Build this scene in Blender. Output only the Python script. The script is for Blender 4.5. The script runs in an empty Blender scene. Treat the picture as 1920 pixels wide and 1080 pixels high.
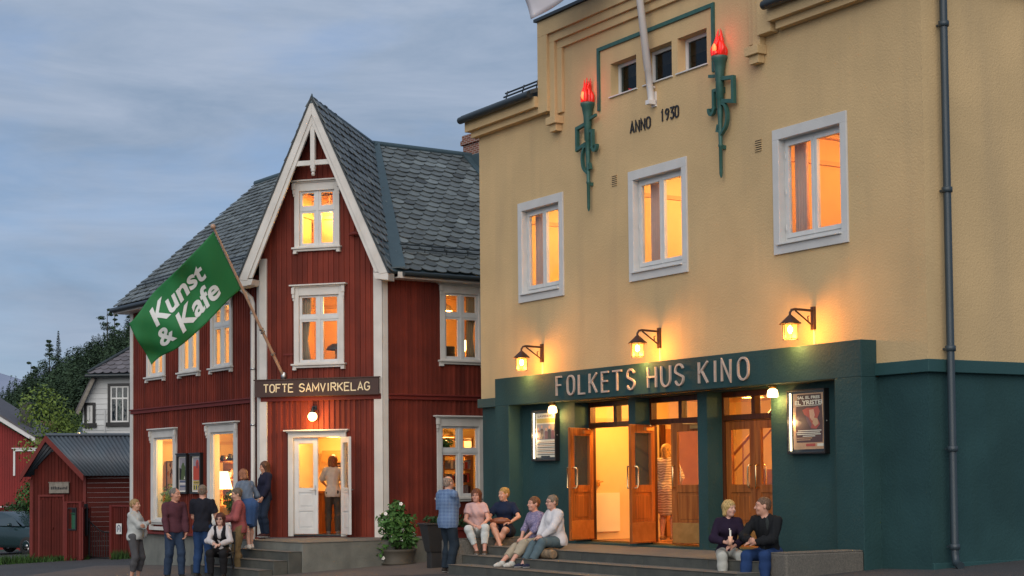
import bpy, bmesh, math, random
import numpy as np
from math import sin, cos, pi, radians, sqrt, atan2
from mathutils import Vector, Matrix
random.seed(7); np.random.seed(7)
scene = bpy.context.scene
COL = scene.collection

# ------------------------------------------------------------------ camera, sky, sun, exposure
F, CY, PITCH, ROLL = 3120., 757., .0450, -.0093          # focal length and principal row in photo pixels
CAMZ = 1.7
cam_d = bpy.data.cameras.new('camera'); cam = bpy.data.objects.new('camera', cam_d); COL.objects.link(cam)
cam_d.sensor_width = 36; cam_d.lens = 36 * F / 1920; cam_d.shift_y = (CY - 540) / 1920
cam_d.clip_end = 5000; cam_d.clip_start = .1
RM = Matrix.Rotation(pi/2 + PITCH, 3, 'X') @ Matrix.Rotation(ROLL, 3, 'Z')
cam.matrix_world = Matrix.Translation((0, 0, CAMZ)) @ RM.to_4x4()
scene.camera = cam

SUN_AZ, SUN_EL = radians(190), radians(34)                # behind the camera, a little to its left
world = bpy.data.worlds.new('World'); scene.world = world; world.use_nodes = True
nt = world.node_tree; nt.nodes.clear()
def N(t, **kw):
    n = nt.nodes.new(t)
    for k, v in kw.items(): setattr(n, k, v)
    return n
wo = N('ShaderNodeOutputWorld'); bg = N('ShaderNodeBackground'); sky = N('ShaderNodeTexSky')
sky.sky_type = 'NISHITA'; sky.sun_disc = False; sky.sun_elevation = SUN_EL; sky.sun_rotation = SUN_AZ
sky.air_density = 1.0; sky.dust_density = .6; sky.ozone_density = 2.0
tc = N('ShaderNodeTexCoord'); mp = N('ShaderNodeMapping'); mp.inputs['Scale'].default_value = (3.2, 3.2, 9.0); mp.inputs['Rotation'].default_value = (.0, .22, .0)
nz = N('ShaderNodeTexNoise'); nz.inputs['Scale'].default_value = 1.6; nz.inputs['Detail'].default_value = 6; nz.inputs['Roughness'].default_value = .55
rp = N('ShaderNodeValToRGB'); rp.color_ramp.elements[0].position = .28; rp.color_ramp.elements[0].color = (.38, .38, .38, 1)
rp.color_ramp.elements[1].position = .56; rp.color_ramp.elements[1].color = (.97, .97, .97, 1)
dk = N('ShaderNodeMix', data_type='RGBA', blend_type='MULTIPLY'); dk.inputs['Factor'].default_value = 1
dk.inputs['B'].default_value = (.62, .70, .80, 1)
sx = N('ShaderNodeSeparateXYZ'); er = N('ShaderNodeValToRGB'); er.color_ramp.elements[0].position = .0; er.color_ramp.elements[0].color = (.20, .27, .38, 1); er.color_ramp.elements[1].position = .45; er.color_ramp.elements[1].color = (.42, .47, .52, 1)
mx = N('ShaderNodeMix', data_type='RGBA'); n2 = N('ShaderNodeTexNoise'); n2.inputs['Scale'].default_value = 2.6; n2.inputs['Detail'].default_value = 7; n2.inputs['Roughness'].default_value = .6; n2.inputs['Distortion'].default_value = .4
r2 = N('ShaderNodeValToRGB'); r2.color_ramp.elements[0].position = .36; r2.color_ramp.elements[0].color = (1.10, 1.46, 2.00, 1); r2.color_ramp.elements[1].position = .66; r2.color_ramp.elements[1].color = (1.66, 1.96, 2.48, 1)
m2 = N('ShaderNodeMapping'); m2.inputs['Scale'].default_value = (2.2, 2.2, 9.5); m2.inputs['Location'].default_value = (3.1, 1.7, .4); m2.inputs['Rotation'].default_value = (0, .18, 0)
bg.inputs['Strength'].default_value = .10
L_ = nt.links.new
L_(tc.outputs['Generated'], sx.inputs[0]); L_(sx.outputs['Z'], er.inputs['Fac']); L_(er.outputs['Color'], dk.inputs['B'])
L_(tc.outputs['Generated'], mp.inputs['Vector']); L_(mp.outputs[0], nz.inputs['Vector']); L_(nz.outputs['Fac'], rp.inputs['Fac'])
L_(tc.outputs['Generated'], m2.inputs['Vector']); L_(m2.outputs[0], n2.inputs['Vector']); L_(n2.outputs['Fac'], r2.inputs['Fac']); L_(r2.outputs['Color'], mx.inputs['B'])
L_(sky.outputs[0], dk.inputs['A']); L_(dk.outputs['Result'], mx.inputs['A']); L_(rp.outputs['Color'], mx.inputs['Factor'])
L_(mx.outputs['Result'], bg.inputs['Color']); L_(bg.outputs[0], wo.inputs['Surface'])

sun_d = bpy.data.lights.new('sun', 'SUN'); sun_d.energy = .98; sun_d.angle = radians(70); sun_d.color = (1, .91, .80)
sun = bpy.data.objects.new('sun', sun_d); COL.objects.link(sun)
sun.rotation_euler = Vector((-sin(SUN_AZ)*cos(SUN_EL), -cos(SUN_AZ)*cos(SUN_EL), -sin(SUN_EL))).to_track_quat('-Z', 'Y').to_euler()
scene.view_settings.view_transform = 'Standard'; scene.view_settings.look = 'None'
scene.view_settings.exposure = 1.3; scene.view_settings.gamma = 1
scene.render.engine = 'CYCLES'
try:
    scene.cycles.use_denoising = True
    scene.cycles.max_bounces = 8; scene.cycles.transparent_max_bounces = 12
    scene.cycles.sample_clamp_indirect = 6
except Exception: pass

# ------------------------------------------------------------------ frames and mesh builder
def at(x, y, d):
    """world point seen at photo pixel x, y at depth d"""
    r = RM @ Vector(((x-960)/F, -(y-CY)/F, -1)); r = r * (d / r.y)
    return Vector((r.x, r.y, r.z + CAMZ))
def gz(X, Y=0): return .13 + .05 * max(-60, min(X, 40))     # the street falls gently to the left
class Fr:
    def __init__(s, o, a, roll=0):
        s.a = a; s.o = Vector((o[0], o[1], o[2] if len(o) > 2 else 0)); s.ex = Vector((sin(a), cos(a), 0)); s.ey = Vector((-cos(a), sin(a), 0)); s.ez = Vector((0, 0, 1))
    def w(s, x, y, z): return s.o + s.ex*x + s.ey*y + s.ez*z
class Fp(Fr):
    """free frame from origin and two directions"""
    def __init__(s, o, ex, ey):
        s.o = Vector(o); s.ex = Vector(ex).normalized(); ey = Vector(ey); s.ey = (ey - s.ex*ey.dot(s.ex)).normalized(); s.ez = s.ex.cross(s.ey)
W = Fp((0, 0, 0), (1, 0, 0), (0, 1, 0))
def fat(p, a=0.):                                            # upright frame at p; local x turned by a (0 = world x)
    return Fp(p, (cos(a), sin(a), 0), (-sin(a), cos(a), 0))

class MB:
    def __init__(s): s.v = []; s.f = []; s.m = []; s.sm = []; s.t = []
    def add(s, vs, fs, m=0, sm=False, tone=None):
        b = len(s.v); s.v += [tuple(p) for p in vs]
        for f in fs: s.f.append([b+i for i in f]); s.m.append(m); s.sm.append(sm); s.t.append(tone)
    def box(s, fr, x0, x1, y0, y1, z0, z1, m=0):
        x0, x1 = min(x0, x1), max(x0, x1); y0, y1 = min(y0, y1), max(y0, y1); z0, z1 = min(z0, z1), max(z0, z1)
        P = [fr.w(x, y, z) for z in (z0, z1) for x, y in ((x0, y0), (x1, y0), (x1, y1), (x0, y1))]
        s.add(P, [(3,2,1,0), (4,5,6,7), (0,1,5,4), (1,2,6,5), (2,3,7,6), (3,0,4,7)], m); return s
    def quad(s, pts, m=0): s.add(pts, [tuple(range(len(pts)))], m); return s
    def prism(s, fr, poly, y0, y1, m=0):                     # poly in (x, z), extruded along y
        n = len(poly); P = [fr.w(x, y0, z) for x, z in poly] + [fr.w(x, y1, z) for x, z in poly]
        s.add(P, [tuple(range(n)), tuple(range(2*n-1, n-1, -1))] + [(i, n+i, n+(i+1) % n, (i+1) % n) for i in range(n)], m); return s
    def prism_z(s, fr, poly, z0, z1, m=0):                   # poly in (x, y), extruded along z
        n = len(poly); P = [fr.w(x, y, z0) for x, y in poly] + [fr.w(x, y, z1) for x, y in poly]
        s.add(P, [tuple(range(n-1, -1, -1)), tuple(range(n, 2*n))] + [(i, (i+1) % n, n+(i+1) % n, n+i) for i in range(n)], m); return s
    def tube(s, pts, r, n=10, m=0, cap=True):
        pts = [Vector(p) for p in pts]; rs = r if isinstance(r, (list, tuple)) else [r]*len(pts)
        up = None; P = []
        for i, p in enumerate(pts):
            d = (pts[min(i+1, len(pts)-1)] - pts[max(i-1, 0)]).normalized()
            if up is None:
                up = d.orthogonal().normalized()
            up = (up - d*up.dot(d)).normalized(); w = d.cross(up)
            for k in range(n): P.append(p + (up*cos(2*pi*k/n) + w*sin(2*pi*k/n)) * rs[i])
        fs = [(i*n+k, i*n+(k+1) % n, (i+1)*n+(k+1) % n, (i+1)*n+k) for i in range(len(pts)-1) for k in range(n)]
        s.add(P, fs, m, True)
        if cap: s.add(P[:n], [tuple(range(n-1, -1, -1))], m); s.add(P[-n:], [tuple(range(n))], m)
        return s
    def lathe(s, fr, prof, n=16, m=0, ang=2*pi):             # prof of (r, z) about the frame's z
        P = [fr.w(r*cos(2*pi*k/n), r*sin(2*pi*k/n), z) for r, z in prof for k in range(n)]
        s.add(P, [(i*n+k, i*n+(k+1) % n, (i+1)*n+(k+1) % n, (i+1)*n+k) for i in range(len(prof)-1) for k in range(n)], m, True)
        return s
    def ball(s, fr, c, r, n=12, m=0):
        rx, ry, rz = r if isinstance(r, (tuple, list)) else (r, r, r); P = []
        k = n//2
        for i in range(k+1):
            t = pi*i/k
            for j in range(n): P.append(fr.w(c[0]+rx*sin(t)*cos(2*pi*j/n), c[1]+ry*sin(t)*sin(2*pi*j/n), c[2]-rz*cos(t)))
        s.add(P, [(i*n+j, i*n+(j+1) % n, (i+1)*n+(j+1) % n, (i+1)*n+j) for i in range(k) for j in range(n)], m, True); return s
    def ribbon(s, fr, pts, w, y0, y1, m=0):                  # flat mitred stroke through (x, z) points
        pts = [Vector(p) for p in pts]; Lf, Rt = [], []
        closed = (pts[0]-pts[-1]).length < 1e-6 and len(pts) > 3
        if closed: pts = pts[:-1]
        n = len(pts)
        for i, p in enumerate(pts):
            a = pts[i-1] if (i > 0 or closed) else None; b = pts[(i+1) % n] if (i < n-1 or closed) else None
            d1 = (p-a).normalized() if a is not None else (b-p).normalized(); d2 = (b-p).normalized() if b is not None else d1
            n1 = Vector((-d1.y, d1.x)); n2 = Vector((-d2.y, d2.x)); mm = (n1+n2)
            mm = mm.normalized() if mm.length > 1e-4 else n1
            k = min(1/max(.35, mm.dot(n1)), 2.2)
            Lf.append(p + mm*w/2*k); Rt.append(p - mm*w/2*k)
        rng = range(n if closed else n-1)
        for i in rng:
            j = (i+1) % n; q = [Lf[i], Rt[i], Rt[j], Lf[j]]
            P = [fr.w(c.x, y0, c.y) for c in q] + [fr.w(c.x, y1, c.y) for c in q]
            fs = [(0,1,2,3), (0,3,7,4), (1,5,6,2)]
            if not closed and i == 0: fs.append((0,4,5,1))
            if not closed and i == n-2: fs.append((2,6,7,3))
            s.add(P, fs, m)
        return s
    def build(s, name, mats, parent=None, loc=None, bevel=0, smooth=None):
        me = bpy.data.meshes.new(name); o = bpy.data.objects.new(name, me); COL.objects.link(o)
        if parent is not None: off = Vector(parent['_org']); o.parent = parent
        else: off = Vector(loc) if loc is not None else Vector((0, 0, 0)); o.location = off
        me.from_pydata([tuple(Vector(p)-off) for p in s.v], [], s.f)
        for mt in (mats if isinstance(mats, (list, tuple)) else [mats]): me.materials.append(mt)
        me.polygons.foreach_set('material_index', s.m)
        me.polygons.foreach_set('use_smooth', [bool(x) if smooth is None else smooth for x in s.sm])
        if any(t is not None for t in s.t):
            at_ = me.attributes.new('tone', 'FLOAT', 'FACE'); at_.data.foreach_set('value', [0.5 if t is None else t for t in s.t])
        me.update(); o['_org'] = tuple(off)
        if bevel:
            b = o.modifiers.new('bevel', 'BEVEL'); b.width = bevel; b.segments = 2; b.limit_method = 'ANGLE'; b.angle_limit = radians(40)
        return o
def tag(o, label=None, cat=None, group=None, kind=None):
    if label: o['label'] = label
    if cat: o['category'] = cat
    if group: o['group'] = group
    if kind: o['kind'] = kind
    return o
def thing(name, loc, label, cat, group=None):
    o = bpy.data.objects.new(name, None); COL.objects.link(o); o.location = loc; o.empty_display_size = .2
    o['_org'] = tuple(loc); return tag(o, label, cat, group)
def lamp_light(name, p, power, color, radius, parent, spot=None):
    d = bpy.data.lights.new(name, 'SPOT' if spot else 'POINT'); d.energy = power; d.color = color; d.shadow_soft_size = radius
    o = bpy.data.objects.new(name, d); COL.objects.link(o); o.parent = parent; o.location = Vector(p) - Vector(parent['_org'])
    return o

# ------------------------------------------------------------------ materials
def mat(name, col, rough=.6, var=.0, vscale=3., col2=None, bump=0., bscale=40., metal=0., streak=0., tone=0., emis=None, estr=0., spec=.5, dirt=None, detail=6, fine=0.):
    m = bpy.data.materials.new(name); m.use_nodes = True; t = m.node_tree; b = t.nodes['Principled BSDF']
    b.inputs['Roughness'].default_value = rough; b.inputs['Metallic'].default_value = metal
    b.inputs['Specular IOR Level'].default_value = spec
    l = t.links.new; n = t.nodes.new
    tcn = n('ShaderNodeTexCoord'); cur = None
    def rgb(c):
        x = n('ShaderNodeRGB'); x.outputs[0].default_value = (*c, 1); return x.outputs[0]
    def mix(a, bb, fac, bt='MIX'):
        x = n('ShaderNodeMix'); x.data_type = 'RGBA'; x.blend_type = bt
        l(a, x.inputs['A']); l(bb, x.inputs['B'])
        if isinstance(fac, (int, float)): x.inputs['Factor'].default_value = fac
        else: l(fac, x.inputs['Factor'])
        return x.outputs['Result']
    def noise(sc, det=detail, map_=None, lo=.35, hi=.65):
        x = n('ShaderNodeTexNoise'); x.inputs['Scale'].default_value = sc; x.inputs['Detail'].default_value = det
        if map_:
            q = n('ShaderNodeMapping'); q.inputs['Scale'].default_value = map_; l(tcn.outputs['Object'], q.inputs['Vector']); l(q.outputs[0], x.inputs['Vector'])
        else: l(tcn.outputs['Object'], x.inputs['Vector'])
        r = n('ShaderNodeMapRange'); r.inputs['From Min'].default_value = lo; r.inputs['From Max'].default_value = hi; l(x.outputs['Fac'], r.inputs['Value'])
        return r.outputs[0]
    cur = rgb(col)
    if var:
        c2 = col2 if col2 else tuple(c*.6 for c in col)
        f = noise(vscale); g = n('ShaderNodeMath'); g.operation = 'MULTIPLY'; l(f, g.inputs[0]); g.inputs[1].default_value = var
        cur = mix(cur, rgb(c2), g.outputs[0])
    if streak:
        f = noise(1.0, 5, (2.2, 2.2, .22), .48, .75); g = n('ShaderNodeMath'); g.operation = 'MULTIPLY'; l(f, g.inputs[0]); g.inputs[1].default_value = streak
        cur = mix(cur, rgb(dirt if dirt else tuple(c*.45 for c in col)), g.outputs[0])
    if fine:
        f = noise(90., 3, None, .3, .7); g = n('ShaderNodeMath'); g.operation = 'MULTIPLY'; l(f, g.inputs[0]); g.inputs[1].default_value = fine
        cur = mix(cur, rgb(tuple(c*.5 for c in col)), g.outputs[0])
    if tone:
        a = n('ShaderNodeAttribute'); a.attribute_name = 'tone'; r = n('ShaderNodeMapRange')
        r.inputs['To Min'].default_value = 1-tone; r.inputs['To Max'].default_value = 1+tone; l(a.outputs['Fac'], r.inputs['Value'])
        hs = n('ShaderNodeHueSaturation'); l(cur, hs.inputs['Color']); l(r.outputs[0], hs.inputs['Value']); cur = hs.outputs[0]
    l(cur, b.inputs['Base Color'])
    if bump:
        x = n('ShaderNodeTexNoise'); x.inputs['Scale'].default_value = bscale; x.inputs['Detail'].default_value = 5; l(tcn.outputs['Object'], x.inputs['Vector'])
        bp = n('ShaderNodeBump'); bp.inputs['Strength'].default_value = bump; bp.inputs['Distance'].default_value = .02; l(x.outputs['Fac'], bp.inputs['Height']); l(bp.outputs[0], b.inputs['Normal'])
    if emis:
        b.inputs['Emission Color'].default_value = (*emis, 1); b.inputs['Emission Strength'].default_value = estr
    return m
def glass_mat(name, tint=(.95, .97, .96), rough=.02, ior=1.5):
    m = bpy.data.materials.new(name); m.use_nodes = True; t = m.node_tree; t.nodes.clear(); n = t.nodes.new; l = t.links.new
    o = n('ShaderNodeOutputMaterial'); mxs = n('ShaderNodeMixShader'); tr = n('ShaderNodeBsdfTransparent'); g = n('ShaderNodeBsdfGlossy'); f = n('ShaderNodeLayerWeight')
    tr.inputs[0].default_value = (*tint, 1); g.inputs['Roughness'].default_value = rough
    pw = n('ShaderNodeMath'); pw.operation = 'POWER'; pw.inputs[1].default_value = 4; l(f.outputs['Facing'], pw.inputs[0])
    ma = n('ShaderNodeMath'); ma.operation = 'MULTIPLY_ADD'; ma.inputs[1].default_value = .28; ma.inputs[2].default_value = .035; l(pw.outputs[0], ma.inputs[0])
    l(ma.outputs[0], mxs.inputs[0]); l(tr.outputs[0], mxs.inputs[1]); l(g.outputs[0], mxs.inputs[2]); l(mxs.outputs[0], o.inputs[0]); return m
def pattern_mat(name, kind, a, b, scale, rough=.85):
    m = bpy.data.materials.new(name); m.use_nodes = True; t = m.node_tree; bs = t.nodes['Principled BSDF']; bs.inputs['Roughness'].default_value = rough
    bs.inputs['Specular IOR Level'].default_value = .2
    n = t.nodes.new; l = t.links.new; tcn = n('ShaderNodeTexCoord'); mixn = n('ShaderNodeMix'); mixn.data_type = 'RGBA'
    mixn.inputs['A'].default_value = (*a, 1); mixn.inputs['B'].default_value = (*b, 1)
    if kind == 'plaid':
        ws = []
        for ax in ('X', 'Z'):
            w = n('ShaderNodeTexWave'); w.bands_direction = ax; w.inputs['Scale'].default_value = scale; l(tcn.outputs['Object'], w.inputs['Vector']); ws.append(w)
        mm = n('ShaderNodeMath'); mm.operation = 'MAXIMUM'; l(ws[0].outputs['Fac'], mm.inputs[0]); l(ws[1].outputs['Fac'], mm.inputs[1])
        r = n('ShaderNodeMapRange'); r.inputs['From Min'].default_value = .72; r.inputs['From Max'].default_value = .95; l(mm.outputs[0], r.inputs['Value']); l(r.outputs[0], mixn.inputs['Factor'])
    elif kind == 'floral':
        v = n('ShaderNodeTexVoronoi'); v.inputs['Scale'].default_value = scale; l(tcn.outputs['Object'], v.inputs['Vector'])
        r = n('ShaderNodeMapRange'); r.inputs['From Min'].default_value = .25; r.inputs['From Max'].default_value = .5; l(v.outputs['Distance'], r.inputs['Value']); l(r.outputs[0], mixn.inputs['Factor'])
    elif kind == 'zebra':
        w = n('ShaderNodeTexWave'); w.bands_direction = 'Z'; w.inputs['Scale'].default_value = scale; w.inputs['Distortion'].default_value = 6; w.inputs['Detail'].default_value = 2
        l(tcn.outputs['Object'], w.inputs['Vector']); l(w.outputs['Fac'], mixn.inputs['Factor'])
    elif kind == 'grain':
        q = n('ShaderNodeMapping'); q.inputs['Scale'].default_value = (scale, scale, scale*.06); l(tcn.outputs['Object'], q.inputs['Vector'])
        x = n('ShaderNodeTexNoise'); x.inputs['Scale'].default_value = 1; x.inputs['Detail'].default_value = 6; l(q.outputs[0], x.inputs['Vector'])
        r = n('ShaderNodeMapRange'); r.inputs['From Min'].default_value = .35; r.inputs['From Max'].default_value = .65; l(x.outputs['Fac'], r.inputs['Value']); l(r.outputs[0], mixn.inputs['Factor'])
    elif kind == 'brick':
        x = n('ShaderNodeTexBrick'); x.inputs['Scale'].default_value = scale; x.inputs['Color1'].default_value = (*a, 1); x.inputs['Color2'].default_value = (*b, 1); x.inputs['Mortar'].default_value = (.32, .28, .25, 1)
        x.inputs['Mortar Size'].default_value = .03
        q = n('ShaderNodeMapping'); q.inputs['Rotation'].default_value = (pi/2, 0, 0); l(tcn.outputs['Object'], q.inputs['Vector']); l(q.outputs[0], x.inputs['Vector'])
        l(x.outputs['Color'], bs.inputs['Base Color']); return m
    l(mixn.outputs['Result'], bs.inputs['Base Color']); return m

M = {}
M['stucco'] = mat('stucco', (.605, .425, .215), .92, .60, .8, (.46, .33, .17), .4, 34, streak=.36, dirt=(.36, .27, .16), fine=.16)
M['teal'] = mat('teal_render', (.020, .062, .064), .78, .8, 1.0, (.011, .040, .042), .35, 26, streak=.55, dirt=(.015, .045, .042), spec=.35)
M['tealtrim'] = mat('teal_trim', (.024, .072, .073), .55, .3, 2, None, .12, 30, spec=.35)
M['white'] = mat('white_paint', (.60, .58, .54), .5, .5, 2.6, (.44, .41, .37), .1, 25, streak=.45, dirt=(.42, .40, .36))
M['winwhite'] = mat('window_white', (.60, .60, .585), .45, .35, 6, (.46, .455, .44))
M['plasterwhite'] = mat('window_surround_white', (.55, .55, .54), .8, .4, 3, (.43, .43, .42), .15, 40)
M['red'] = mat('falu_red_boards', (.172, .029, .016), .75, .65, 1.6, (.090, .016, .011), .12, 22, streak=.5, dirt=(.055, .013, .011), tone=.24, spec=.25)
M['redtrim'] = mat('red_trim', (.14, .020, .015), .6, .4, 3, (.09, .014, .011), .08, 22, spec=.3)
M['slate'] = mat('slate', (.125, .145, .148), .55, .6, 6, (.080, .095, .10), .4, 24, tone=.6, streak=.0, spec=.55)
M['lead'] = mat('lead_flashing', (.045, .075, .09), .45, .3, 4, None, .05, 10, spec=.5)
M['darkmetal'] = mat('dark_metal', (.018, .026, .030), .42, .3, 6, spec=.5)
M['pipe'] = mat('drainpipe_grey', (.030, .045, .055), .42, .25, 3, spec=.5)
M['granite'] = mat('granite', (.16, .145, .12), .9, .7, 45, (.075, .07, .062), .6, 70, streak=.35, dirt=(.07, .066, .058), fine=.4)
M['stepstone'] = mat('step_stone', (.080, .082, .070), .85, .7, 4, (.042, .046, .042), .4, 40, fine=.3)
M['tread'] = mat('step_tread', (.150, .135, .112), .85, .6, 5, (.095, .088, .075), .3, 50, fine=.25)
M['concrete'] = mat('plinth_concrete', (.165, .170, .150), .9, .7, 2.2, (.085, .092, .082), .4, 30, streak=.5, dirt=(.07, .075, .07))
M['asphalt'] = mat('asphalt', (.070, .068, .068), .82, .6, .6, (.045, .045, .047), .5, 160, fine=.5, spec=.4)
M['paving'] = mat('paving', (.115, .092, .078), .85, .5, 1.2, (.075, .066, .060), .4, 120, fine=.4)
M['wood'] = pattern_mat('varnished_oak', 'grain', (.36, .115, .026), (.20, .055, .012), 22, .32)
M['wooddark'] = pattern_mat('dark_oak_frame', 'grain', (.10, .030, .010), (.05, .016, .006), 22, .38)
M['brass'] = mat('brass_kickplate', (.66, .33, .10), .30, .5, 9, (.46, .20, .05), metal=.75)
M['handle'] = mat('brass_handle', (.75, .55, .30), .25, metal=1.)
M['steel'] = mat('worn_steel', (.45, .45, .44), .35, metal=1.)
M['letter'] = mat('sign_letters', (.46, .37, .31), .45, .2, 8)
M['lettershadow'] = mat('letter_side', (.34, .20, .14), .5)
M['black'] = mat('black_paint', (.012, .012, .013), .45)
M['signboard'] = mat('sign_board', (.050, .022, .016), .55, .4, 6, (.03, .014, .010))
M['goldletter'] = mat('cream_letters', (.80, .66, .40), .45)
M['verdigris'] = mat('verdigris_bronze', (.028, .105, .085), .5, .5, 12, (.016, .060, .052), .15, 40)
M['lampmetal'] = mat('lantern_metal', (.055, .020, .010), .5, .3, 20)
M['glass'] = glass_mat('window_glass')
M['darkglass'] = glass_mat('dark_glass', (.55, .60, .60))
M['lanternglass'] = mat('lantern_glass_lit', (.9, .6, .2), .4, emis=(1, .60, .14), estr=1.5)
M['bulb'] = mat('bulb', (1, .9, .7), .4, emis=(1, .74, .34), estr=9)
M['globe'] = mat('opal_globe', (1, .9, .7), .4, emis=(1, .66, .26), estr=2.6)
M['flame'] = mat('red_flame_glass', (.62, .02, .010), .25, .6, 14, (.30, .006, .006), emis=(1, .030, .012), estr=.09)
M['flamehot'] = mat('flame_core', (.9, .25, .08), .3, emis=(1, .30, .08), estr=.35)
M['room'] = mat('room_wall_warm', (.78, .56, .27), .9, .5, 1.2, (.66, .42, .17))
M['roomor'] = mat('room_wall_orange', (.80, .47, .18), .9, .2, 1.5)
M['ceil'] = mat('room_ceiling', (.85, .72, .48), .9)
M['floorw'] = mat('room_floor', (.30, .13, .05), .5)
M['cab'] = mat('cabinet_wood', (.42, .17, .05), .5, .3, 5)
M['cream'] = mat('cream_panel', (.86, .74, .50), .6)
M['curtain'] = mat('curtain_mauve', (.56, .35, .29), .9, .2, 8)
M['curtaingrey'] = mat('curtain_grey', (.34, .24, .14), .9, .2, 8)
M['redwall'] = mat('room_red_wainscot', (.34, .09, .035), .8)
M['greenflag'] = mat('flag_green', (.010, .155, .040), .75, .35, 1.5, (.008, .11, .03), .05, 60)
M['flagtext'] = mat('flag_lettering', (.62, .64, .62), .75)
M['whiteflag'] = mat('flag_white', (.62, .60, .64), .8, .25, 3, (.5, .48, .52))
M['pole'] = mat('flag_pole_varnish', (.40, .26, .18), .4, .3, 12, (.28, .17, .11))
M['whitepole'] = mat('white_flag_pole', (.66, .64, .62), .4)
M['brick'] = pattern_mat('chimney_brick', 'brick', (.22, .075, .045), (.13, .05, .035), 5.0, .9)
M['grey'] = mat('grey_clapboard', (.54, .55, .55), .8, .3, 2, (.42, .43, .43), tone=.12)
M['corr'] = mat('corrugated_iron', (.070, .092, .115), .5, .5, 1.5, (.05, .065, .085), spec=.5, streak=.3, dirt=(.09, .055, .05))
M['shedred'] = mat('shed_red', (.105, .016, .011), .8, .5, 2, (.065, .011, .009), tone=.2, streak=.3, dirt=(.05, .012, .01), spec=.2)
M['barnred'] = mat('barn_red', (.20, .012, .010), .75, .3, 2, tone=.1)
M['tile'] = mat('roof_tile_grey', (.13, .12, .13), .7, .5, 3, (.08, .075, .085), tone=.3)
M['weathered'] = mat('weathered_wood', (.22, .20, .17), .9, .6, 9, (.12, .10, .08), .3, 30)
M['leaf'] = mat('leaf', (.040, .105, .022), .6, tone=.55, spec=.3)
M['leafdark'] = mat('leaf_dark', (.020, .048, .016), .7, tone=.5, spec=.2)
M['leafbright'] = mat('leaf_bright', (.125, .185, .030), .6, tone=.45, spec=.3)
M['conifer'] = mat('conifer_needles', (.036, .062, .034), .8, tone=.6, spec=.15)
M['forestleaf'] = mat('forest_leaf', (.040, .070, .024), .8, tone=.6, spec=.15)
M['bark'] = mat('bark', (.06, .045, .032), .9, .5, 10, None, .5, 20)
M['grass'] = mat('grass_blades', (.035, .075, .018), .7, tone=.5, spec=.2)
M['hill'] = mat('hill_ground', (.018, .034, .014), .95, .6, .05, (.010, .020, .010))
M['mount'] = mat('far_mountain', (.22, .26, .36), .95, .4, .02, (.16, .20, .30))  # pale blue of distance haze is put into the base colour
M['petal'] = mat('petal_white', (.85, .82, .78), .6)
M['petalpink'] = mat('petal_pink', (.80, .45, .30), .6)
M['pot'] = mat('dark_pot', (.020, .020, .021), .55, .4, 6)
M['potbrown'] = mat('brown_pot', (.055, .048, .035), .7, .4, 6)
M['frame'] = mat('black_frame', (.012, .010, .010), .4)
M['paper'] = mat('paper', (.75, .70, .62), .7)

# ------------------------------------------------------------------ ground, street
aK, aL, aC = -.5486, -.6078, -1.2598                       # headings of the cinema front, the shop's long side, the shop's gable front
KC = Vector((5.667, 22.609, 0)); K = Fr(KC, aK + pi)       # x runs right along the cinema front (0 = right corner), y runs into the building
def ground_z(X, Y):
    z = gz(X)
    if Y > 62: z -= min((Y-62)*.03, 4)
    return z
def ground():
    b = MB(); xs = [-900, -400, -200, -120, -80] + list(range(-60, 42, 3)) + [60, 120, 300, 900]
    ys = [-60, -20, 0, 10] + list(range(16, 70, 3)) + [80, 100, 130, 170, 240, 400, 900, 1800]
    P = [(x, y, ground_z(x, y)) for y in ys for x in xs]; n = len(xs)
    b.add(P, [(j*n+i, j*n+i+1, (j+1)*n+i+1, (j+1)*n+i) for j in range(len(ys)-1) for i in range(n-1)], 0, True)
    tag(b.build('street', M['asphalt']), kind='structure')
ground()
# paved strip in front of the shop, laid 6 mm above the asphalt with a granite kerb edge
b = MB()
poly = [(-11.6, 36.0), (-9.6, 33.2), (-5.2, 30.6), (-1.0, 28.6), (-1.0, 33.5), (-6, 36), (-8.9, 40.5), (-10.5, 42)]
b.quad([(x, y, gz(x)+.006) for x, y in poly]); tag(b.build('pavement', M['paving']), kind='structure')

def wall_holes(b, fr, x0, x1, z0, z1, y, holes, depth, m=0, mr=None):
    mr = m if mr is None else mr
    xs = sorted({x0, x1, *[h[0] for h in holes], *[h[1] for h in holes]}); zs = sorted({z0, z1, *[h[2] for h in holes], *[h[3] for h in holes]})
    xs = [x for x in xs if x0 <= x <= x1]; zs = [z for z in zs if z0 <= z <= z1]
    for i in range(len(xs)-1):
        for j in range(len(zs)-1):
            cx, cz = (xs[i]+xs[i+1])/2, (zs[j]+zs[j+1])/2
            if any(h[0] < cx < h[1] and h[2] < cz < h[3] for h in holes): continue
            b.quad([fr.w(xs[i], y, zs[j]), fr.w(xs[i+1], y, zs[j]), fr.w(xs[i+1], y, zs[j+1]), fr.w(xs[i], y, zs[j+1])], m)
    for a, c, e, g in [h[:4] for h in holes]:
        y2 = y + depth
        b.quad([fr.w(a, y, e), fr.w(a, y, g), fr.w(a, y2, g), fr.w(a, y2, e)], mr); b.quad([fr.w(c, y, e), fr.w(c, y2, e), fr.w(c, y2, g), fr.w(c, y, g)], mr)
        b.quad([fr.w(a, y, g), fr.w(c, y, g), fr.w(c, y2, g), fr.w(a, y2, g)], mr); b.quad([fr.w(a, y, e), fr.w(a, y2, e), fr.w(c, y2, e), fr.w(c, y, e)], mr)

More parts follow.
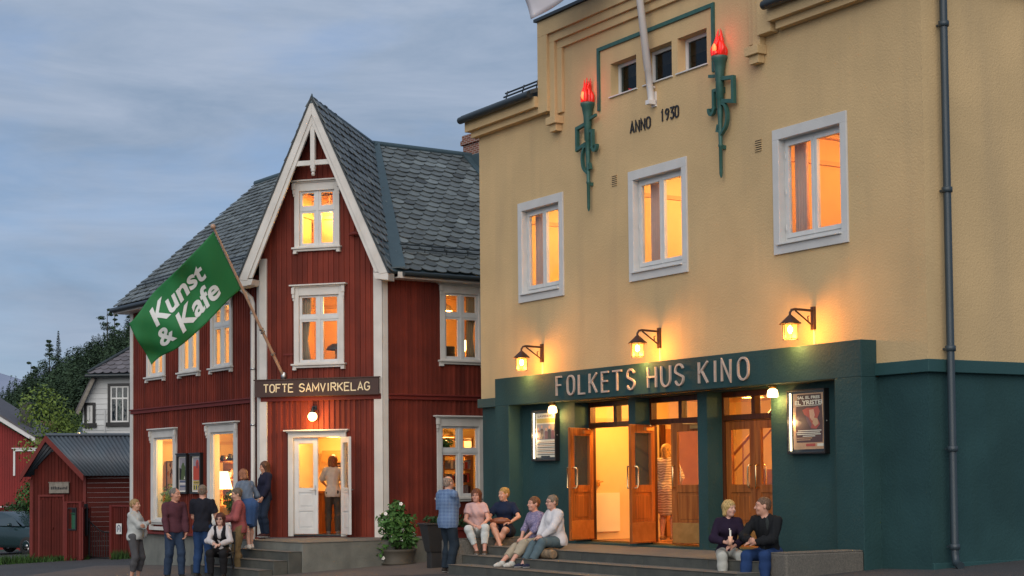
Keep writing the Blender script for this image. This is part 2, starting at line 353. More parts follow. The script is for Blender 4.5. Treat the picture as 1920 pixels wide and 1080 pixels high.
M['mould'] = mat('room_moulding', (.62, .36, .14), .6, .3, 4)
def room(parent, fr, x0, x1, y0, y1, z0, z1, walls, floor='floorw', ceil='ceil', right=None, back=None, left=None):
    b = MB(); p = lambda x, y, z: fr.w(x, y, z)
    b.quad([p(x0,y1,z0), p(x1,y1,z0), p(x1,y1,z1), p(x0,y1,z1)], 0 if back is None else 3)
    b.quad([p(x0,y0,z0), p(x0,y1,z0), p(x0,y1,z1), p(x0,y0,z1)], 0); b.quad([p(x1,y1,z0), p(x1,y0,z0), p(x1,y0,z1), p(x1,y1,z1)], 0)
    b.quad([p(x0,y0,z0), p(x1,y0,z0), p(x1,y1,z0), p(x0,y1,z0)], 1); b.quad([p(x0,y0,z1), p(x0,y1,z1), p(x1,y1,z1), p(x1,y0,z1)], 2)
    b.build('room', [M[walls], M[floor], M[ceil], M[back or walls]], parent)
    if walls == 'tealtrim': return
    t = MB(); h = z1-z0                                     # picture rail, ceiling beams, a door in the back wall
    for zz, d in ((z1-.10, .10), (z1-.52, .03)): t.box(fr, x0+.001, x1-.001, y1-d-.03, y1-.001, zz-.04, zz+.03); t.box(fr, x0+.001, x0+d+.03, y0, y1-d-.031, zz-.04, zz+.03); t.box(fr, x1-d-.03, x1-.001, y0, y1-d-.031, zz-.04, zz+.03)
    k = 1
    while k*.75 < y1-y0-.3: t.box(fr, x0+.14, x1-.14, y0+k*.75-.05, y0+k*.75+.05, z1-.09, z1-.001); k += 1
    t.build('room_moulding', M['mould'], parent)
    t = MB(); xd = x0+(x1-x0)*.62; t.box(fr, xd-.42, xd+.42, y1-.05, y1-.001, z0+.001, z0+min(2.0, h-.6)); t.box(fr, xd-.50, xd-.421, y1-.07, y1-.001, z0+.001, z0+min(2.08, h-.58)); t.box(fr, xd+.421, xd+.50, y1-.07, y1-.001, z0+.001, z0+min(2.08, h-.58)); t.build('room_door', M['mould'], parent)
WARM = (1, .52, .14)
def room_lamp(parent, p, power, col=WARM, r=.12):
    b = MB(); f = fat(p); b.lathe(f, [(.03, .30), (.03, .16), (.15, .10), (.20, -.02), (.19, -.02)], 14); o = b.build('ceiling_lamp', M['cream'], parent)
    lamp_light('lamp_glow', Vector(p) - Vector((0, 0, .12)), power, col, r, o)

# ------------------------------------------------------------------ the cinema
cinema = thing('cinema_building', K.w(-6, 0, .4), 'yellow rendered cinema with dark green base, stepped parapet and oak doors', 'cinema')
BIG = [(-10.41, -9.12, 5.19, 6.78), (-6.78, -5.41, 5.21, 6.80), (-2.98, -1.62, 5.22, 6.82)]
ATT = [(-7.44, -6.67, 8.37, 8.965), (-6.43, -5.66, 8.37, 8.965), (-5.50, -4.72, 8.37, 8.965)]
b = MB()
wall_holes(b, K, -12.03, 0, 3.20, 8.30, 0, BIG, .16)
wall_holes(b, K, -12.03, -9.57, 8.30, 8.80, 0, [], .2); wall_holes(b, K, -2.95, 0, 8.30, 8.80, 0, [], .2)
wall_holes(b, K, -9.57, -2.95, 8.30, 10.19, 0, ATT, .24)
q = lambda *a: b.quad([K.w(*p) for p in a])
q((0,0,3.2), (0,10,3.2), (0,10,8.8), (0,0,8.8)); q((-12.03,10,3.2), (-12.03,0,3.2), (-12.03,0,8.8), (-12.03,10,8.8)); q((0,10,3.2), (-12.03,10,3.2), (-12.03,10,8.8), (0,10,8.8))
for x in (-9.57, -2.95): q((x,0,8.8), (x,.5,8.8), (x,.5,10.19), (x,0,10.19))
q((-9.57,.5,8.8), (-2.95,.5,8.8), (-2.95,.5,10.19), (-9.57,.5,10.19)); q((-9.57,0,10.19), (-2.95,0,10.19), (-2.95,.5,10.19), (-9.57,.5,10.19))
b.build('upper_wall', M['stucco'], cinema)
# stepped mouldings of the parapet, hanging down in stepped corbels at both ends
b = MB(); cx = -6.26
for i, (off, w_, pr, zb) in enumerate(((0, .32, .17, 8.47), (.32, .17, .115, 8.34), (.49, .16, .06, 8.40))):
    xa, xb = -9.57 + off, -2.95 - off; zt = 10.19 - off*.92
    b.box(K, xa, xb, -pr, -.001, zt - w_*.92, zt); b.box(K, xa, xa+w_, -pr, -.001, zb, zt-w_*.92); b.box(K, xb-w_, xb, -pr, -.001, zb, zt-w_*.92)
for sx in (-1, 1):
    c = cx + sx*2.86
    b.box(K, c-.16, c+.16, -.19, -.001, 8.20, 8.338); b.box(K, c-.11, c+.11, -.135, -.001, 8.07, 8.20)
b.build('parapet_moulding', M['stucco'], cinema, bevel=.006)
b = MB(); b.box(K, -9.62, -2.90, -.22, .55, 10.195, 10.25); b.build('parapet_cap', M['darkmetal'], cinema)
for xa, xb in ((-12.19, -9.571), (-2.949, .14)):
    b = MB(); b.box(K, xa, xb, -.24, -.001, 8.60, 8.80); b.box(K, xa+.08, xb, -.14, -.001, 8.48, 8.60)
    if xb > 0: b.box(K, .001, .14, .001, 9.8, 8.60, 8.80)
    else: b.box(K, -12.19, -12.031, .001, 9.8, 8.60, 8.80)
    b.build('cornice', M['stucco'], cinema, bevel=.006)
b = MB()                                                    # roof slabs behind the gutters, rising to a ridge
for xa, xb in ((-12.2, -9.58), (-2.94, .35)):
    b.prism(Fp(K.w(xa, 0, 0), K.ey, -K.ex), [(-.32, 8.84), (5, 10.7), (5, 10.8), (-.32, 8.92)], 0, -(xb-xa))
b.prism(Fp(K.w(-9.58, 0, 0), K.ey, -K.ex), [(.6, 9.0), (5, 10.7), (5, 10.8), (.6, 9.1)], 0, -6.64)
b.prism(Fp(K.w(-12.2, 0, 0), K.ey, -K.ex), [(10.4, 8.84), (5, 10.7), (5, 10.8), (10.4, 8.92)], 0, -12.55)
b.build('roof', M['slate'], cinema)
for xa, xb in ((-12.22, -9.6), (-2.92, .36)):
    b = MB(); b.tube([K.w(xa, -.33, 8.83), K.w(xb, -.33, 8.83)], .07, 10); b.build('gutter', M['darkmetal'], cinema)
b = MB()
for z, y in ((9.06, -.1), (9.14, -.06)): b.tube([K.w(-10.9, y, z), K.w(-9.6, y, z)], .018, 6)
for x in (-10.8, -10.2, -9.7): b.tube([K.w(x, .1, 9.0), K.w(x, -.12, 8.98), K.w(x, -.07, 9.16)], .016, 6)
b.build('snow_guard', M['darkmetal'], cinema)

# green base: portal wall standing proud, with a wide recess
b = MB(); xl, xr, xo0, xo1, zt, zs = -11.0, -.98, -10.5, -1.53, 3.61, 3.085
b.box(K, xl, xr, -.30, -.001, zs, zt); b.box(K, xl, xo0, -.30, .06, 0, zs); b.box(K, xo1, xr, -.30, .06, 0, zs)
b.build('portal', M['teal'], cinema, bevel=.008)
b = MB()
DOORS = [(-8.70, -7.03), (-6.83, -5.105), (-4.855, -3.28)]
wall_holes(b, K, xo0, xo1, 0, 3.085, 0, [(a, c, .555, 3.06) for a, c in DOORS], .36)
wall_holes(b, K, -12.03, xl, 0, 3.10, .03, [], .1); wall_holes(b, K, xr, -.03, 0, 3.10, .03, [], .1)
q((-.03,.03,0), (-.03,10,0), (-.03,10,3.1), (-.03,.03,3.1)); q((-12.0,10,0), (-12.0,.03,0), (-12.0,.03,3.1), (-12.0,10,3.1))
b.build('base_wall', M['teal'], cinema)
b = MB(); b.box(K, -12.10, xl, -.05, .05, 3.10, 3.275); b.box(K, -12.10, -12.0, .051, 9.9, 3.10, 3.275); b.build('base_band', M['tealtrim'], cinema, bevel=.008)
b = MB(); b.prism_z(K, [(xr, -.05), (.06, -.05), (.06, 9.9), (-.05, 9.9), (-.05, .05), (xr, .05)], 3.10, 3.275); b.build('base_band', M['tealtrim'], cinema, bevel=.008)
b = MB(); b.box(K, -.03, .02, .03, 9.9, 0, .50); b.build('wall_foot', M['tealtrim'], cinema, bevel=.008)

# first-floor casement windows
def big_window(h, mode):
    x0, x1, z0, z1 = h; s = .135
    b = MB(); o0, o1, u0, u1 = x0-s, x1+s, z0-.155, z1+.16
    b.box(K, o0, o1, -.035, -.001, z1, u1); b.box(K, o0, o1, -.035, -.001, u0, z0); b.box(K, o0, x0, -.035, -.001, z0, z1); b.box(K, x1, o1, -.035, -.001, z0, z1)
    for zz in (z0, z1):                                      # plaster reveal lining
        b.box(K, x0, x1, -.03, .16, zz-.004, zz+.004)
    for xx in (x0, x1): b.box(K, xx-.004, xx+.004, -.03, .16, z0, z1)
    w = b.build('window', M['plasterwhite'], cinema, bevel=.004)
    b = MB(); f = .055; y0, y1 = .09, .15; mid = (x0+x1)/2
    b.box(K, x0+.005, x1-.005, y0, y1, z1-f, z1-.005); b.box(K, x0+.005, x1-.005, y0, y1, z0+.005, z0+f+.03); b.box(K, x0+.005, x0+f, y0, y1, z0+f+.03, z1-f); b.box(K, x1-f, x1-.005, y0, y1, z0+f+.03, z1-f)
    b.box(K, mid-.012, mid+.012, y0-.006, y1, z0+f+.03, z1-f)
    for a, c in ((x0+f, mid-.012), (mid+.012, x1-f)):        # casements
        t = .05; zb, ztp = z0+f+.032, z1-f-.002; yy0, yy1 = .075, .14
        b.box(K, a, c, yy0, yy1, ztp-t, ztp); b.box(K, a, c, yy0, yy1, zb, zb+t+.02); b.box(K, a, a+t, yy0, yy1, zb+t+.02, ztp-t); b.box(K, c-t, c, yy0, yy1, zb+t+.02, ztp-t)
    for zz in (z0+.25, (z0+z1)/2, z1-.25): b.tube([K.w(x0+f-.005, .068, zz-.04), K.w(x0+f-.005, .068, zz+.04)], .011, 6)
    b.build('casement', M['winwhite'], w, bevel=.003)
    b = MB(); b.box(K, x0+.03, x1-.03, .112, .116, z0+.1, z1-.08); b.build('pane', M['glass'], w)
    b = MB(); b.box(K, x0-.04, x1+.01, -.075, .09, z0-.018, z0+.006); b.box(K, x0, x1, .045, .075, z0+.02, z0+.032); b.build('sill', M['winwhite'], w, bevel=.003)
    rx0, rx1 = x0-.55, x1+1.1
    room(cinema, K, rx0, rx1, .17, 3.0, 4.45, 7.2, 'room' if mode < 2 else 'roomor')
    c = MB(); n = 30                                        # folded curtain hanging at the left of the window
    xs = x0 + (.02, .10, .02)[mode]
    P = []
    for i in range(n+1):
        t = i/n; wv = .045*sin(t*5*2*pi)
        for z in (4.7, 7.1): P.append(K.w(xs + t*.28, .29 + wv, z))
    c.add(P, [(2*i, 2*i+2, 2*i+3, 2*i+1) for i in range(n)], 0, True); o = c.build('curtain', M['curtain'], cinema)
    o.modifiers.new('thick', 'SOLIDIFY').thickness = .012
    if mode == 2:
        c = MB(); c.box(K, rx0+.02, rx1-.02, 2.9, 2.99, 4.46, 6.35); c.box(K, rx1-.12, rx1-.02, .3, 2.9, 4.46, 6.2); c.build('wainscot', M['redwall'], cinema)
    room_lamp(cinema, K.w((x0+x1)/2+.55, 1.7, 6.85), 84 if mode < 2 else 68, (1, .60, .22) if mode < 2 else (1, .52, .17), .15)
for i, h in enumerate(BIG): big_window(h, i)

def attic_window(h):
    x0, x1, z0, z1 = h; b = MB(); f = .06
    b.box(K, x0, x1, .16, .235, z1-f, z1-.003); b.box(K, x0, x1, .16, .235, z0+.003, z0+f); b.box(K, x0+.003, x0+f, .16, .235, z0+f, z1-f); b.box(K, x1-f, x1-.003, .16, .235, z0+f, z1-f)
    w = b.build('window', M['winwhite'], cinema, bevel=.004)
    b = MB(); b.box(K, x0+.04, x1-.04, .19, .196, z0+.04, z1-.04); b.build('pane', M['darkglass'], w)
    b = MB(); b.box(K, x0-.03, x1+.03, -.035, .16, z0-.012, z0+.008); b.build('sill', M['winwhite'], w)
    b = MB(); b.box(K, x0+.42, x0+.62, .34, .36, z0, z1); b.build('curtain', M['curtaingrey'], w)
for h in ATT: attic_window(h)
room(cinema, K, -7.7, -4.5, .25, 2.5, 8.2, 9.3, 'tealtrim', 'black', 'black')  # unlit attic: its shade is put into dark wall, floor and ceiling colours
# green metal line framing the attic windows
b = MB(); b.ribbon(K, [(-7.79, 8.20), (-7.79, 9.29), (-4.53, 9.29), (-4.53, 8.20)], .065, -.035, -.001); b.build('trim_line', M['verdigris'], cinema)
# vents
for x, z in ((-7.36, 6.89), (-3.47, 6.82)):
    b = MB()
    for k in range(6): b.box(K, x-.075, x+.075, -.018, -.001, z-.09+k*.034, z-.09+k*.034+.017)
    b.box(K, x-.07, x+.07, -.006, -.001, z-.09, z+.10, 1); b.build('vent', [M['stucco'], M['black']], cinema)
# downpipe on the side wall just round the corner
b = MB(); px_, py_ = .13, .30
b.tube([K.w(px_, py_, 8.8), K.w(px_, py_, .62), K.w(px_+.03, py_-.01, .50), K.w(px_+.16, py_-.06, .47)], .054, 14); pipe = b.build('downpipe', M['pipe'], cinema)
for z in (7.9, 5.6, 3.42, 2.05, .72): b = MB(); b.lathe(fat(K.w(px_, py_, z)), [(.062, -.04), (.074, -.035), (.074, .035), (.062, .04)], 14); b.box(K, .0, px_, py_-.015, py_+.015, z-.012, z+.012); b.build('pipe_bracket', M['pipe'], pipe)

# oak doors with transoms
def leaf(fr, w, z0, z1, parent, name='door', side=1, handle_end=1, closer=True):
    """panelled leaf along the frame's x (hinge at 0), glazed above, brass kick plate below"""
    b = MB(); t = .046; st = .12; gz0, gz1 = z0+.98, z1-.14
    y0, y1 = 0, t
    b.box(fr, 0, st, y0, y1, z0, z1); b.box(fr, w-st, w, y0, y1, z0, z1)
    b.box(fr, st, w-st, y0, y1, z1-.14, z1); b.box(fr, st, w-st, y0, y1, gz0-.13, gz0); b.box(fr, st, w-st, y0, y1, z0, z0+.36)
    b.box(fr, st, w-st, y0+.014, y1-.014, z0+.36, gz0-.13)
    b.box(fr, st+.05, w-st-.05, y0+.006, y1-.006, z0+.41, gz0-.18)
    for xa in (st, w-st-.015): b.box(fr, xa, xa+.015, y0-.004, y1+.004, gz0, gz1)
    d = b.build(name, M['wood'], parent, bevel=.005)
    g = MB(); g.box(fr, st, w-st, t*.45, t*.55, gz0, gz1); g.build('pane', M['glass'], d)
    k = MB(); k.box(fr, .015, w-.015, -.004, t+.004, z0+.02, z0+.35); k.build('kick_plate', M['brass'], d)
    hx = w-.075 if handle_end else .075
    h = MB()
    for ys in (-1, 1):
        yy = -.07 if ys < 0 else t+.07; yw = -.0 if ys < 0 else t
        h.tube([fr.w(hx, yw, z0+.93), fr.w(hx, yy, z0+.93), fr.w(hx-.02, yy+ys*.01, z0+.97), fr.w(hx-.02, yy+ys*.01, z0+1.25), fr.w(hx, yy, z0+1.29), fr.w(hx, yw, z0+1.29)], .014, 8)
    h.build('handle', M['handle'], d)
    if closer:
        c = MB(); c.box(fr, .1, .36, t, t+.05, z1-.10, z1-.04); c.tube([fr.w(.2, t+.06, z1-.03), fr.w(.42, t+.16, z1-.02)], .012, 6); c.build('door_closer', M['brass'], d)
    return d
zf, zd = .575, 2.60
for i, (a, c) in enumerate(DOORS):
    b = MB(); j = .055; y0, y1 = .30, .42
    b.box(K, a, a+j, y0, y1, zf, 3.06); b.box(K, c-j, c, y0, y1, zf, 3.06); b.box(K, a+j, c-j, y0, y1, 2.975, 3.06); b.box(K, a+j, c-j, y0-.01, y1, zd, zd+.09)
    m_ = (a+c)/2; b.box(K, m_-.045, m_+.045, y0, y1, zd+.09, 2.975); b.box(K, a+j, c-j, y0, y1, zf-.03, zf+.012, 1)
    fr_o = b.build('door_frame', [M['wooddark'], M['brass']], cinema, bevel=.005)
    g = MB(); g.box(K, a+j, m_-.045, .352, .358, zd+.09, 2.975); g.box(K, m_+.045, c-j, .352, .358, zd+.09, 2.975); g.build('transom_pane', M['glass'], fr_o)
    w = (c-a)/2 - j - .003
    hl, hr = K.w(a+j, .315, 0), K.w(c-j, .315, 0)
    if i < 2: leaf(Fr(hl, K.a + radians(66)), w, zf+.02, zd-.005, cinema)
    else: leaf(Fr(hl + K.ey*.02, K.a), w, zf+.02, zd-.005, cinema, closer=False)
    if i == 1: leaf(Fr(hr, K.a + pi - radians(14)), w, zf+.02, zd-.005, cinema)
    elif i == 2: leaf(Fr(hr + K.ey*.066, K.a + pi), w, zf+.02, zd-.005, cinema, closer=False)
    else: leaf(Fr(hr + K.ey*.10, K.a + pi + radians(25)), w, zf+.02, zd-.005, cinema)
# foyer behind the doors
room(cinema, K, -9.3, -2.9, .43, 4.2, .56, 3.3, 'room')
FL = Fp(K.w(-9.29, 0, 0), K.ey, -K.ex)                     # left wall of the foyer, facing right
b = MB(); b.box(FL, .80, 1.36, -.04, -.001, .70, 1.42); b.box(FL, .72, .79, -.05, -.001, .57, 2.6, 1); b.tube([FL.w(.86, -.05, 1.62), FL.w(.97, -.06, 1.63)], .014, 6, 2); b.box(FL, .86, .90, -.05, -.001, 1.55, 1.66, 2); b.build('cream_panel', [M['cream'], M['cab'], M['handle']], cinema)
b = MB(); b.box(FL, 2.42, 3.2, -.05, -.001, .57, 2.62); b.box(FL, 2.32, 2.419, -.07, -.001, .57, 2.7, 1); b.box(FL, 1.80, 3.3, -.04, -.001, 2.71, 2.78, 1); b.build('inner_door', [M['cab'], M['wooddark']], cinema)
b = MB(); b.box(K, -6.05, -5.95, 2.6, 3.3, .57, 3.28); b.build('foyer_pillar', M['roomor'], cinema)
b = MB()
for k in range(8): b.box(K, -7.3+k*.26, -7.05+k*.26, 1.9, 2.5, .58, .74+k*.18)
b.tube([K.w(-7.3, 1.88, 1.55), K.w(-5.2, 1.88, 3.0)], .03, 8); b.tube([K.w(-7.3, 1.88, 1.25), K.w(-5.2, 1.88, 2.7)], .02, 6)
for k in range(9): b.tube([K.w(-7.3+k*.26, 1.88, .7+k*.18), K.w(-7.3+k*.26, 1.88, 1.55+k*.18)], .014, 6)
b.build('staircase', M['cab'], cinema)
for x, p_ in ((-8.2, 50), (-6.0, 60), (-3.9, 60)): room_lamp(cinema, K.w(x, 1.0 if x < -7.5 else 1.9, 3.08), p_, (1, .50, .12), .12)

# ------------------------------------------------------------------ lettering on the cinema
def arc(cx, cz, rx, rz, a0, a1, n=10): return [(cx+rx*cos(radians(a0+(a1-a0)*i/n)), cz+rz*sin(radians(a0+(a1-a0)*i/n))) for i in range(n+1)]
def stadium(w, h): r = w/2; return arc(r, h-r, r, r, 180, 0) + arc(r, r, r, r, 0, -180) + [(0, h-r)]
def strokes(ch, w, h):
    r = w/2
    return {'F': [[(0,0),(0,h),(w,h)], [(0,h*.56),(w*.82,h*.56)]], 'O': [stadium(w,h)], '0': [stadium(w,h)], 'L': [[(0,h),(0,0),(w,0)]],
      'K': [[(0,0),(0,h)], [(w,h),(0,h*.42)], [(w*.30,h*.60),(w,0)]], 'E': [[(w,h),(0,h),(0,0),(w,0)], [(0,h*.54),(w*.82,h*.54)]],
      'T': [[(0,h),(w,h)], [(r,h),(r,0)]], 'H': [[(0,0),(0,h)], [(w,0),(w,h)], [(0,h*.52),(w,h*.52)]], 'I': [[(r,0),(r,h)]],
      'U': [[(0,h)] + arc(r,r,r,r,180,360) + [(w,h)]], 'N': [[(0,0),(0,h),(w,0),(w,h)]], 'A': [[(0,0),(r,h),(w,0)], [(w*.2,h*.32),(w*.8,h*.32)]],
      'S': [arc(r,h-r,r,r,20,180,8) + [(0,h-r*1.1),(w*.12,h*.60),(w*.88,h*.42),(w,r*1.15)] + arc(r,r,r,r,0,-160,8)],
      'M': [[(0,0),(0,h),(r,h*.25),(w,h),(w,0)]], 'V': [[(0,h),(r,0),(w,h)]], 'R': [[(0,0),(0,h),(w*.55,h)] + arc(w*.55,h*.76,w*.42,h*.24,90,-90,8) + [(0,h*.52)], [(w*.45,h*.52),(w,0)]],
      'G': [arc(r,h-r,r,r,25,180,8) + arc(r,r,r,r,180,360,8) + [(w,h*.46),(w*.55,h*.46)]], 'Y': [[(0,h),(r,h*.5),(w,h)], [(r,h*.5),(r,0)]],
      '1': [[(r*.5,h*.8),(r,h),(r,0)]], '9': [[(w,h*.68)] + arc(r,h-r,r,r,0,360,14) , [(w,h-r),(w*.75,h*.25),(w*.35,0)]], '3': [[(0,h),(w,h),(w*.4,h*.6)] + arc(r,h*.30,r,h*.30,70,-150,9)]}[ch]
def letter(fr, ch, x, z, w, h, t, y0, y1, m=0, b=None):
    b = b or MB()
    for s_ in strokes(ch, w, h): b.ribbon(fr, [(x+p[0], z+p[1]) for p in s_], t, y0, y1, m)
    return b
sg = thing('cinema_lettering', K.w(-6.2, -.3, 3.2), 'pale raised letters FOLKETS HUS KINO across the dark green portal', 'sign')
LX = dict(zip(range(14), []))
word = [('F', -8.82, .20), ('O', -8.46, .25), ('L', -8.10, .22), ('K', -7.76, .26), ('E', -7.38, .24), ('T', -7.05, .30), ('S', -6.62, .24), ('H', -6.03, .26), ('U', -5.66, .28), ('S', -5.28, .25), ('K', -4.66, .26), ('I', -4.29, .12), ('N', -4.08, .25), ('O', -3.68, .28)]
for ch, x, w in word:
    b = letter(K, ch, x+.02, 3.185, w-.04, .335, .031, -.333, -.301); o = b.build('letter', M['letter'], sg)
    o['label'] = 'raised letter ' + ch
a_ = thing('date_lettering', K.w(-6.2, 0, 7.8), 'black letters ANNO 1930 under the small attic windows', 'sign')
for wd, x0, x1, z0 in (('ANNO', -6.85, -6.22, 7.625), ('1930', -5.97, -5.44, 7.66)):
    n = len(wd); st = (x1-x0)/n; b = MB()
    for i, ch in enumerate(wd): letter(K, ch, x0+i*st, z0, st*.66, .185, .026, -.02, -.001, 0, b)
    b.build('word' if wd == 'ANNO' else 'year', M['black'], a_)

# torches
def torch(x, mir, label):
    t = thing('wall_torch', K.w(x, 0, 6.44), label, 'torch ornament', 'bronze torches on the cinema front')
    f = Fp(K.w(x, -.09, 0), K.ex, K.ey); f.ex = K.ex*mir
    b = MB()
    b.lathe(Fp(K.w(x, -.09, 0), K.ex, K.ey), [(.010, 6.44), (.028, 6.50), (.031, 6.93), (.040, 6.94), (.040, 6.97), (.032, 6.98), (.038, 7.35), (.046, 7.50), (.050, 7.70), (.066, 7.72), (.066, 7.98), (.072, 8.0), (.078, 8.14), (.105, 8.30), (.130, 8.345), (.130, 8.385), (.10, 8.39)], 16)
    b.box(K, x-.03, x+.03, -.09, -.001, 6.9, 6.96); b.box(K, x-.03, x+.03, -.09, -.001, 7.8, 7.9)
    b.build('torch_stem', M['verdigris'], t)
    b = MB()
    b.ribbon(f, [(-.04, 8.02), (-.34, 7.98), (-.34, 7.60), (-.06, 7.66)], .062, -.03, .03)
    b.ribbon(f, [(.03, 7.86), (.15, 7.86), (.15, 7.58)] + arc(.215, 7.58, .065, .09, 180, 370, 8), .05, -.03, .03)
    b.ribbon(f, [(.04, 8.08), (.27, 8.12)], .05, -.02, .02)
    b.ribbon(f, [(-.05, 7.62)] + arc(-.06, 7.40, .12, .22, 110, 250, 10) + [(-.02, 7.13)], .045, -.03, .03)
    b.ribbon(f, [(.04, 7.30), (.07, 7.20), (.0, 7.18)], .04, -.03, .03)
    b.build('scroll_bracket', M['verdigris'], t)
    rnd = random.Random(3 if mir > 0 else 9); b = MB()
    for k in range(13):
        a = 2*pi*k/13; r0 = .085 if k % 2 else .05; base = Vector((r0*cos(a), r0*sin(a), 8.40)); h = rnd.uniform(.22, .34) if k % 2 else rnd.uniform(.34, .47); lean = rnd.uniform(-.05, .05)
        pts = []; rs = []
        for i in range(7):
            s_ = i/6; fl = 1 + .30*sin(s_*pi*.9)
            pts.append(f.w(base.x*fl*(1-s_*.45) + lean*sin(s_*5), base.y*fl*(1-s_*.45), base.z + h*s_)); rs.append(max(.004,    .044*(1-s_)**.8*(1+.4*sin(s_*3))))
        b.tube(pts, rs, 7)
    b.build('flame', M['flame'], t)
    b = MB(); b.ball(Fp(K.w(x, -.09, 8.50), K.ex, K.ey), (0, -.10, 0), (.045, .03, .085), 10); b.build('flame_core', M['flamehot'], t)
    lamp_light('flame_glow', K.w(x + .1, -.36, 8.62), 1.6, (1, .05, .03), .1, t)
torch(-8.04, 1, 'bronze torch with red flame, its square bracket on the left of its stem')
torch(-4.29, -1, 'bronze torch with red flame, its square bracket on the right of its stem')

# wall lanterns, porch lamps and poster cases
def lantern(x, label):
    t = thing('wall_lantern', K.w(x, 0, 4.0), label, 'wall lamp', 'lanterns above the cinema portal')
    f = Fp(K.w(x, 0, 0), K.ex, K.ey); b = MB()
    b.box(f, -.035, .035, -.045, -.001, 3.86, 4.20); b.box(f, -.012, .012, -.02, -.001, 3.62, 3.86, 1)
    zc = 4.12; ro = .47
    b.tube([f.w(0, -.04, zc+.02), f.w(0, -ro+.09, zc+.03), f.w(0, -ro+.03, zc+.015), f.w(0, -ro, zc-.03), f.w(0, -ro, zc-.06)], .019, 8)
    b.tube([f.w(0, -.04, 3.92), f.w(0, -ro+.10, zc+.01)], .013, 8); b.tube([f.w(0, -.12, 3.97), f.w(0, -.13, 4.05), f.w(0, -.10, 4.06)], .01, 6)
    b.build('arm', [M['lampmetal'], M['cream']], t)
    zr = zc-.06; b = MB()
    P = []; hw = .115
    apex = f.w(0, -ro, zr+.02)
    hex_ = [(cos(pi/6+k*pi/3), sin(pi/6+k*pi/3)) for k in range(6)]
    ring = [f.w(cx_*.175, -ro+sy*.175, zr-.13) for cx_, sy in hex_]; top = [f.w(cx_*.02, -ro+sy*.02, zr) for cx_, sy in hex_]
    b.add(ring+top, [(i, (i+1) % 6, 6+(i+1) % 6, 6+i) for i in range(6)] + [(6,7,8,9,10,11)])
    b.add([p + Vector((0, 0, -.006)) for p in ring], [(5,4,3,2,1,0)])
    b.build('hood', M['lampmetal'], t)
    b = MB(); zb = zr-.36
    for cx_, sy in hex_:
        b.tube([f.w(cx_*.106, -ro+sy*.106, zb), f.w(cx_*.116, -ro+sy*.116, zr-.13)], .007, 6)
    for z, r in ((zb, .108), (zr-.14, .117)):
        for k in range(6): b.tube([f.w(hex_[k][0]*r, -ro+hex_[k][1]*r, z), f.w(hex_[(k+1) % 6][0]*r, -ro+hex_[(k+1) % 6][1]*r, z)], .007, 6)
    b.build('lantern_frame', M['lampmetal'], t)
    b = MB()
    for k in range(6):
        A, B = hex_[k], hex_[(k+1) % 6]
        b.quad([f.w(A[0]*.104, -ro+A[1]*.104, zb), f.w(B[0]*.104, -ro+B[1]*.104, zb), f.w(B[0]*.115, -ro+B[1]*.115, zr-.14), f.w(A[0]*.115, -ro+A[1]*.115, zr-.14)])
    b.build('lantern_pane', M['lgl'], t)
    b = MB(); b.ball(f, (0, -ro, zr-.215), (.04, .04, .06), 12); b.build('bulb', M['bulb'], t)
    lamp_light('lantern_glow', f.w(0, -ro, zr-.305), 27, (1, .47, .10), .075, t)
M['lgl'] = glass_mat('lantern_glass', (1, .80, .45), .3, 1.3)
_t = M['lgl'].node_tree; _o = [n for n in _t.nodes if n.type == 'OUTPUT_MATERIAL'][0]; _ad = _t.nodes.new('ShaderNodeAddShader'); _em = _t.nodes.new('ShaderNodeEmission')
_em.inputs[0].default_value = (1, .50, .10, 1); _em.inputs[1].default_value = .40; _s = _o.inputs[0].links[0].from_socket; _t.links.new(_s, _ad.inputs[0]); _t.links.new(_em.outputs[0], _ad.inputs[1]); _t.links.new(_ad.outputs[0], _o.inputs[0])
lantern(-9.745, 'lit lantern on iron arm left of the word FOLKETS')
lantern(-6.085, 'lit lantern on iron arm above the word HUS')
lantern(-2.265, 'lit lantern on iron arm right of the word KINO')

def porch_lamp(x, label):
    t = thing('porch_lamp', K.w(x, -.14, 3.08), label, 'ceiling lamp', 'small glass lamps under the portal')
    f = Fp(K.w(x, -.14, 3.083), K.ex, K.ey); b = MB()
    b.lathe(f, [(.0, 0), (.06, -.002), (.06, -.04), (.045, -.05), (.045, -.065)], 14); b.build('lamp_base', M['brass'], t)
    b = MB(); b.lathe(f, [(.045, -.06), (.072, -.08), (.085, -.14), (.085, -.185), (.05, -.19), (0, -.19)], 16); b.build('glass_shade', M['globe'], t)
    lamp_light('porch_glow', f.w(0, -.02, -.24), 10, (1, .52, .13), .05, t)
porch_lamp(-9.22, 'small lit glass lamp under the portal beside the left poster case')
porch_lamp(-3.07, 'small lit glass lamp under the portal between doors and right poster case')

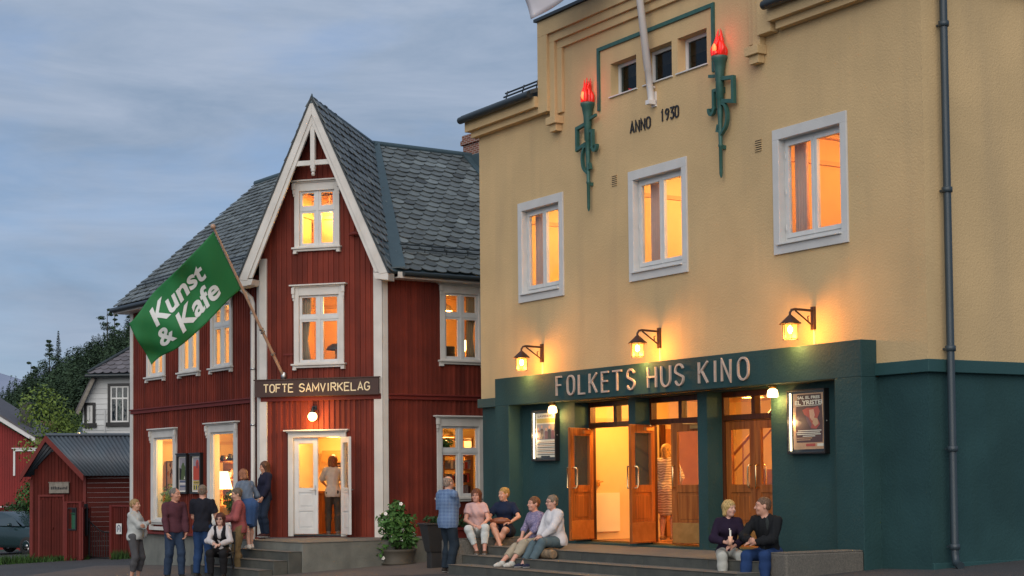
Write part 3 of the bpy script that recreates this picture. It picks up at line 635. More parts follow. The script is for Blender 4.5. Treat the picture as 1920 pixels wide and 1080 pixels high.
def text_mesh(body, size, offset=0., ext=0., align='LEFT'):
    c = bpy.data.curves.new('lettering', 'FONT'); c.body = body; c.size = size; c.offset = offset; c.extrude = ext; c.align_x = align; c.resolution_u = 4
    o = bpy.data.objects.new('lettering', c); COL.objects.link(o); dg = bpy.context.evaluated_depsgraph_get(); dg.update()
    me = bpy.data.meshes.new_from_object(o.evaluated_get(dg)); COL.objects.unlink(o); bpy.data.objects.remove(o)
    vs = [v.co.copy() for v in me.vertices]; fs = [list(p.vertices) for p in me.polygons]; bpy.data.meshes.remove(me); return vs, fs
def put_text(b, fr, body, x, z, size, y, m=0, width=None, offset=0., align='LEFT'):
    vs, fs = text_mesh(body, size, offset, 0, 'LEFT')
    if not vs: return
    w = max(v.x for v in vs) - min(v.x for v in vs); k = width/w if width else 1; x0 = min(v.x for v in vs)
    dx = -(w*k)/2 if align == 'CENTER' else 0
    b.add([fr.w(x + dx + (v.x-x0)*k, y, z + v.y) for v in vs], fs, m)
M['lit'] = mat('poster_light_tube', (1, .9, .7), .5, emis=(1, .82, .52), estr=2.4)
for nm, c_ in (('p_white', (.82, .76, .66)), ('p_dark', (.06, .016, .012)), ('p_red', (.50, .06, .03)), ('p_tan', (.62, .34, .18)), ('p_skin', (.70, .36, .22)), ('p_grey', (.30, .27, .30)), ('p_plum', (.16, .05, .07)), ('p_yel', (.62, .45, .09)), ('p_black', (.02, .018, .018)), ('p_blue', (.05, .08, .16)), ('p_green', (.07, .10, .03))):
    M[nm] = mat('poster_' + nm[2:], c_, .6, .25, 30)
PM = [M[k] for k in ('p_white', 'p_dark', 'p_red', 'p_tan', 'p_skin', 'p_grey', 'p_plum', 'p_yel', 'p_black', 'p_blue', 'p_green')] + [mat('poster_brown', (.085, .020, .012), .6, .4, 12)]
def poster_case(x0, x1, z0, z1, style, label):
    t = thing('poster_case', K.w((x0+x1)/2, 0, z0), label, 'poster case', 'lit poster cases beside the cinema doors')
    d = .10; b = MB(); e = .026
    b.box(K, x0, x0+e, -d, -.001, z0, z1); b.box(K, x1-e, x1, -d, -.001, z0, z1); b.box(K, x0+e, x1-e, -d, -.001, z1-e, z1); b.box(K, x0+e, x1-e, -d, -.001, z0, z0+e); b.box(K, x0+e, x1-e, -.012, -.001, z0+e, z1-e)
    b.ball(K, (x1+.004, -.06, (z0+z1)/2), .012, 8, 1)
    b.build('case_frame', [M['frame'], M['steel']], t, bevel=.004)
    b = MB(); a0, a1, c0, c1 = x0+.10, x1-e-.025, z0+.07, z1-.06; yy = -.052; w = a1-a0; h = c1-c0
    b.box(K, a0, a1, yy, yy+.005, c0, c1, 3 if style else 0)
    cx_ = (a0+a1)/2; y2 = yy-.002
    def rect(u0, u1, v0, v1, m): b.quad([K.w(a0+w*u0, y2, c0+h*v0), K.w(a0+w*u1, y2, c0+h*v0), K.w(a0+w*u1, y2, c0+h*v1), K.w(a0+w*u0, y2, c0+h*v1)], m)
    def poly(pts, m, dy=0): b.quad([K.w(a0+w*u, y2-dy, c0+h*v) for u, v in pts], m)
    if style:
        poly([(.10, .12), (.93, .12), (.95, .5), (.90, .98), (.14, .98), (.06, .55)], 11, -.001)
        put_text(b, K, 'SAL EL FRES', cx_, c0+h*.90, .058, y2, 0, w*.72, .002, 'CENTER'); put_text(b, K, 'EL YRISTEI', cx_, c0+h*.80, .085, y2, 0, w*.88, .003, 'CENTER')
        rect(.1, .9, .775, .785, 0)
        poly([(.30,.70),(.45,.74),(.62,.73),(.80,.76),(.86,.66),(.78,.55),(.86,.44),(.74,.36),(.58,.37),(.48,.46),(.50,.56),(.36,.62)], 2); poly([(.52,.70),(.66,.71),(.70,.60),(.62,.50),(.54,.56)], 4, .001); poly([(.40,.60),(.50,.56),(.60,.44),(.56,.38),(.44,.50)], 6, .001); poly([(.66,.56),(.78,.54),(.82,.45),(.70,.40),(.62,.46)], 3, .001)
        for k, (u0, u1) in enumerate(((.15,.9), (.1,.85), (.12,.88), (.3,.7), (.1,.6), (.1,.55))): rect(u0, u1, .325-k*.033, .340-k*.033, 0 if k < 4 else 3)
        rect(.05, .35, .05, .10, 3); rect(.40, .70, .05, .10, 2); rect(.76, .96, .05, .10, 0)
    else:
        put_text(b, K, 'LAVENDEL', cx_, c0+h*.915, .05, y2, 6, w*.78, .001, 'CENTER')
        rect(.04, .96, .78, .88, 7); rect(.04, .96, .40, .755, 5)
        for u, m, hh in ((.12, 6, .28), (.30, 1, .33), (.52, 6, .26), (.68, 8, .31), (.85, 6, .27)):
            poly([(u-.09,.41),(u+.09,.41),(u+.08,.41+hh*.65),(u+.035,.41+hh*.72),(u-.035,.41+hh*.72),(u-.08,.41+hh*.65)], m, .0005); poly([(u+.045*cos(k*pi/4), .41+hh*.86+.035*sin(k*pi/4)) for k in range(8)], 4, .001)
        for k in range(8): rect(.06, .94, .335-k*.04, .352-k*.04, 8 if k % 2 else 3)
        rect(.25, .70, .0, .035, 8)
    b.build('poster', PM, t)
    b = MB(); b.tube([K.w(x0+.055, -.068, z0+.05), K.w(x0+.055, -.068, z1-.05)], .014, 8); b.build('light_tube', M['lit'], t)
    lamp_light('case_glow', K.w(x0+.085, -.082, (z0+z1)/2), 3.5, (1, .60, .28), .05, t)
    b = MB(); b.box(K, x0+e, x1-e, -d+.006, -d+.010, z0+e, z1-e); b.build('pane', M['glass'], t)
poster_case(-10.03, -9.20, 2.02, 2.965, 0, 'lit poster case with a group photo poster, left of the open doors')
poster_case(-2.81, -1.975, 2.025, 2.985, 1, 'lit poster case with a dark red film poster, right of the closed doors')

# flag pole and white flag on the cinema
fp = thing('flag_pole', K.w(-6.146, 0, 8.0), 'white flag pole with white flag rising in front of the attic windows', 'flagpole')
b = MB(); o_ = .125; P0 = K.w(-6.146, -.07, 8.02)
tip = K.w(-6.146, -.07-o_*4.6, 12.62); b.tube([P0, P0.lerp(tip, .115), P0.lerp(tip, .116), tip], [.058, .058, .068, .045], 14); b.ball(fat(tip), (0, 0, .05), .08, 12); b.build('pole', M['whitepole'], fp)
b = MB(); b.box(K, -6.2, -6.09, -.16, -.001, 7.98, 8.05); b.box(K, -6.20, -6.09, -.03, -.001, 7.95, 8.2); b.tube([K.w(-6.146, -.001, 8.28), K.w(-6.146, -.12, 8.30)], .02, 6); b.build('pole_bracket', M['whitepole'], fp)
def cloth(cor, nu, nv, amp, waves, name, m, parent):
    """cloth through corners (hoist top, hoist bottom, fly bottom, fly top) with soft folds; returns its surface function"""
    A, B, C_, D = [Vector(c) for c in cor]; nrm = (D-A).cross(B-A).normalized()
    if nrm.y > 0: nrm = -nrm
    def S(u, v):                                            # u 0 at hoist, 1 at fly; v 0 top, 1 bottom
        p = A.lerp(D, u).lerp(B.lerp(C_, u), v)
        k = min(1, u*2.5)
        return p + nrm * (amp*k*(sin(u*waves[0]+v*waves[1]) + .55*sin(u*waves[0]*1.9 - v*3 + 1) + .25*sin(u*23+v*9)*u)) + Vector((0, 0, -.10*sin(pi*u)*(v-.25)*k))
    b = MB(); P = [S(i/nu, j/nv) for i in range(nu+1) for j in range(nv+1)]; n = nv+1
    b.add(P, [(i*n+j, (i+1)*n+j, (i+1)*n+j+1, i*n+j+1) for i in range(nu) for j in range(nv)], 0, True)
    o = b.build(name, m, parent); o.modifiers.new('thick', 'SOLIDIFY').thickness = .004
    return o, S, nrm
dK = 27.3
cA, cB = tip.lerp(P0, .05), P0.lerp(tip, .56)
ob, S_, n_ = cloth([cA, cB, at(995, 36, 28.9), at(955, -70, 28.9)], 24, 14, .05, (9, 3), 'flag', M['whiteflag'], fp)
b = MB(); vs, fs = text_mesh('KINO', .5, .01); 
b.add([S_(.86 - .74*v.x/1.6, .62 - .9*v.y/1.4*.6) + n_*.015 for v in vs], fs); b.build('flag_lettering', M['black'], ob)

# ------------------------------------------------------------------ the red corner shop
RC = Vector((-3.948, 35.056, 0)); C = Fr(RC, aC + pi)       # gable front
P1, P2 = C.w(-1.475, 0, 0), C.w(1.301, 0, 0)
Lw = Fr(P1, aL + pi)                                        # long side: x < 0 runs away to the left
Rw = Fr(P2, aL + pi/2)                                      # right wing: x > 0 runs away to the right
shop = thing('corner_shop', C.w(0, 0, -.1), 'dark red wooden corner shop with slate roof and steep white-trimmed gable', 'shop building')
ZB, ZE = .50, 6.12
# openings: x0, x1, z0, z1 of the glazed hole
LLOW = [(-5.74, -4.60, .80, 2.76), (-2.50, -1.30, .80, 2.80)]
LUP = [(-6.08, -5.22, 4.28, 5.66), (-4.13, -3.25, 4.28, 5.66), (-2.38, -1.50, 4.28, 5.66)]
CUP, CGAB, CDOOR = (-.575, .345, 4.20, 5.62), (-.555, .255, 6.68, 7.85), (-.715, .378, .555, 2.61)
RUP, RLOW = (1.545, 2.42, 4.28, 5.69), (1.44, 2.40, 1.34, 2.83)
def gable_top(x): return 9.60 - abs(x + .095)*2.17
def boards(b, fr, x0, x1, z0, top, holes, rnd):
    p = .118; n = int((x1-x0)/p); p = (x1-x0)/n
    for i in range(n):
        xa = x0 + i*p; xc = xa + p/2; t = top(xc) if callable(top) else top; segs = [(z0, t)]
        for hx0, hx1, hz0, hz1 in holes:
            if hx0 - p*.5 < xc < hx1 + p*.5:
                segs = [s for a, c in segs for s in ((a, min(c, hz0)), (max(a, hz1), c)) if s[1] - s[0] > .01]
        tn = rnd.random()
        for a, c in segs:
            k = len(b.f); b.box(fr, xa, xa+p-.03, 0, .04, a, c); b.box(fr, xa+p-.036, xa+p+.004, -.02, .03, a, c)
            for q_ in range(k, len(b.f)): b.t[q_] = tn
rnd = random.Random(5)
for nm, fr, x0, x1, top, holes in (('long_side_wall', Lw, -7.19, -.02, ZE, LLOW+LUP), ('gable_wall', C, -1.475, 1.301, lambda x: max(ZE, gable_top(x)), [CUP, CGAB, CDOOR]), ('wing_wall', Rw, .02, 8.0, ZE, [RUP, RLOW])):
    b = MB(); boards(b, fr, x0, x1, ZB, top, holes, rnd); b.build(nm, M['red'], shop)
b = MB()                                                    # closed back of the building
A_, B_ = Lw.w(-7.19, 0, 0), Rw.w(8, 0, 0); A2, B2 = Lw.w(-7.19, 7.2, 0), Rw.w(8, 7.2, 0); Qb = Lw.w(1.2, 7.2, 0)
for p_, q_ in ((A_, A2), (A2, B2), (B2, B_)): b.quad([p_+Vector((0,0,ZB)), q_+Vector((0,0,ZB)), q_+Vector((0,0,ZE)), p_+Vector((0,0,ZE))])
for fr, x in ((Lw, -7.18), (Rw, 7.98)): b.quad([fr.w(x, 0, ZE), fr.w(x, 7.2, ZE), fr.w(x, 3.6, 9.4)])
b.build('rear_wall', M['red'], shop)
b = MB()
b.box(Lw, -7.15, -.02, .05, .3, -1.2, ZB-.03); b.box(Rw, .02, 8, .05, .3, -1.2, ZB-.03); b.box(C, -1.47, 1.30, .05, .3, -1.2, ZB-.03); b.build('plinth', M['concrete'], shop)
b = MB()
b.box(Lw, -7.2, -.03, -.075, .1, ZB-.05, ZB+.004); b.box(Rw, .03, 8, -.075, .1, ZB-.05, ZB+.004)
for fr, x0, x1 in ((Lw, -7.2, -.16), (C, -1.47, 1.30), (Rw, .14, 8)):
    b.box(fr, x0, x1, -.055, .0, 3.385, 3.465); b.box(fr, x0, x1, -.085, .0, 3.466, 3.50)
b.build('belt_moulding', M['redtrim'], shop, bevel=.006)
for fr, xa, xb, zt_ in ((C, -1.50, -1.33, 6.45), (C, 1.135, 1.33, 6.40), (Rw, .01, .13, 6.0), (Lw, -.13, -.01, 6.0), (Lw, -7.25, -7.08, 5.9)):   # white corner boards
    b = MB(); b.box(fr, xa, xb, -.045 if fr is C else -.044, .03, ZB, zt_); b.build('corner_board', M['white'], shop, bevel=.005)

def casing(b, fr, h, hd=.17, sd=.115, head=True, sill=True, brackets=True, m=0):
    x0, x1, z0, z1 = h; y0, y1 = -.05, .06
    b.box(fr, x0-sd, x0, y0, y1, z0-.03, z1+hd); b.box(fr, x1, x1+sd, y0, y1, z0-.03, z1+hd); b.box(fr, x0, x1, y0, y1, z1, z1+hd)
    if sill:
        b.box(fr, x0, x1, y0, y1, z0-.03, z0); b.box(fr, x0-sd-.045, x1+sd+.045, -.115, y1, z0-.068, z0-.031); b.box(fr, x0-sd-.02, x1+sd+.02, -.075, y1, z0-.118, z0-.069)
        for xx in (x0-sd-.02, x1+sd-.06): b.box(fr, xx, xx+.08, -.085, y1, z0-.165, z0-.119)
    if head:
        b.box(fr, x0-sd-.03, x1+sd+.03, -.075, y1, z1+hd+.001, z1+hd+.03); b.box(fr, x0-sd-.075, x1+sd+.075, -.13, y1, z1+hd+.031, z1+hd+.062)
    if brackets:
        for xx in (x0-sd-.035, x1+sd-.035):
            b.box(fr, xx, xx+.07, -.10, -.051, z1+hd-.13, z1+hd); b.box(fr, xx+.01, xx+.06, -.085, -.051, z1+hd-.22, z1+hd-.131); b.box(fr, xx+.02, xx+.05, -.07, -.051, z1+hd-.28, z1+hd-.221)
def house_window(fr, h, cols=2, bar=.66, head=True, parent=None):
    x0, x1, z0, z1 = h; b = MB(); casing(b, fr, h, head=head, brackets=head); w = b.build('window', M['white'], parent or shop, bevel=.005)
    b = MB(); f = .055; y0, y1 = .0, .05; zb = z0 + (z1-z0)*bar; m_ = (x0+x1)/2
    b.box(fr, m_-.03, m_+.03, y0-.012, y1, z0, z1); b.box(fr, x0, m_-.03, y0-.012, y1, zb-.03, zb+.03); b.box(fr, m_+.03, x1, y0-.012, y1, zb-.03, zb+.03)
    for a, c in ((x0, m_-.03), (m_+.03, x1)):
        for d, e in ((z0, zb-.03), (zb+.03, z1)):
            b.box(fr, a, a+f, y0, y1, d, e); b.box(fr, c-f, c, y0, y1, d, e); b.box(fr, a+f, c-f, y0, y1, d, d+f); b.box(fr, a+f, c-f, y0, y1, e-f*.8, e)
    b.build('sash', M['winwhite'], w, bevel=.003)
    g = MB(); g.box(fr, x0+.02, x1-.02, .024, .028, z0+.02, z1-.02); g.build('pane', M['glass'], w)
    return w
def shop_window(fr, h):
    x0, x1, z0, z1 = h; b = MB(); casing(b, fr, h, hd=.16, sd=.17 if h is LLOW[0] else .17); b.box(fr, x0-.17, x1+.17, -.095, .06, z0-.25, z0-.166); w = b.build('shop_window', M['white'], shop, bevel=.005)
    b = MB(); f = .045; b.box(fr, x0, x0+f, .0, .05, z0, z1); b.box(fr, x1-f, x1, .0, .05, z0, z1); b.box(fr, x0+f, x1-f, .0, .05, z1-f, z1); b.box(fr, x0+f, x1-f, .0, .05, z0, z0+f); b.build('sash', M['winwhite'], w, bevel=.003)
    g = MB(); g.box(fr, x0+.02, x1-.02, .024, .028, z0+.02, z1-.02); g.build('pane', M['glass'], w)
    l = MB(); l.box(fr, x0-.04, x0-.005, .051, .19, z0-.06, z1+.05); l.box(fr, x1+.005, x1+.04, .051, .19, z0-.06, z1+.05); l.box(fr, x0-.04, x1+.04, .051, .75, z0-.10, z0-.061); l.build('display_lining', M['cream'], w)
for h in LLOW: shop_window(Lw, h)
for h in LUP: house_window(Lw, h)
house_window(C, CUP); house_window(C, CGAB); house_window(Rw, RUP); house_window(Rw, RLOW, bar=.64)
# rooms behind the windows
room(shop, Lw, -6.95, -1.16, .06, 3.0, .50, 3.2, 'room'); room(shop, Lw, -6.95, -1.16, .06, 3.0, 3.6, 6.05, 'room')
room(shop, C, -1.12, 1.02, .06, 1.95, .53, 3.2, 'room'); room(shop, C, -1.12, 1.02, .06, 1.95, 3.6, 6.1, 'roomor'); room(shop, C, -.60, .30, .06, .72, 6.5, 7.9, 'roomor')
room(shop, Rw, 1.37, 4.6, .06, 2.8, .6, 3.2, 'room'); room(shop, Rw, 1.37, 4.6, .06, 2.8, 3.6, 6.05, 'roomor')
for fr, x, y, z, p_, c_ in ((Lw, -5.3, 1.0, 2.95, 34, (1,.55,.16)), (Lw, -1.9, 1.2, 2.95, 30, (1,.52,.13)), (Lw, -4.9, 1.5, 5.8, 40, (1,.60,.22)), (Lw, -2.2, 1.4, 5.8, 36, (1,.58,.20)), (C, -.2, 1.0, 2.95, 15, (1,.55,.15)), (C, .45, 1.1, 5.85, 16, (1,.50,.11)),
                         (C, -.05, .42, 7.8, 9, (1,.55,.15)), (Rw, 2.4, 1.3, 2.95, 26, (1,.55,.15)), (Rw, 2.5, 1.5, 5.8, 24, (1,.50,.12))):
    room_lamp(shop, fr.w(x, y, z-.3), p_*1.45*(1.0 if fr is not C else 1.5), (1, c_[1]+.05, c_[2]+.04), .12)
def curtain(fr, x0, x1, y, z0, z1, m, parent, pinch=0.):
    c = MB(); n = 26; P = []
    for i in range(n+1):
        t = i/n
        for k in range(7):
            s_ = k/6; pw = 1 - pinch*math.exp(-((s_-.35)/.22)**2); P.append(fr.w(x0+(x1-x0)*t*pw, y + .022*sin(t*26), z0+(z1-z0)*s_))
    c.add(P, [(i*7+k, (i+1)*7+k, (i+1)*7+k+1, i*7+k+1) for i in range(n) for k in range(6)], 0, True); o = c.build('curtain', m, parent); o.modifiers.new('thick', 'SOLIDIFY').thickness = .008
curtain(C, -.58, -.36, .12, 4.2, 5.62, M['curtaingrey'], shop, .35); curtain(Rw, 2.20, 2.44, .12, 4.28, 5.70, M['curtaingrey'], shop, .3)
for h in LUP:
    curtain(Lw, h[0], h[0]+.26, .14, h[2], h[3], M['cream'], shop); curtain(Lw, h[1]-.22, h[1], .14, h[2], h[3], M['cream'], shop)

# slate roofs: every slate a rounded plate of its own tilt and tone
def slates(b, o, u, v, poly, rnd, sw=.31, sh=.205):
    """o origin, u along the eave, v up the slope, poly: region in (u, v)"""
    u, v = Vector(u).normalized(), Vector(v).normalized(); n = u.cross(v)
    if n.z < 0: n = -n
    from mathutils.geometry import intersect_point_tri_2d
    def inside(x, y):
        c = False; j = len(poly)-1
        for i in range(len(poly)):
            (xi, yi), (xj, yj) = poly[i], poly[j]
            if (yi > y) != (yj > y) and x < (xj-xi)*(y-yi)/(yj-yi)+xi: c = not c
            j = i
        return c
    x0, x1 = min(p[0] for p in poly), max(p[0] for p in poly); y0, y1 = min(p[1] for p in poly), max(p[1] for p in poly)
    ar = sum(poly[i][0]*poly[(i+1) % len(poly)][1] - poly[(i+1) % len(poly)][0]*poly[i][1] for i in range(len(poly)))
    ring = poly if ar > 0 else poly[::-1]
    def clip(pts):                                          # cut a slate at the edges of its roof plane
        for i in range(len(ring)):
            (ax, ay), (bx, by) = ring[i], ring[(i+1) % len(ring)]; ln = math.hypot(bx-ax, by-ay); mrg = .04 if abs(by-ay) < .01*ln else .012
            sd = [((bx-ax)*(py-ay) - (by-ay)*(px-ax))/ln + mrg for px, py in pts]; out = []
            for j in range(len(pts)):
                k = (j+1) % len(pts)
                if sd[j] >= 0: out.append(pts[j])
                if (sd[j] >= 0) != (sd[k] >= 0):
                    t = sd[j]/(sd[j]-sd[k]); out.append((pts[j][0]+(pts[k][0]-pts[j][0])*t, pts[j][1]+(pts[k][1]-pts[j][1])*t))
            pts = out
            if len(pts) < 3: return []
        return pts
    r = 0; y = y0 - .02
    while y < y1:
        x = x0 - sw + (sw/2 if r % 2 else 0)
        while x < x1 + sw:
            cx_, cy_ = x + sw/2 + rnd.uniform(-.012, .012), y + sh*.5
            if True:
                L_s = sh*1.8; hw = sw*.515; dz0 = .046 + rnd.uniform(0, .016); tilt = rnd.uniform(-.05, .05) + .20; yb = y + rnd.uniform(-.012, .012)
                pts = [(-hw, L_s), (-hw, .15), (-hw*.86, .085), (-hw*.55, .028), (-hw*.15, 0), (hw*.3, 0), (hw*.68, .035), (hw*.90, .09), (hw, .15), (hw, L_s)]
                pts = [(px_*cos(tilt)-py_*sin(tilt), px_*sin(tilt)+py_*cos(tilt)) for px_, py_ in pts]
                pts = clip([(cx_+px_, yb+py_) for px_, py_ in pts])
                k = len(pts)
                if k < 3: x += sw; continue
                P = []
                for lo in (0, 1):
                    for X, Y in pts: P.append(o + u*X + v*Y + n*(dz0*(1-(Y-yb)/L_s) + .008 - (.020 if lo else 0)))
                tn = min(1, max(0, rnd.gauss(.46, .17) + (.4 if rnd.random() < .04 else 0)))
                b.add(P, [tuple(range(k-1, -1, -1))] + [tuple(range(k, 2*k))] + [(i, (i+1) % k, k+(i+1) % k, k+i) for i in range(k)], 0, False, tn)
            x += sw
        y += sh; r += 1
PIT = .878; EO = .35; HR = 3.6; ZR = 6.06 + PIT*(HR+EO)     # both wings: eave overhang .35, ridge 3.6 m behind the wall
def plane_pt(fr, x, ly): return fr.w(x, ly, 6.06 + PIT*(ly+EO))
Qx = Lw.w(0, 0, 0)
# inner corner on the gable axis where the ridges meet
import mathutils
def line_meet(fr1, fr2, D):
    a, b_ = fr1.w(0, D, 0), fr2.w(0, D, 0); r_ = mathutils.geometry.intersect_line_line_2d
    d1, d2 = fr1.ex, fr2.ex; den = d1.x*d2.y - d1.y*d2.x; w_ = b_ - a; t_ = (w_.x*d2.y - w_.y*d2.x)/den
    return a + d1*t_
J = line_meet(Lw, Rw, HR); J.z = ZR
apex = C.w(-.095, -.38, 9.74)
rnd = random.Random(11)
sl = Vector((0, 0, 0))
def slope_dir(fr): return (fr.ey + Vector((0, 0, PIT))).normalized()
SL = sqrt(1 + PIT*PIT)
# gable eave corners
gR, gL = C.w(1.60, -.38, 6.02), C.w(-1.79, -.38, 6.02)
def underlay(pts, name='roof_deck', off=-.03):
    b = MB(); n = (pts[1]-pts[0]).cross(pts[2]-pts[0]).normalized(); n = n if n.z > 0 else -n
    k = len(pts); P = [p + n*off for p in pts] + [p + n*(off-.07) for p in pts]
    b.add(P, [tuple(range(k)), tuple(range(2*k-1, k-1, -1))] + [(i, k+i, k+(i+1) % k, (i+1) % k) for i in range(k)]); return b
roof = None
def roof_plane(fr, xa, xb, regions, name, valley):
    """slated plane of a wing between local x bounds; valley: (x at eave, x at ridge) on the gable's side"""
    o = fr.w(0, -EO, 6.06); u = fr.ex; v = slope_dir(fr); b = MB(); H = (HR+EO)*SL
    poly = regions(H); slates(b, o, u, v, poly, rnd)
    r_ = b.build(name, M['slate'], shop)
    pts = [o + u*p[0] + v*p[1] for p in poly]; d = underlay(pts); d.build('roof_deck', M['lead'], r_)
    return r_
jl = (J - Lw.o).dot(Lw.ex); jr = (J - Rw.o).dot(Rw.ex)
H_ = (HR+EO)*SL
roof_plane(Rw, 0, 8, lambda H: [(.22, 0), (8.3, 0), (8.3, H), (jr, H)], 'wing_roof', None)
roof_plane(Lw, -8, 0, lambda H: [(-7.55, 0), (-.25, 0), (jl, H), (-7.55, H)], 'long_side_roof', None)
J2 = line_meet(Lw, Rw, 7.6); J2.z = ZR - PIT*4
for fr, xe in ((Rw, 8.3), (Lw, -7.55)):                     # rear slopes
    b = underlay([J, fr.w(xe, HR, ZR), fr.w(xe, 7.6, ZR-PIT*4), J2]); b.build('rear_roof', M['lead'], shop)
vR, vL = plane_pt(Rw, .22, -EO), plane_pt(Lw, -.25, -EO)
for A, G, V, s_, nm in ((apex, gR, vR, 1, 'gable_roof'), (apex, gL, vL, -1, 'gable_roof')):
    # gable slope: from front edge A-G back to the ridge junction and valley foot
    u = (J - A); v = (A - G).normalized(); u = (u - v*u.dot(v)).normalized(); o = G.copy()
    loc2 = lambda p: ((p-o).dot(u), (p-o).dot(v))
    poly = [loc2(G), loc2(V), loc2(J), loc2(A)]
    b = MB(); slates(b, o, u, v, poly, rnd, .31, .205); r_ = b.build(nm, M['slate'], shop)
    d = underlay([G, V, J, A]); d.build('roof_deck', M['lead'], r_)
# lead along ridges and valleys, dark verge edges
b = MB()
def strip(p, q, w, side, up=.05, m=0):
    d = (q-p).normalized(); s_ = (side - d*side.dot(d)).normalized(); b.add([p + s_*w + Vector((0,0,up)), p - s_*w + Vector((0,0,up)), q - s_*w + Vector((0,0,up)), q + s_*w + Vector((0,0,up)), p + s_*w + Vector((0,0,up-.03)), p - s_*w + Vector((0,0,up-.03)), q - s_*w + Vector((0,0,up-.03)), q + s_*w + Vector((0,0,up-.03))],
      [(0,1,2,3), (7,6,5,4), (0,4,5,1), (1,5,6,2), (2,6,7,3), (3,7,4,0)], m)
strip(J, vR, .14, Rw.ex*.9 + Vector((0,0,.35)), .075); strip(J, vL, .12, -Lw.ex*.9 + Vector((0,0,.35)), .07)
b.tube([J + Vector((0,0,.05)), Rw.w(8.3, HR, ZR+.05)], .075, 8); b.tube([J + Vector((0,0,.05)), Lw.w(-7.6, HR, ZR+.05)], .075, 8); b.tube([apex + Vector((0,0,-.02)), J + Vector((0,0,.04))], .055, 8)
b.tube([apex + Vector((0,0,-.1)), apex + Vector((0,0,.10))], [.05, .012], 8)
b.build('ridge_flashing', M['lead'], shop)
# gable barge boards, dark verge, truss
b = MB(); vg = MB(); tr = MB()
for sx, e in ((1, 1.62), (-1, -1.81)):
    ax, az, ez = -.095, 9.72, 5.98; ex_ = e
    d = Vector((ex_-ax, ez-az)).normalized(); nrm = Vector((-d.y, d.x)) * sx; nrm = -nrm if nrm.y > 0 else nrm   # inward (down)
    W1 = .135
    A0 = Vector((ax, az)); E0 = Vector((ex_, ez)); t_ = W1/abs(nrm.y) if abs(nrm.y) > .01 else W1
    tin = Vector((ax, az - W1/abs(nrm.y)))
    b.prism(C, [tuple(A0), tuple(E0), (E0.x - sx*.20, ez-.03), tuple(tin)][::(1 if sx > 0 else -1)], -.41, -.36)
    tin2 = Vector((ax, az - .215/abs(nrm.y))); b.prism(C, [(ax, tin.y+.002), (E0.x-sx*.17, ez+.02), (E0.x-sx*.31, ez+.02), (ax, tin2.y)][::(1 if sx > 0 else -1)], -.385, -.33)
    vg.prism(C, [(ax, az+.075), (ex_+sx*.035, ez-.01), (ex_, ez-.02), (ax, az-.002)][::(1 if sx > 0 else -1)], -.43, -.30)
    b.prism(C, [(E0.x, ez), (E0.x-sx*.005, ez-.16), (E0.x-sx*.30, ez-.12), (E0.x-sx*.34, ez+.0)][::(1 if sx > 0 else -1)], -.40, -.06)
b.build('barge_board', M['white'], shop, bevel=.006); vg.build('verge_edge', M['darkmetal'], shop)
zc = 8.38
tr.box(C, -.72, .53, -.36, -.30, zc-.05, zc+.055); tr.box(C, -.145, -.045, -.372, -.29, 8.26, 9.3); tr.lathe(fat(C.w(-.095, -.33, 0)), [(.0, 8.10), (.03, 8.11), (.045, 8.15), (.03, 8.18), (.05, 8.20), (.05, 8.26), (0, 8.26)], 10)
tr.build('gable_truss', M['white'], shop, bevel=.005)
# soffit/eave boards, gutters, snow guard, downpipe
b = MB()
b.box(Rw, .2, 8.2, -.33, -.0, 5.90, 5.93); b.box(Rw, .2, 8.2, -.36, -.33, 5.90, 6.03); b.box(Lw, -7.5, -.25, -.33, .0, 5.90, 5.93); b.box(Lw, -7.5, -.25, -.36, -.33, 5.90, 6.03)
b.prism(Fp(Lw.w(-7.5, 0, 0), Lw.ey, -Lw.ex), [(-.36, 5.86), (HR, 5.86+PIT*(HR+.36)), (HR, 6.02+PIT*(HR+.36)), (-.36, 6.02)], 0, .05)
b.build('eave_board', M['white'], shop, bevel=.004)
for fr, xa, xb in ((Rw, .3, 8.2), (Lw, -7.55, -.3)): b = MB(); b.tube([fr.w(xa, -.41, 5.99), fr.w(xb, -.41, 5.985)], .06, 10); b.build('gutter', M['darkmetal'], shop)
for fr, x0, x1 in ((Rw, .6, 7), (Lw, -7.2, -1.0)):
    b = MB()
    for ly in (.12, .24):
        p, q_ = plane_pt(fr, x0, ly), plane_pt(fr, x1, ly); b.tube([p + Vector((0,0,.13)), q_ + Vector((0,0,.13))], .016, 6)
    k = 0
    while x0 + k*.55 < x1:
        x = x0 + k*.55; p = plane_pt(fr, x, .12); b.tube([plane_pt(fr, x, .35) + Vector((0,0,.03)), p + Vector((0,0,.02)), p + Vector((0,0,.16))], .012, 6); k += 1
    b.build('snow_guard', M['darkmetal'], shop)
b = MB(); b.tube([Lw.w(-.38, -.40, 5.96), Lw.w(-.30, -.36, 5.85), Lw.w(-.21, -.13, 5.62), Lw.w(-.20, -.10, 5.5), Lw.w(-.20, -.10, .15), Lw.w(-.20, -.2, .05)], .05, 12); dp = b.build('downpipe', M['white'], shop)
for z in (5.3, 4.1, 2.9, 1.6, .8): b = MB(); b.lathe(fat(Lw.w(-.20, -.10, z)), [(.05, -.02), (.06, -.02), (.06, .02), (.05, .02)], 12); b.build('pipe_bracket', M['steel'], dp)
b = MB(); b.tube([C.w(.62, -.09, 6.86), C.w(.74, -.10, 6.88), C.w(.86, -.09, 6.86)], [.03, .05, .03], 8); b.box(C, -.95, -.72, -.03, -.021, 4.36, 4.40); b.build('vent_cap', M['redtrim'], shop)
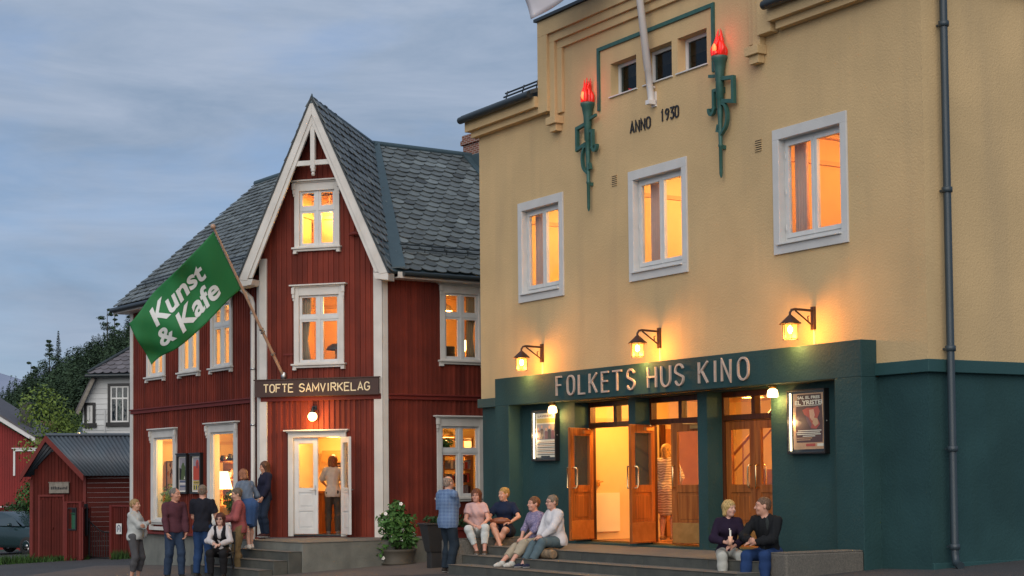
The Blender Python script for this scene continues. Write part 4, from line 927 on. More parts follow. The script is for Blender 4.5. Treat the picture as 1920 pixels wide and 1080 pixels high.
# brick chimney on the right wing
ch = Fp(Rw.w(5.0, 3.6, 0), Rw.ex, Rw.ey); b = MB(); zt = 10.12
b.box(ch, -.35, .35, -.35, .35, 8.6, zt-.25); b.box(ch, -.40, .40, -.40, .40, zt-.249, zt-.13); b.box(ch, -.37, .37, -.37, .37, zt-.129, zt); cho = b.build('chimney', M['brick'], shop, bevel=.012)
b = MB(); b.box(ch, -.44, .44, -.5, .44, 8.6, 9.56); b.prism(Fp(ch.w(-.6, -.9, 0), Rw.ey, -Rw.ex), [(0, 8.85), (.9, 9.62), (.9, 9.5), (0, 8.75)], 0, -1.2); b.build('chimney_flashing', M['lead'], cho)

# double door: left leaf shut, right leaf swung out
x0, x1, z0, z1 = CDOOR
b = MB(); casing(b, C, CDOOR, hd=.10, sd=.12, sill=False, brackets=False); b.box(C, x0, x1, -.03, .06, z0-.03, z0+.012, 1); df = b.build('door_frame', [M['white'], M['darkmetal']], shop, bevel=.005)
def shop_door(fr, w, sgn):
    b = MB(); t = .045; st = .105; za, zb = z0+.02, z1-.008; gz0, gz1 = za+.97, zb-.12
    b.box(fr, 0, st, 0, t, za, zb); b.box(fr, w-st, w, 0, t, za, zb); b.box(fr, st, w-st, 0, t, zb-.12, zb); b.box(fr, st, w-st, 0, t, gz0-.10, gz0)
    b.box(fr, st, w-st, 0, t, za+.48, za+.56); b.box(fr, st, w-st, 0, t, za, za+.12); b.box(fr, st, w-st, .012, t-.012, za+.12, za+.48); b.box(fr, st, w-st, .012, t-.012, za+.56, gz0-.10)
    for c0, c1 in ((za+.15, za+.45), (za+.59, gz0-.13)): b.box(fr, st+.03, w-st-.03, .004, t-.004, c0, c1)
    d = b.build('door', M['winwhite'], shop, bevel=.006)
    g = MB(); g.box(fr, st, w-st, t*.45, t*.55, gz0, gz1); g.build('pane', M['glass'], d)
    h = MB(); hx = w-.05
    for ys in (-1, 1):
        yy = -.0 if ys < 0 else t; h.tube([fr.w(hx, yy, za+.93), fr.w(hx, yy+ys*.05, za+.93), fr.w(hx-.11, yy+ys*.05, za+.92)], .010, 8); h.box(fr, hx-.015, hx+.015, yy-.004, yy+.004, za+.82, za+1.02)
    h.build('handle', M['steel'], d); return d
w_ = (x1-x0)/2 - .004
shop_door(Fr(C.w(x0+.002, .0, 0), C.a), w_, 1)
shop_door(Fr(C.w(x1+.01, -.055, 0), C.a + pi - radians(132)), w_, -1)
# shop sign
s_ = thing('shop_sign', C.w(-.14, 0, 3.47), 'dark brown sign board reading TOFTE SAMVIRKELAG above the white door', 'sign')
b = MB(); b.box(C, -1.56, 1.285, -.15, -.095, 3.475, 3.83); b.box(C, -1.585, 1.31, -.165, -.09, 3.831, 3.855); b.box(C, -1.0, -.9, -.095, 0, 3.55, 3.75); b.box(C, .7, .8, -.095, 0, 3.55, 3.75); b.build('board', M['signboard'], s_, bevel=.006)
for wd, xs, xe in (('TOFTE', -1.345, -.66), ('SAMVIRKELAG', -.51, 1.085)):
    b = MB()
    wts = [.45 if c == 'I' else 1.25 if c == 'M' else 1. for c in wd]; gap = .38; tot = sum(wts) + gap*(len(wd)-1); k = (xe-xs)/tot; x = xs
    for c, wt in zip(wd, wts): letter(C, c, x, 3.575, wt*k, .165, .024, -.157, -.1505, 0, b); x += (wt+gap)*k
    b.build('lettering', M['goldletter'], s_)
# bulb lamp over the door
t = thing('door_lamp', C.w(-.22, 0, 3.1), 'lit round glass lamp over the white shop door', 'wall lamp')
b = MB(); b.box(C, -.27, -.17, -.05, -.001, 3.19, 3.27); b.tube([C.w(-.22, -.05, 3.24), C.w(-.22, -.13, 3.23), C.w(-.22, -.14, 3.17)], .02, 8); b.lathe(fat(C.w(-.22, -.14, 3.11)), [(.055, .0), (.055, .05), (.03, .07), (0, .07)], 14); b.build('lamp_bracket', M['darkmetal'], t)
b = MB(); b.ball(fat(C.w(-.22, -.14, 3.045)), (0, 0, 0), .098, 18); b.build('glass_globe', M['globe'], t)
lamp_light('lamp_glow', C.w(-.22, -.27, 3.0), 22, (1, .52, .13), .1, t)
# two narrow posters between the shop windows
for x0, x1, kind, lb in ((-4.27, -3.70, 0, 'narrow black framed poster with grey figure, left of two on red boards'), (-3.51, -2.93, 1, 'narrow black framed poster with red figure, right of two on red boards')):
    t = thing('framed_poster', Lw.w((x0+x1)/2, 0, 1.42), lb, 'poster', 'framed posters between the shop windows'); z0_, z1_ = 1.42, 2.33; e = .045; b = MB()
    b.box(Lw, x0, x0+e, -.10, -.021, z0_, z1_); b.box(Lw, x1-e, x1, -.10, -.021, z0_, z1_); b.box(Lw, x0+e, x1-e, -.10, -.021, z1_-e, z1_); b.box(Lw, x0+e, x1-e, -.10, -.021, z0_, z0_+e); b.box(Lw, x0-.02, x1+.02, -.12, -.021, z1_+.001, z1_+.03); b.build('frame', M['frame'], t, bevel=.004)
    b = MB(); a0, a1, c0, c1 = x0+e, x1-e, z0_+e, z1_-e; y2 = -.052; b.box(Lw, a0, a1, -.05, -.03, c0, c1, 0); w = a1-a0; h = c1-c0
    pl = lambda pts, m, dy=0.: b.quad([Lw.w(a0+w*u, y2-dy, c0+h*v) for u, v in pts], m)
    if kind == 0:
        pl([(.06,.04),(.94,.04),(.94,.96),(.06,.96)], 5); pl([(.06,.34),(.94,.34),(.94,.6),(.06,.68)], 8, .001)
        pl([(.25,.34),(.35,.62),(.30,.72),(.42,.80),(.44,.90),(.56,.92),(.66,.88),(.64,.78),(.78,.70),(.74,.5),(.80,.34)], 10, .002); pl([(.45,.82),(.62,.82),(.60,.91),(.48,.91)], 5, .003); pl([(.62,.36),(.74,.36),(.70,.46)], 0, .003)
        for k in range(3): pl([(.12,.28-k*.07),(.88,.28-k*.07),(.88,.31-k*.07),(.12,.31-k*.07)], 0 if k % 2 else 9, .002)
    else:
        pl([(.10,.04),(.94,.04),(.94,.96),(.10,.96)], 5); pl([(.12,.33),(.92,.33),(.92,.72),(.12,.72)], 2, .001); pl([(.30,.45),(.50,.62),(.40,.80),(.52,.90),(.70,.88),(.78,.70),(.72,.52)], 2, .002); pl([(.48,.66),(.62,.66),(.64,.82),(.52,.84)], 6, .003)
        pl([(.12,.22),(.92,.22),(.92,.31),(.12,.31)], 7, .002); put_text(b, Lw, 'KUNST', (a0+a1)/2, c0+h*.24, .05, y2-.004, 8, w*.6, .002, 'CENTER'); pl([(.12,.06),(.92,.06),(.92,.20),(.12,.20)], 7, .002)
        for k in range(3): pl([(.18+k*.25,.07),(.32+k*.25,.07),(.32+k*.25,.18),(.18+k*.25,.18)], 9 if k % 2 else 10, .003)
    b.build('poster', PM, t)

# concrete entrance steps, square with the two wings
t = thing('entrance_steps', Rw.w(-1.2, -.6, -.1), 'worn concrete landing with steps down to the left, at the shop door', 'steps')
xs0, yf, ls = -2.62, -1.42, .505
b = MB(); ym = 3.3
b.box(Rw, xs0, .9, yf, 1.2, -.5, ls-.002); b.build('landing', M['concrete'], t, bevel=.015)
b = MB()
for k in range(3):
    z = ls - .165*(k+1); b.box(Rw, xs0-.30*(k+1), xs0-.30*k-.001, yf+.02*k, 1.75, -.5, z-.002)
b.build('flight', M['stepstone'], t, bevel=.015)
b = MB(); b.box(Rw, xs0-.015, .91, yf-.015, 1.2, ls-.001, ls+.004)
for k in range(3):
    z = ls - .165*(k+1); b.box(Rw, xs0-.30*(k+1)-.015, xs0-.30*k-.016, yf+.02*k-.01, 1.75, z-.001, z+.004)
b.build('worn_tread', M['tread'], t)

# flag on a leaning pole
fl = thing('banner_flag', C.w(-.8, 0, 3.9), 'green flag reading Kunst & Kafe on a pole leaning out from the red gable', 'flag')
pb = C.w(-.93, -.03, 3.90); pt = at(401, 428, 33.8); b = MB(); b.tube([pb, pb.lerp(pt, .3), pb.lerp(pt, .6), pt], [.034, .031, .027, .022], 12); b.ball(fat(pt + (pt-pb).normalized()*.04), (0, 0, 0), .055, 12); b.build('pole', M['pole'], fl)
b = MB()
for f_ in (.16, .31, .33): p = pb.lerp(pt, f_); d = (pt-pb).normalized(); b.tube([p - d*.015, p + d*.015], .05, 12)
b.lathe(Fp(pb, C.ex, C.ey), [(.0, -.08), (.07, -.08), (.07, .06), (.05, .10)], 12); b.build('pole_collar', M['steel'], fl)
cor = [pb.lerp(pt, .985) + Vector((-.03, 0, -.02)), pb.lerp(pt, .60) + Vector((-.03, 0, 0)), at(284, 687, 34.3), at(242, 604, 34.2)]
fo, S_, n_ = cloth(cor, 70, 32, .115, (7.5, 4), 'flag', M['greenflag'], fl)
b = MB()
for body, v0, uw, h_, off in (('Kunst', .45, (.80, .225), .31, 0), ('& Kafe', .83, (.84, .17), .31, 0)):
    vs, fs = text_mesh(body, 1, .028); bm = bmesh.new()
    V_ = [bm.verts.new(v) for v in vs]
    for f_ in fs:
        try: bm.faces.new([V_[i] for i in f_])
        except ValueError: pass
    bmesh.ops.remove_doubles(bm, verts=bm.verts, dist=1e-5); bmesh.ops.triangulate(bm, faces=bm.faces)
    bmesh.ops.subdivide_edges(bm, edges=[e for e in bm.edges if e.calc_length() > .12], cuts=2, use_grid_fill=False); bmesh.ops.triangulate(bm, faces=bm.faces); bm.verts.ensure_lookup_table()
    wx = max(v.co.x for v in bm.verts); mnx = min(v.co.x for v in bm.verts)
    b.add([S_(uw[0] + (uw[1]-uw[0])*(v.co.x-mnx)/(wx-mnx), v0 - v.co.y*h_/.73) + n_*.014 for v in bm.verts], [[v.index for v in f_.verts] for f_ in bm.faces]); bm.free()
b.build('flag_lettering', M['flagtext'], fo)

# ------------------------------------------------------------------ cinema steps and cheek blocks
st = thing('cinema_steps', K.w(-5, -2, .3), 'broad grey stone steps with pale treads in front of the cinema doors', 'steps')
SX0, SX1 = -8.87, -1.36; rnd = random.Random(21)
b = MB(); b.prism_z(K, [(SX0, -1.85), (SX1, -1.85), (SX1, .30), (-3.28, .30), (SX0, .30)], -.4, .525); b.build('landing', M['tread'], st, bevel=.012)
for i, (y0, z) in enumerate(((-1.87, .53), (-2.27, .385), (-2.67, .24))):
    b = MB(); x = SX0 + (.0 if i < 2 else .22); xe = SX1 if i < 2 else SX1 + .2; bt = MB()
    while x < xe - .05:
        ln = min(rnd.uniform(1.3, 1.9), xe - x); ln = xe - x if xe - x - ln < .6 else ln
        b.box(K, x+.003, x+ln-.003, y0, y0+(.46 if i else .30), -.5, z-.003); bt.box(K, x+.003, x+ln-.003, y0-.012, y0+(.46 if i else .30), z-.002, z+.003); x += ln
    b.build('step', M['stepstone'], st, bevel=.014); bt.build('tread', M['tread'], st)
def cheek(x0, x1, y0, y1, zt, label, rr):
    b = MB(); n = 14; P = []; rnd = random.Random(rr); t = thing('granite_block', K.w((x0+x1)/2, (y0+y1)/2, .2), label, 'stone block')
    b.prism_z(K, [(x0, y0+.03), (x0+.03, y0), (x1-.02, y0), (x1, y0+.03), (x1, y1), (x0, y1)], -.5, zt-.02); o = b.build('block', M['granite'], t, bevel=.02)
    b = MB(); b.prism_z(K, [(x0+.012, y0+.035), (x0+.04, y0+.012), (x1-.03, y0+.012), (x1-.012, y0+.035), (x1-.012, y1), (x0+.012, y1)], zt-.021, zt); b.build('worn_top', M['granite'], t, bevel=.012)
cheek(-9.30, -8.875, -2.45, -.31, .66, 'rough granite block at the left end of the cinema steps', 1)
cheek(-1.355, -.985, -1.72, -.31, .66, 'rough granite block at the right end of the cinema steps', 2)

# ------------------------------------------------------------------ leaf clumps, trees, plants
def leaf_cloud(b, blobs, n, size, rnd, shell=.55, up=.3):
    vol = [r[0]*r[1]*r[2] for c, r in blobs]; tot = sum(v**.67 for v in vol)
    for (c, r), v in zip(blobs, vol):
        base = rnd.uniform(.3, .7)
        for k in range(int(n*v**.67/tot)):
            d = Vector((rnd.gauss(0, 1), rnd.gauss(0, 1), rnd.gauss(0, 1))).normalized(); q = shell + (1-shell)*rnd.random()**.6
            q *= rnd.uniform(.85, 1.12)
            p = Vector((c[0]+d.x*r[0]*q, c[1]+d.y*r[1]*q, c[2]+d.z*r[2]*q)); nrm = (d + Vector((rnd.gauss(0, .6), rnd.gauss(0, .6), rnd.gauss(0, .5)+up))).normalized()
            t1 = nrm.orthogonal().normalized(); a = rnd.uniform(0, 2*pi); t1 = Matrix.Rotation(a, 3, nrm) @ t1; t2 = nrm.cross(t1); s_ = size*rnd.uniform(.6, 1.3)
            b.add([p - t1*s_*.5, p + t2*s_*.28, p + t1*s_*.55, p - t2*s_*.28], [(0, 1, 2, 3)], 0, False, min(1, max(0, base + rnd.gauss(0, .16))))
def tree(name, x, y, h, w, label, m, seed, n=1400, size=.28, cat='tree', group=None, trunk=.35):
    rnd = random.Random(seed); z0 = ground_z(x, y) if y < 70 else hill_z(x, y); t = thing(name, (x, y, z0), label, cat, group)
    b = MB(); blobs = []
    for k in range(11):
        a = rnd.uniform(0, 2*pi); rr = w*.5*rnd.uniform(.1, .75); zz = h*rnd.uniform(trunk+.08, .88); f = 1 - abs((zz/h)-.58)*1.1
        blobs.append(((x+cos(a)*rr*f, y+sin(a)*rr*f, z0+zz), (w*.26*rnd.uniform(.7, 1.2), w*.26*rnd.uniform(.7, 1.2), h*.13*rnd.uniform(.8, 1.3))))
    leaf_cloud(b, blobs, n, size, rnd); b.build('crown', m, t)
    b = MB(); top = Vector((x, y, z0+h*.75)); b.tube([(x, y, z0-.3), (x+.05, y, z0+h*.3), top], [h*.028, h*.02, h*.008], 8)
    for c, r in blobs[:7]: b.tube([(x+.03, y, z0+h*rnd.uniform(.25, .5)), ((x+c[0])/2, (y+c[1])/2, z0+h*.45+.3*(c[2]-z0-h*.45)), c], [h*.012, h*.009, h*.003], 6)
    b.build('trunk', M['bark'], t); return t
def conifer_into(b, x, y, z0, h, w, rnd, dens=1., ragged=0.):
    n = int(34*dens*max(6, h*.8)); base = rnd.uniform(.25, .75)
    for k in range(n):
        s_ = rnd.random()**.8; zz = z0 + h*(.10+.9*s_); rr = w*.5*(1-s_)*rnd.uniform(.25, 1.0+ragged) + .12; a = rnd.uniform(0, 2*pi)
        p = Vector((x+cos(a)*rr, y+sin(a)*rr, zz)); o_ = Vector((cos(a), sin(a), -.35)).normalized(); sd = Vector((-sin(a), cos(a), rnd.uniform(-.3, .3))); L_f = (w*.15*(1-s_)+.2)*rnd.uniform(.7, 1.3)
        b.add([p - o_*L_f*.7, p + sd*L_f*.42 + o_*.1, p + o_*L_f*.8, p - sd*L_f*.42 + o_*.1], [(0, 1, 2, 3)], 0, False, min(1, max(0, base+rnd.gauss(0, .18))))
def broad_into(b, x, y, z0, h, w, rnd, dens=1.):
    blobs = [((x+rnd.uniform(-.3, .3)*w, y+rnd.uniform(-.3, .3)*w, z0+h*rnd.uniform(.45, .85)), (w*.3, w*.3, h*.2)) for _ in range(5)]
    leaf_cloud(b, blobs, int(420*dens), h*.05, rnd)

# wooded hill behind, rising to the right
def hill_z(x, y):
    u = (x*430/max(y, 60) + 172)/82; u = max(0, min(1, u)); u = u*u*(3-2*u)
    f = max(0, min(1, (y-115)/185))
    return ground_z(x, y) - .2 + (5 + 34*u)*f*(y/430)**.95 + (1.2*sin(x*.07)*cos(y*.05) if y > 150 else 0)
b = MB(); nx, ny = 70, 44; X = [-420+i*12 for i in range(nx)]; Y = [125+j*14 for j in range(ny)]
b.add([(x, y, hill_z(x, y)) for y in Y for x in X], [(j*nx+i, j*nx+i+1, (j+1)*nx+i+1, (j+1)*nx+i) for j in range(ny-1) for i in range(nx-1)], 0, True)
tag(b.build('hill', M['hill']), kind='structure')
b = MB(); rnd = random.Random(4); P = []
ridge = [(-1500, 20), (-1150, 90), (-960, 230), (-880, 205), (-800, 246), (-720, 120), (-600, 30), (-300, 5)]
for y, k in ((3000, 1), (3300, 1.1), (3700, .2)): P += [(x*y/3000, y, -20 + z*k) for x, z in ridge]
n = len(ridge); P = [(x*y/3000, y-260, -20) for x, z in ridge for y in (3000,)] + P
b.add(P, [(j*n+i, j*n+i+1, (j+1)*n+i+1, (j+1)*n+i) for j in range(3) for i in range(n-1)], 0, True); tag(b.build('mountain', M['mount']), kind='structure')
b = MB(); rnd = random.Random(8); cnt = 0
while cnt < 1050:
    y = rnd.uniform(235, 440); px_ = rnd.uniform(-60, 330) if rnd.random() < .93 else rnd.uniform(330, 960); x = (px_-960)/F*y; z = hill_z(x, y)
    (conifer_into if rnd.random() < .8 else broad_into)(b, x, y, z, rnd.uniform(6.5, 11.5), rnd.uniform(3.2, 5.2), rnd, .62); cnt += 1
tag(b.build('forest', M['conifer']), kind='stuff')
b = MB()
for k in range(150): y = rnd.uniform(165, 250); x = (rnd.uniform(-50, 260)-960)/F*y; broad_into(b, x, y, hill_z(x, y), rnd.uniform(4.5, 7.5), rnd.uniform(4, 6.5), rnd, .9)
tag(b.build('lower_wood', M['forestleaf']), kind='stuff')
def pine(px_, y, h, w, label, seed):
    rnd = random.Random(seed); x = (px_-960)/F*y; z0 = hill_z(x, y); t = thing('pine_tree', (x, y, z0), label, 'tree', 'pines standing out on the ridge'); b = MB()
    for k in range(9):
        zz = h*(.42+.58*k/8); c = (x + rnd.uniform(-1, 1)*w*.35*(1.25-k/8), y + rnd.uniform(-1, 1)*w*.3, z0+zz); r = w*.27*(1.25-k/9)
        leaf_cloud(b, [(c, (r, r, r*.5))], 190, .42, rnd, .2)
    b.build('crown', M['conifer'], t); b = MB(); b.tube([(x, y, z0-.5), (x, y, z0+h)], [.28, .06], 7); b.build('trunk', M['bark'], t)
pine(200, 434, 16.5, 8, 'broad pine standing out on the ridge beside the red shop wall', 1)
pine(92, 430, 15.5, 8, 'ragged pine in the middle of the ridge, left of a thin spruce', 2)
pine(214, 436, 15.5, 4, 'thin bare-topped pine on the ridge, right of the broad pine', 3)
pine(57, 425, 13, 6, 'small flat-topped pine low on the ridge above a lit window', 4)
def spruce(px_, y, h, w, label, seed):
    rnd = random.Random(seed); x = (px_-960)/F*y; z0 = hill_z(x, y); t = thing('spruce_tree', (x, y, z0), label, 'tree'); b = MB(); conifer_into(b, x, y, z0, h, w, rnd, 2.2); b.build('crown', M['conifer'], t)
    b = MB(); b.tube([(x, y, z0-.5), (x, y, z0+h*.95)], [.25, .04], 7); b.build('trunk', M['bark'], t)
spruce(108, 432, 17, 3.8, 'thin dark spruce on the ridge beside the ragged pine', 5)
spruce(243, 425, 19, 6, 'tall dark spruce on the ridge, half behind the green flag', 6)

# trees and bushes between the houses
tree('leafy_tree', -15.75, 57.5, 5.7, 2.8, 'pale green tree behind the grey iron roof of the shed', M['leafbright'], 31, 4200, .12)
tree('dark_tree', -16.5, 58.6, 3.9, 1.9, 'dark bushy tree between the red barn and the shed', M['leaf'], 32, 4200, .12, trunk=.10)
tree('dark_tree', -17.4, 60.2, 1.9, 2.4, 'low dark bush behind the parked car', M['leafdark'], 33, 3000, .12, 'bush', trunk=.05)
tree('garden_tree', -21.0, 88, 6.5, 6.0, 'round dark green tree behind the red barn chimney', M['forestleaf'], 34, 3000, .26)
tree('garden_tree', -25.5, 95, 6.5, 7.0, 'dark green tree at the left edge above the red barn', M['forestleaf'], 35, 3000, .26)
tree('garden_tree', -17.0, 92, 5.5, 5.0, 'dark tree between the far tiled roofs', M['forestleaf'], 36, 2400, .26)

# grass verge
b = MB(); rnd = random.Random(12)
for k in range(2600):
    s_ = rnd.random(); px_ = rnd.uniform(-5, 252); d = 47.6 + rnd.gauss(0, .28) if px_ < 205 else 46.2 + rnd.gauss(0, .25)
    if 168 < px_ < 208: continue
    x = (px_-960)/F*d; h = rnd.uniform(.06, .20)*(1.5 if 200 < px_ < 245 or px_ < 60 else 1); a = rnd.uniform(0, pi); w = .018
    p = Vector((x, d, gz(x)-.01)); lean = Vector((rnd.gauss(0, .06), rnd.gauss(0, .06), h)); sd = Vector((cos(a)*w, sin(a)*w, 0)); b.add([p-sd, p+sd, p+lean], [(0, 1, 2)], 0, False, rnd.random())
tag(b.build('grass', M['grass']), kind='stuff')

# ------------------------------------------------------------------ red shed with iron roof
SH = Vector((-12.85, 47.9, 0)); S = Fr(SH, aL + pi)         # local x along the gable front (right is nearer), y into... see below
shed = thing('garden_shed', (-12.9, 49, -.5), 'low dark red shed with grey corrugated iron roof', 'shed')
# gable front faces the street on the left, long roof runs to the right
Sg = Fp((-14.05, 48.6, 0), (1, -.22, 0), (.22, 1, 0)); GW = 1.72; zg = -.55
b = MB(); rnd = random.Random(31)
def shed_boards(b, fr, x0, x1, z0, top, holes=()):
    n = int((x1-x0)/.105); p = (x1-x0)/n
    for i in range(n):
        xa = x0+i*p; xc = xa+p/2; t = top(xc) if callable(top) else top; segs = [(z0, t)]
        for h in holes:
            if h[0] < xc < h[1]: segs = [s for a, c in segs for s in ((a, min(c, h[2])), (max(a, h[3]), c)) if s[1]-s[0] > .01]
        tn = rnd.random()
        for a, c in segs:
            k = len(b.f); b.box(fr, xa, xa+p-.022, 0, .03, a, c); b.box(fr, xa+p-.026, xa+p+.004, -.018, .02, a, c)
            for q_ in range(k, len(b.f)): b.t[q_] = tn
RZ, EZ = 3.02, 1.90
shed_boards(b, Sg, 0, GW, zg, lambda x: EZ + (RZ-EZ)*(1-abs(x-.66)/(.66 if x < .66 else 1.06)) - .06)
b.build('gable_wall', M['shedred'], shed)
b = MB(); Sw = Fp(Sg.w(GW, 0, 0), (1, .20, 0), (-.20, 1, 0))   # long wall runs to the right
for k in range(18): b.box(Sw, .01, 4.5, -.012*(k % 2), .03, zg+.14*k, zg+.14*k+.136)
b.build('long_wall', M['shedred'], shed)
b = MB(); N_ = 60
def corr(p00, p01, p10, p11, n, amp=.022):                   # corrugations run from ridge (0) to eave (1)
    P = []; nr = (p01-p00).cross(p10-p00).normalized(); nr = nr if nr.z > 0 else -nr
    for i in range(n*4+1):
        t = i/(n*4); off = nr*(amp*sin(t*n*2*pi))
        P += [p00.lerp(p01, t)+off, p10.lerp(p11, t)+off]
    b.add(P, [(2*i, 2*i+1, 2*i+3, 2*i+2) for i in range(n*4)], 0, True)
ov = .38
r0, r1 = Sg.w(.66, -ov, RZ+.05), Sw.w(4.6, .9, RZ+.05); e0, e1 = Sg.w(GW+.12, -ov, EZ-.0), Sw.w(4.6, -.2, EZ-.02)
corr(r0, r1, e0, e1, 46); l0, l1 = Sg.w(-.12, -ov, EZ-.02), Sg.w(-.12, 3.5, EZ-.02); corr(r0, r1, l0, l1, 40)
o = b.build('iron_roof', M['corr'], shed); o.modifiers.new('thick', 'SOLIDIFY').thickness = .01
b = MB(); b.tube([r0+Vector((0,0,.02)), r1+Vector((0,0,.02))], .05, 8); b.build('roof_ridge', M['corr'], shed)
for xa, xb in ((.66, GW+.14), (.66, -.14)):
    b = MB(); b.prism(Sg, [(.66, RZ+.06), (xb, EZ+.02), (xb, EZ-.17), (.66, RZ-.13)][::(1 if xb > .66 else -1)], -ov-.03, -ov+.015); b.build('barge_board', M['redtrim'], shed, bevel=.005)
b = MB()
for x0, x1 in ((.30, .66), (.675, 1.02)):
    n = 4; p = (x1-x0)/n
    for i in range(n): b.box(Sg, x0+i*p+.004, x0+(i+1)*p-.004, -.05, -.02, zg+.12, 1.22)
b.box(Sg, .70, .74, -.08, -.05, .35, .42); b.build('plank_door', M['shedred'], shed)
b = MB(); b.box(Sg, -.03, .07, -.03, .05, zg, EZ-.1); b.box(Sg, GW-.07, GW+.03, -.03, .05, zg, EZ-.05); b.box(Sg, .24, .30, -.045, -.02, zg, 1.3); b.box(Sg, 1.02, 1.08, -.045, -.02, zg, 1.3); b.box(Sg, .24, 1.08, -.045, -.02, 1.301, 1.36); b.build('door_trim', M['redtrim'], shed, bevel=.004)
t = thing('wooden_plaque', Sg.w(.85, -.06, 1.5), 'weathered grey wooden plaque above the shed door', 'sign')
b = MB(); b.box(Sg, .62, 1.24, -.10, -.06, 1.40, 1.70); b.box(Sg, .60, 1.26, -.11, -.05, 1.70, 1.725); b.build('board', M['weathered'], t, bevel=.006)
b = MB(); rr = random.Random(5); x = .68
while x < 1.17: w = rr.uniform(.025, .05); b.box(Sg, x, x+w, -.104, -.1005, 1.51, 1.51+rr.uniform(.05, .09)); x += w+.015
b.build('worn_lettering', M['black'], t)

# fence, gate and bin beside the shed
D0 = 46.9
def pxf(px_, d): return (px_-960)/F*d
A = Vector((pxf(126, D0), D0, 0)); B = Vector((pxf(153, D0-.2), D0-.2, 0)); fa = Fp(A, B-A, Vector((0, 0, 1)).cross(B-A)); Lf = (B-A).length
def fence_panel(px0, d0, px1, d1, z0, z1, label, holes=()):
    A = Vector((pxf(px0, d0), d0, 0)); B = Vector((pxf(px1, d1), d1, 0)); f = Fp(A, B-A, Vector((0, 0, 1)).cross(B-A)); L = (B-A).length
    t = thing('board_fence', A + Vector((0, 0, z0)), label, 'fence', 'red board fences beside the shed'); b = MB(); shed_boards(b, f, 0, L, z0, z1, holes); b.build('boards', M['shedred'], t)
    b = MB(); b.box(f, -.05, .06, -.05, .06, z0, z1+.05); b.box(f, L-.06, L+.05, -.05, .06, z0, z1+.05); b.box(f, .06, L-.06, -.04, .05, z1+.002, z1+.05); b.build('post', M['redtrim'], t, bevel=.005); return f, L
f, Lf = fence_panel(125, 47.2, 152, 46.9, -.5, 1.12, 'tall red board fence with a small dark opening, joined to the shed', ((.06, .36, .38, .98),))
b = MB(); b.box(f, .03, .07, -.03, .03, .36, 1.0); b.box(f, .36, .40, -.03, .03, .36, 1.0); b.box(f, .07, .36, -.03, .03, .36, .40); b.box(f, .07, .36, -.03, .03, .96, 1.0); b.box(f, -.1, .5, .28, .32, .2, 1.1, 1); tag(b.build('hatch_frame', [M['black'], M['black']], None, f.o), 'small black framed opening in the red fence showing a green bin', 'hatch')
t = thing('wheelie_bin', f.w(.22, .14, .3), 'green wheelie bin seen through the fence opening', 'bin'); b = MB(); M['bin'] = mat('bin_green', (.02, .09, .05), .5, .2, 8)
b.prism(Fp(f.w(.22, .14, 0), f.ex, f.ey), [(-.07, -.45), (.07, -.45), (.10, .80), (-.10, .80)], -.09, .09); b.build('bin_body', M['bin'], t, bevel=.01)
b = MB(); b.box(Fp(f.w(.22, .14, 0), f.ex, f.ey), -.115, .115, -.10, .10, .805, .85); b.tube([f.w(.13, .03, .84), f.w(.31, .03, .84)], .015, 6); b.build('bin_lid', M['bin'], t, bevel=.01)
fence_panel(153, 46.9, 166, 47.6, -.45, .95, 'short plain red fence panel left of the iron gate')
fence_panel(209, 46.6, 246, 45.9, -.45, 1.02, 'red fence panel with a white sign, right of the iron gate')
GA, GB = Vector((pxf(166, 47.5), 47.5, 0)), Vector((pxf(207, 46.7), 46.7, 0)); g = Fp(GA, GB-GA, Vector((0, 0, 1)).cross(GB-GA)); Lg = (GB-GA).length
t = thing('iron_gate', GA + Vector((0, 0, -.4)), 'black iron gate with a sagging curved top rail between red fences', 'gate')
b = MB(); tp = lambda u: .62 - .32*sin(min(1, u*1.1)*pi*.55)
for k in range(9): u = (k+.5)/9; b.tube([g.w(Lg*u, 0, -.42), g.w(Lg*u, 0, tp(u))], .012, 6)
b.build('bars', M['black'], t)
b = MB(); b.tube([g.w(Lg*k/14, 0, tp(k/14)) for k in range(15)], .02, 6); b.tube([g.w(0, 0, -.42), g.w(Lg, 0, -.42)], .02, 6); b.tube([g.w(0.02, 0, -.5), g.w(0.02, 0, .7)], .025, 6); b.tube([g.w(Lg-.02, 0, -.5), g.w(Lg-.02, 0, .45)], .022, 6); b.build('gate_frame', M['black'], t)
t = thing('small_sign', (pxf(225, 46.25), 46.2, .35), 'small white sign with dark symbol on the red fence beside the gate', 'sign'); f = Fp((pxf(225, 46.25), 46.22, 0), (1, -.25, 0), (.25, 1, 0)); f.o -= f.ey*.07
b = MB(); b.box(f, -.085, .085, 0, .012, .27, .56); b.build('plate', M['winwhite'], t, bevel=.003); b = MB(); b.ribbon(f, [(-.045, .33), (-.045, .47), (0, .52), (.045, .47), (.045, .33)], .022, -.004, -.0005); b.box(f, -.012, .012, -.004, -.0005, .38, .45); b.build('symbol', M['p_blue'], t)

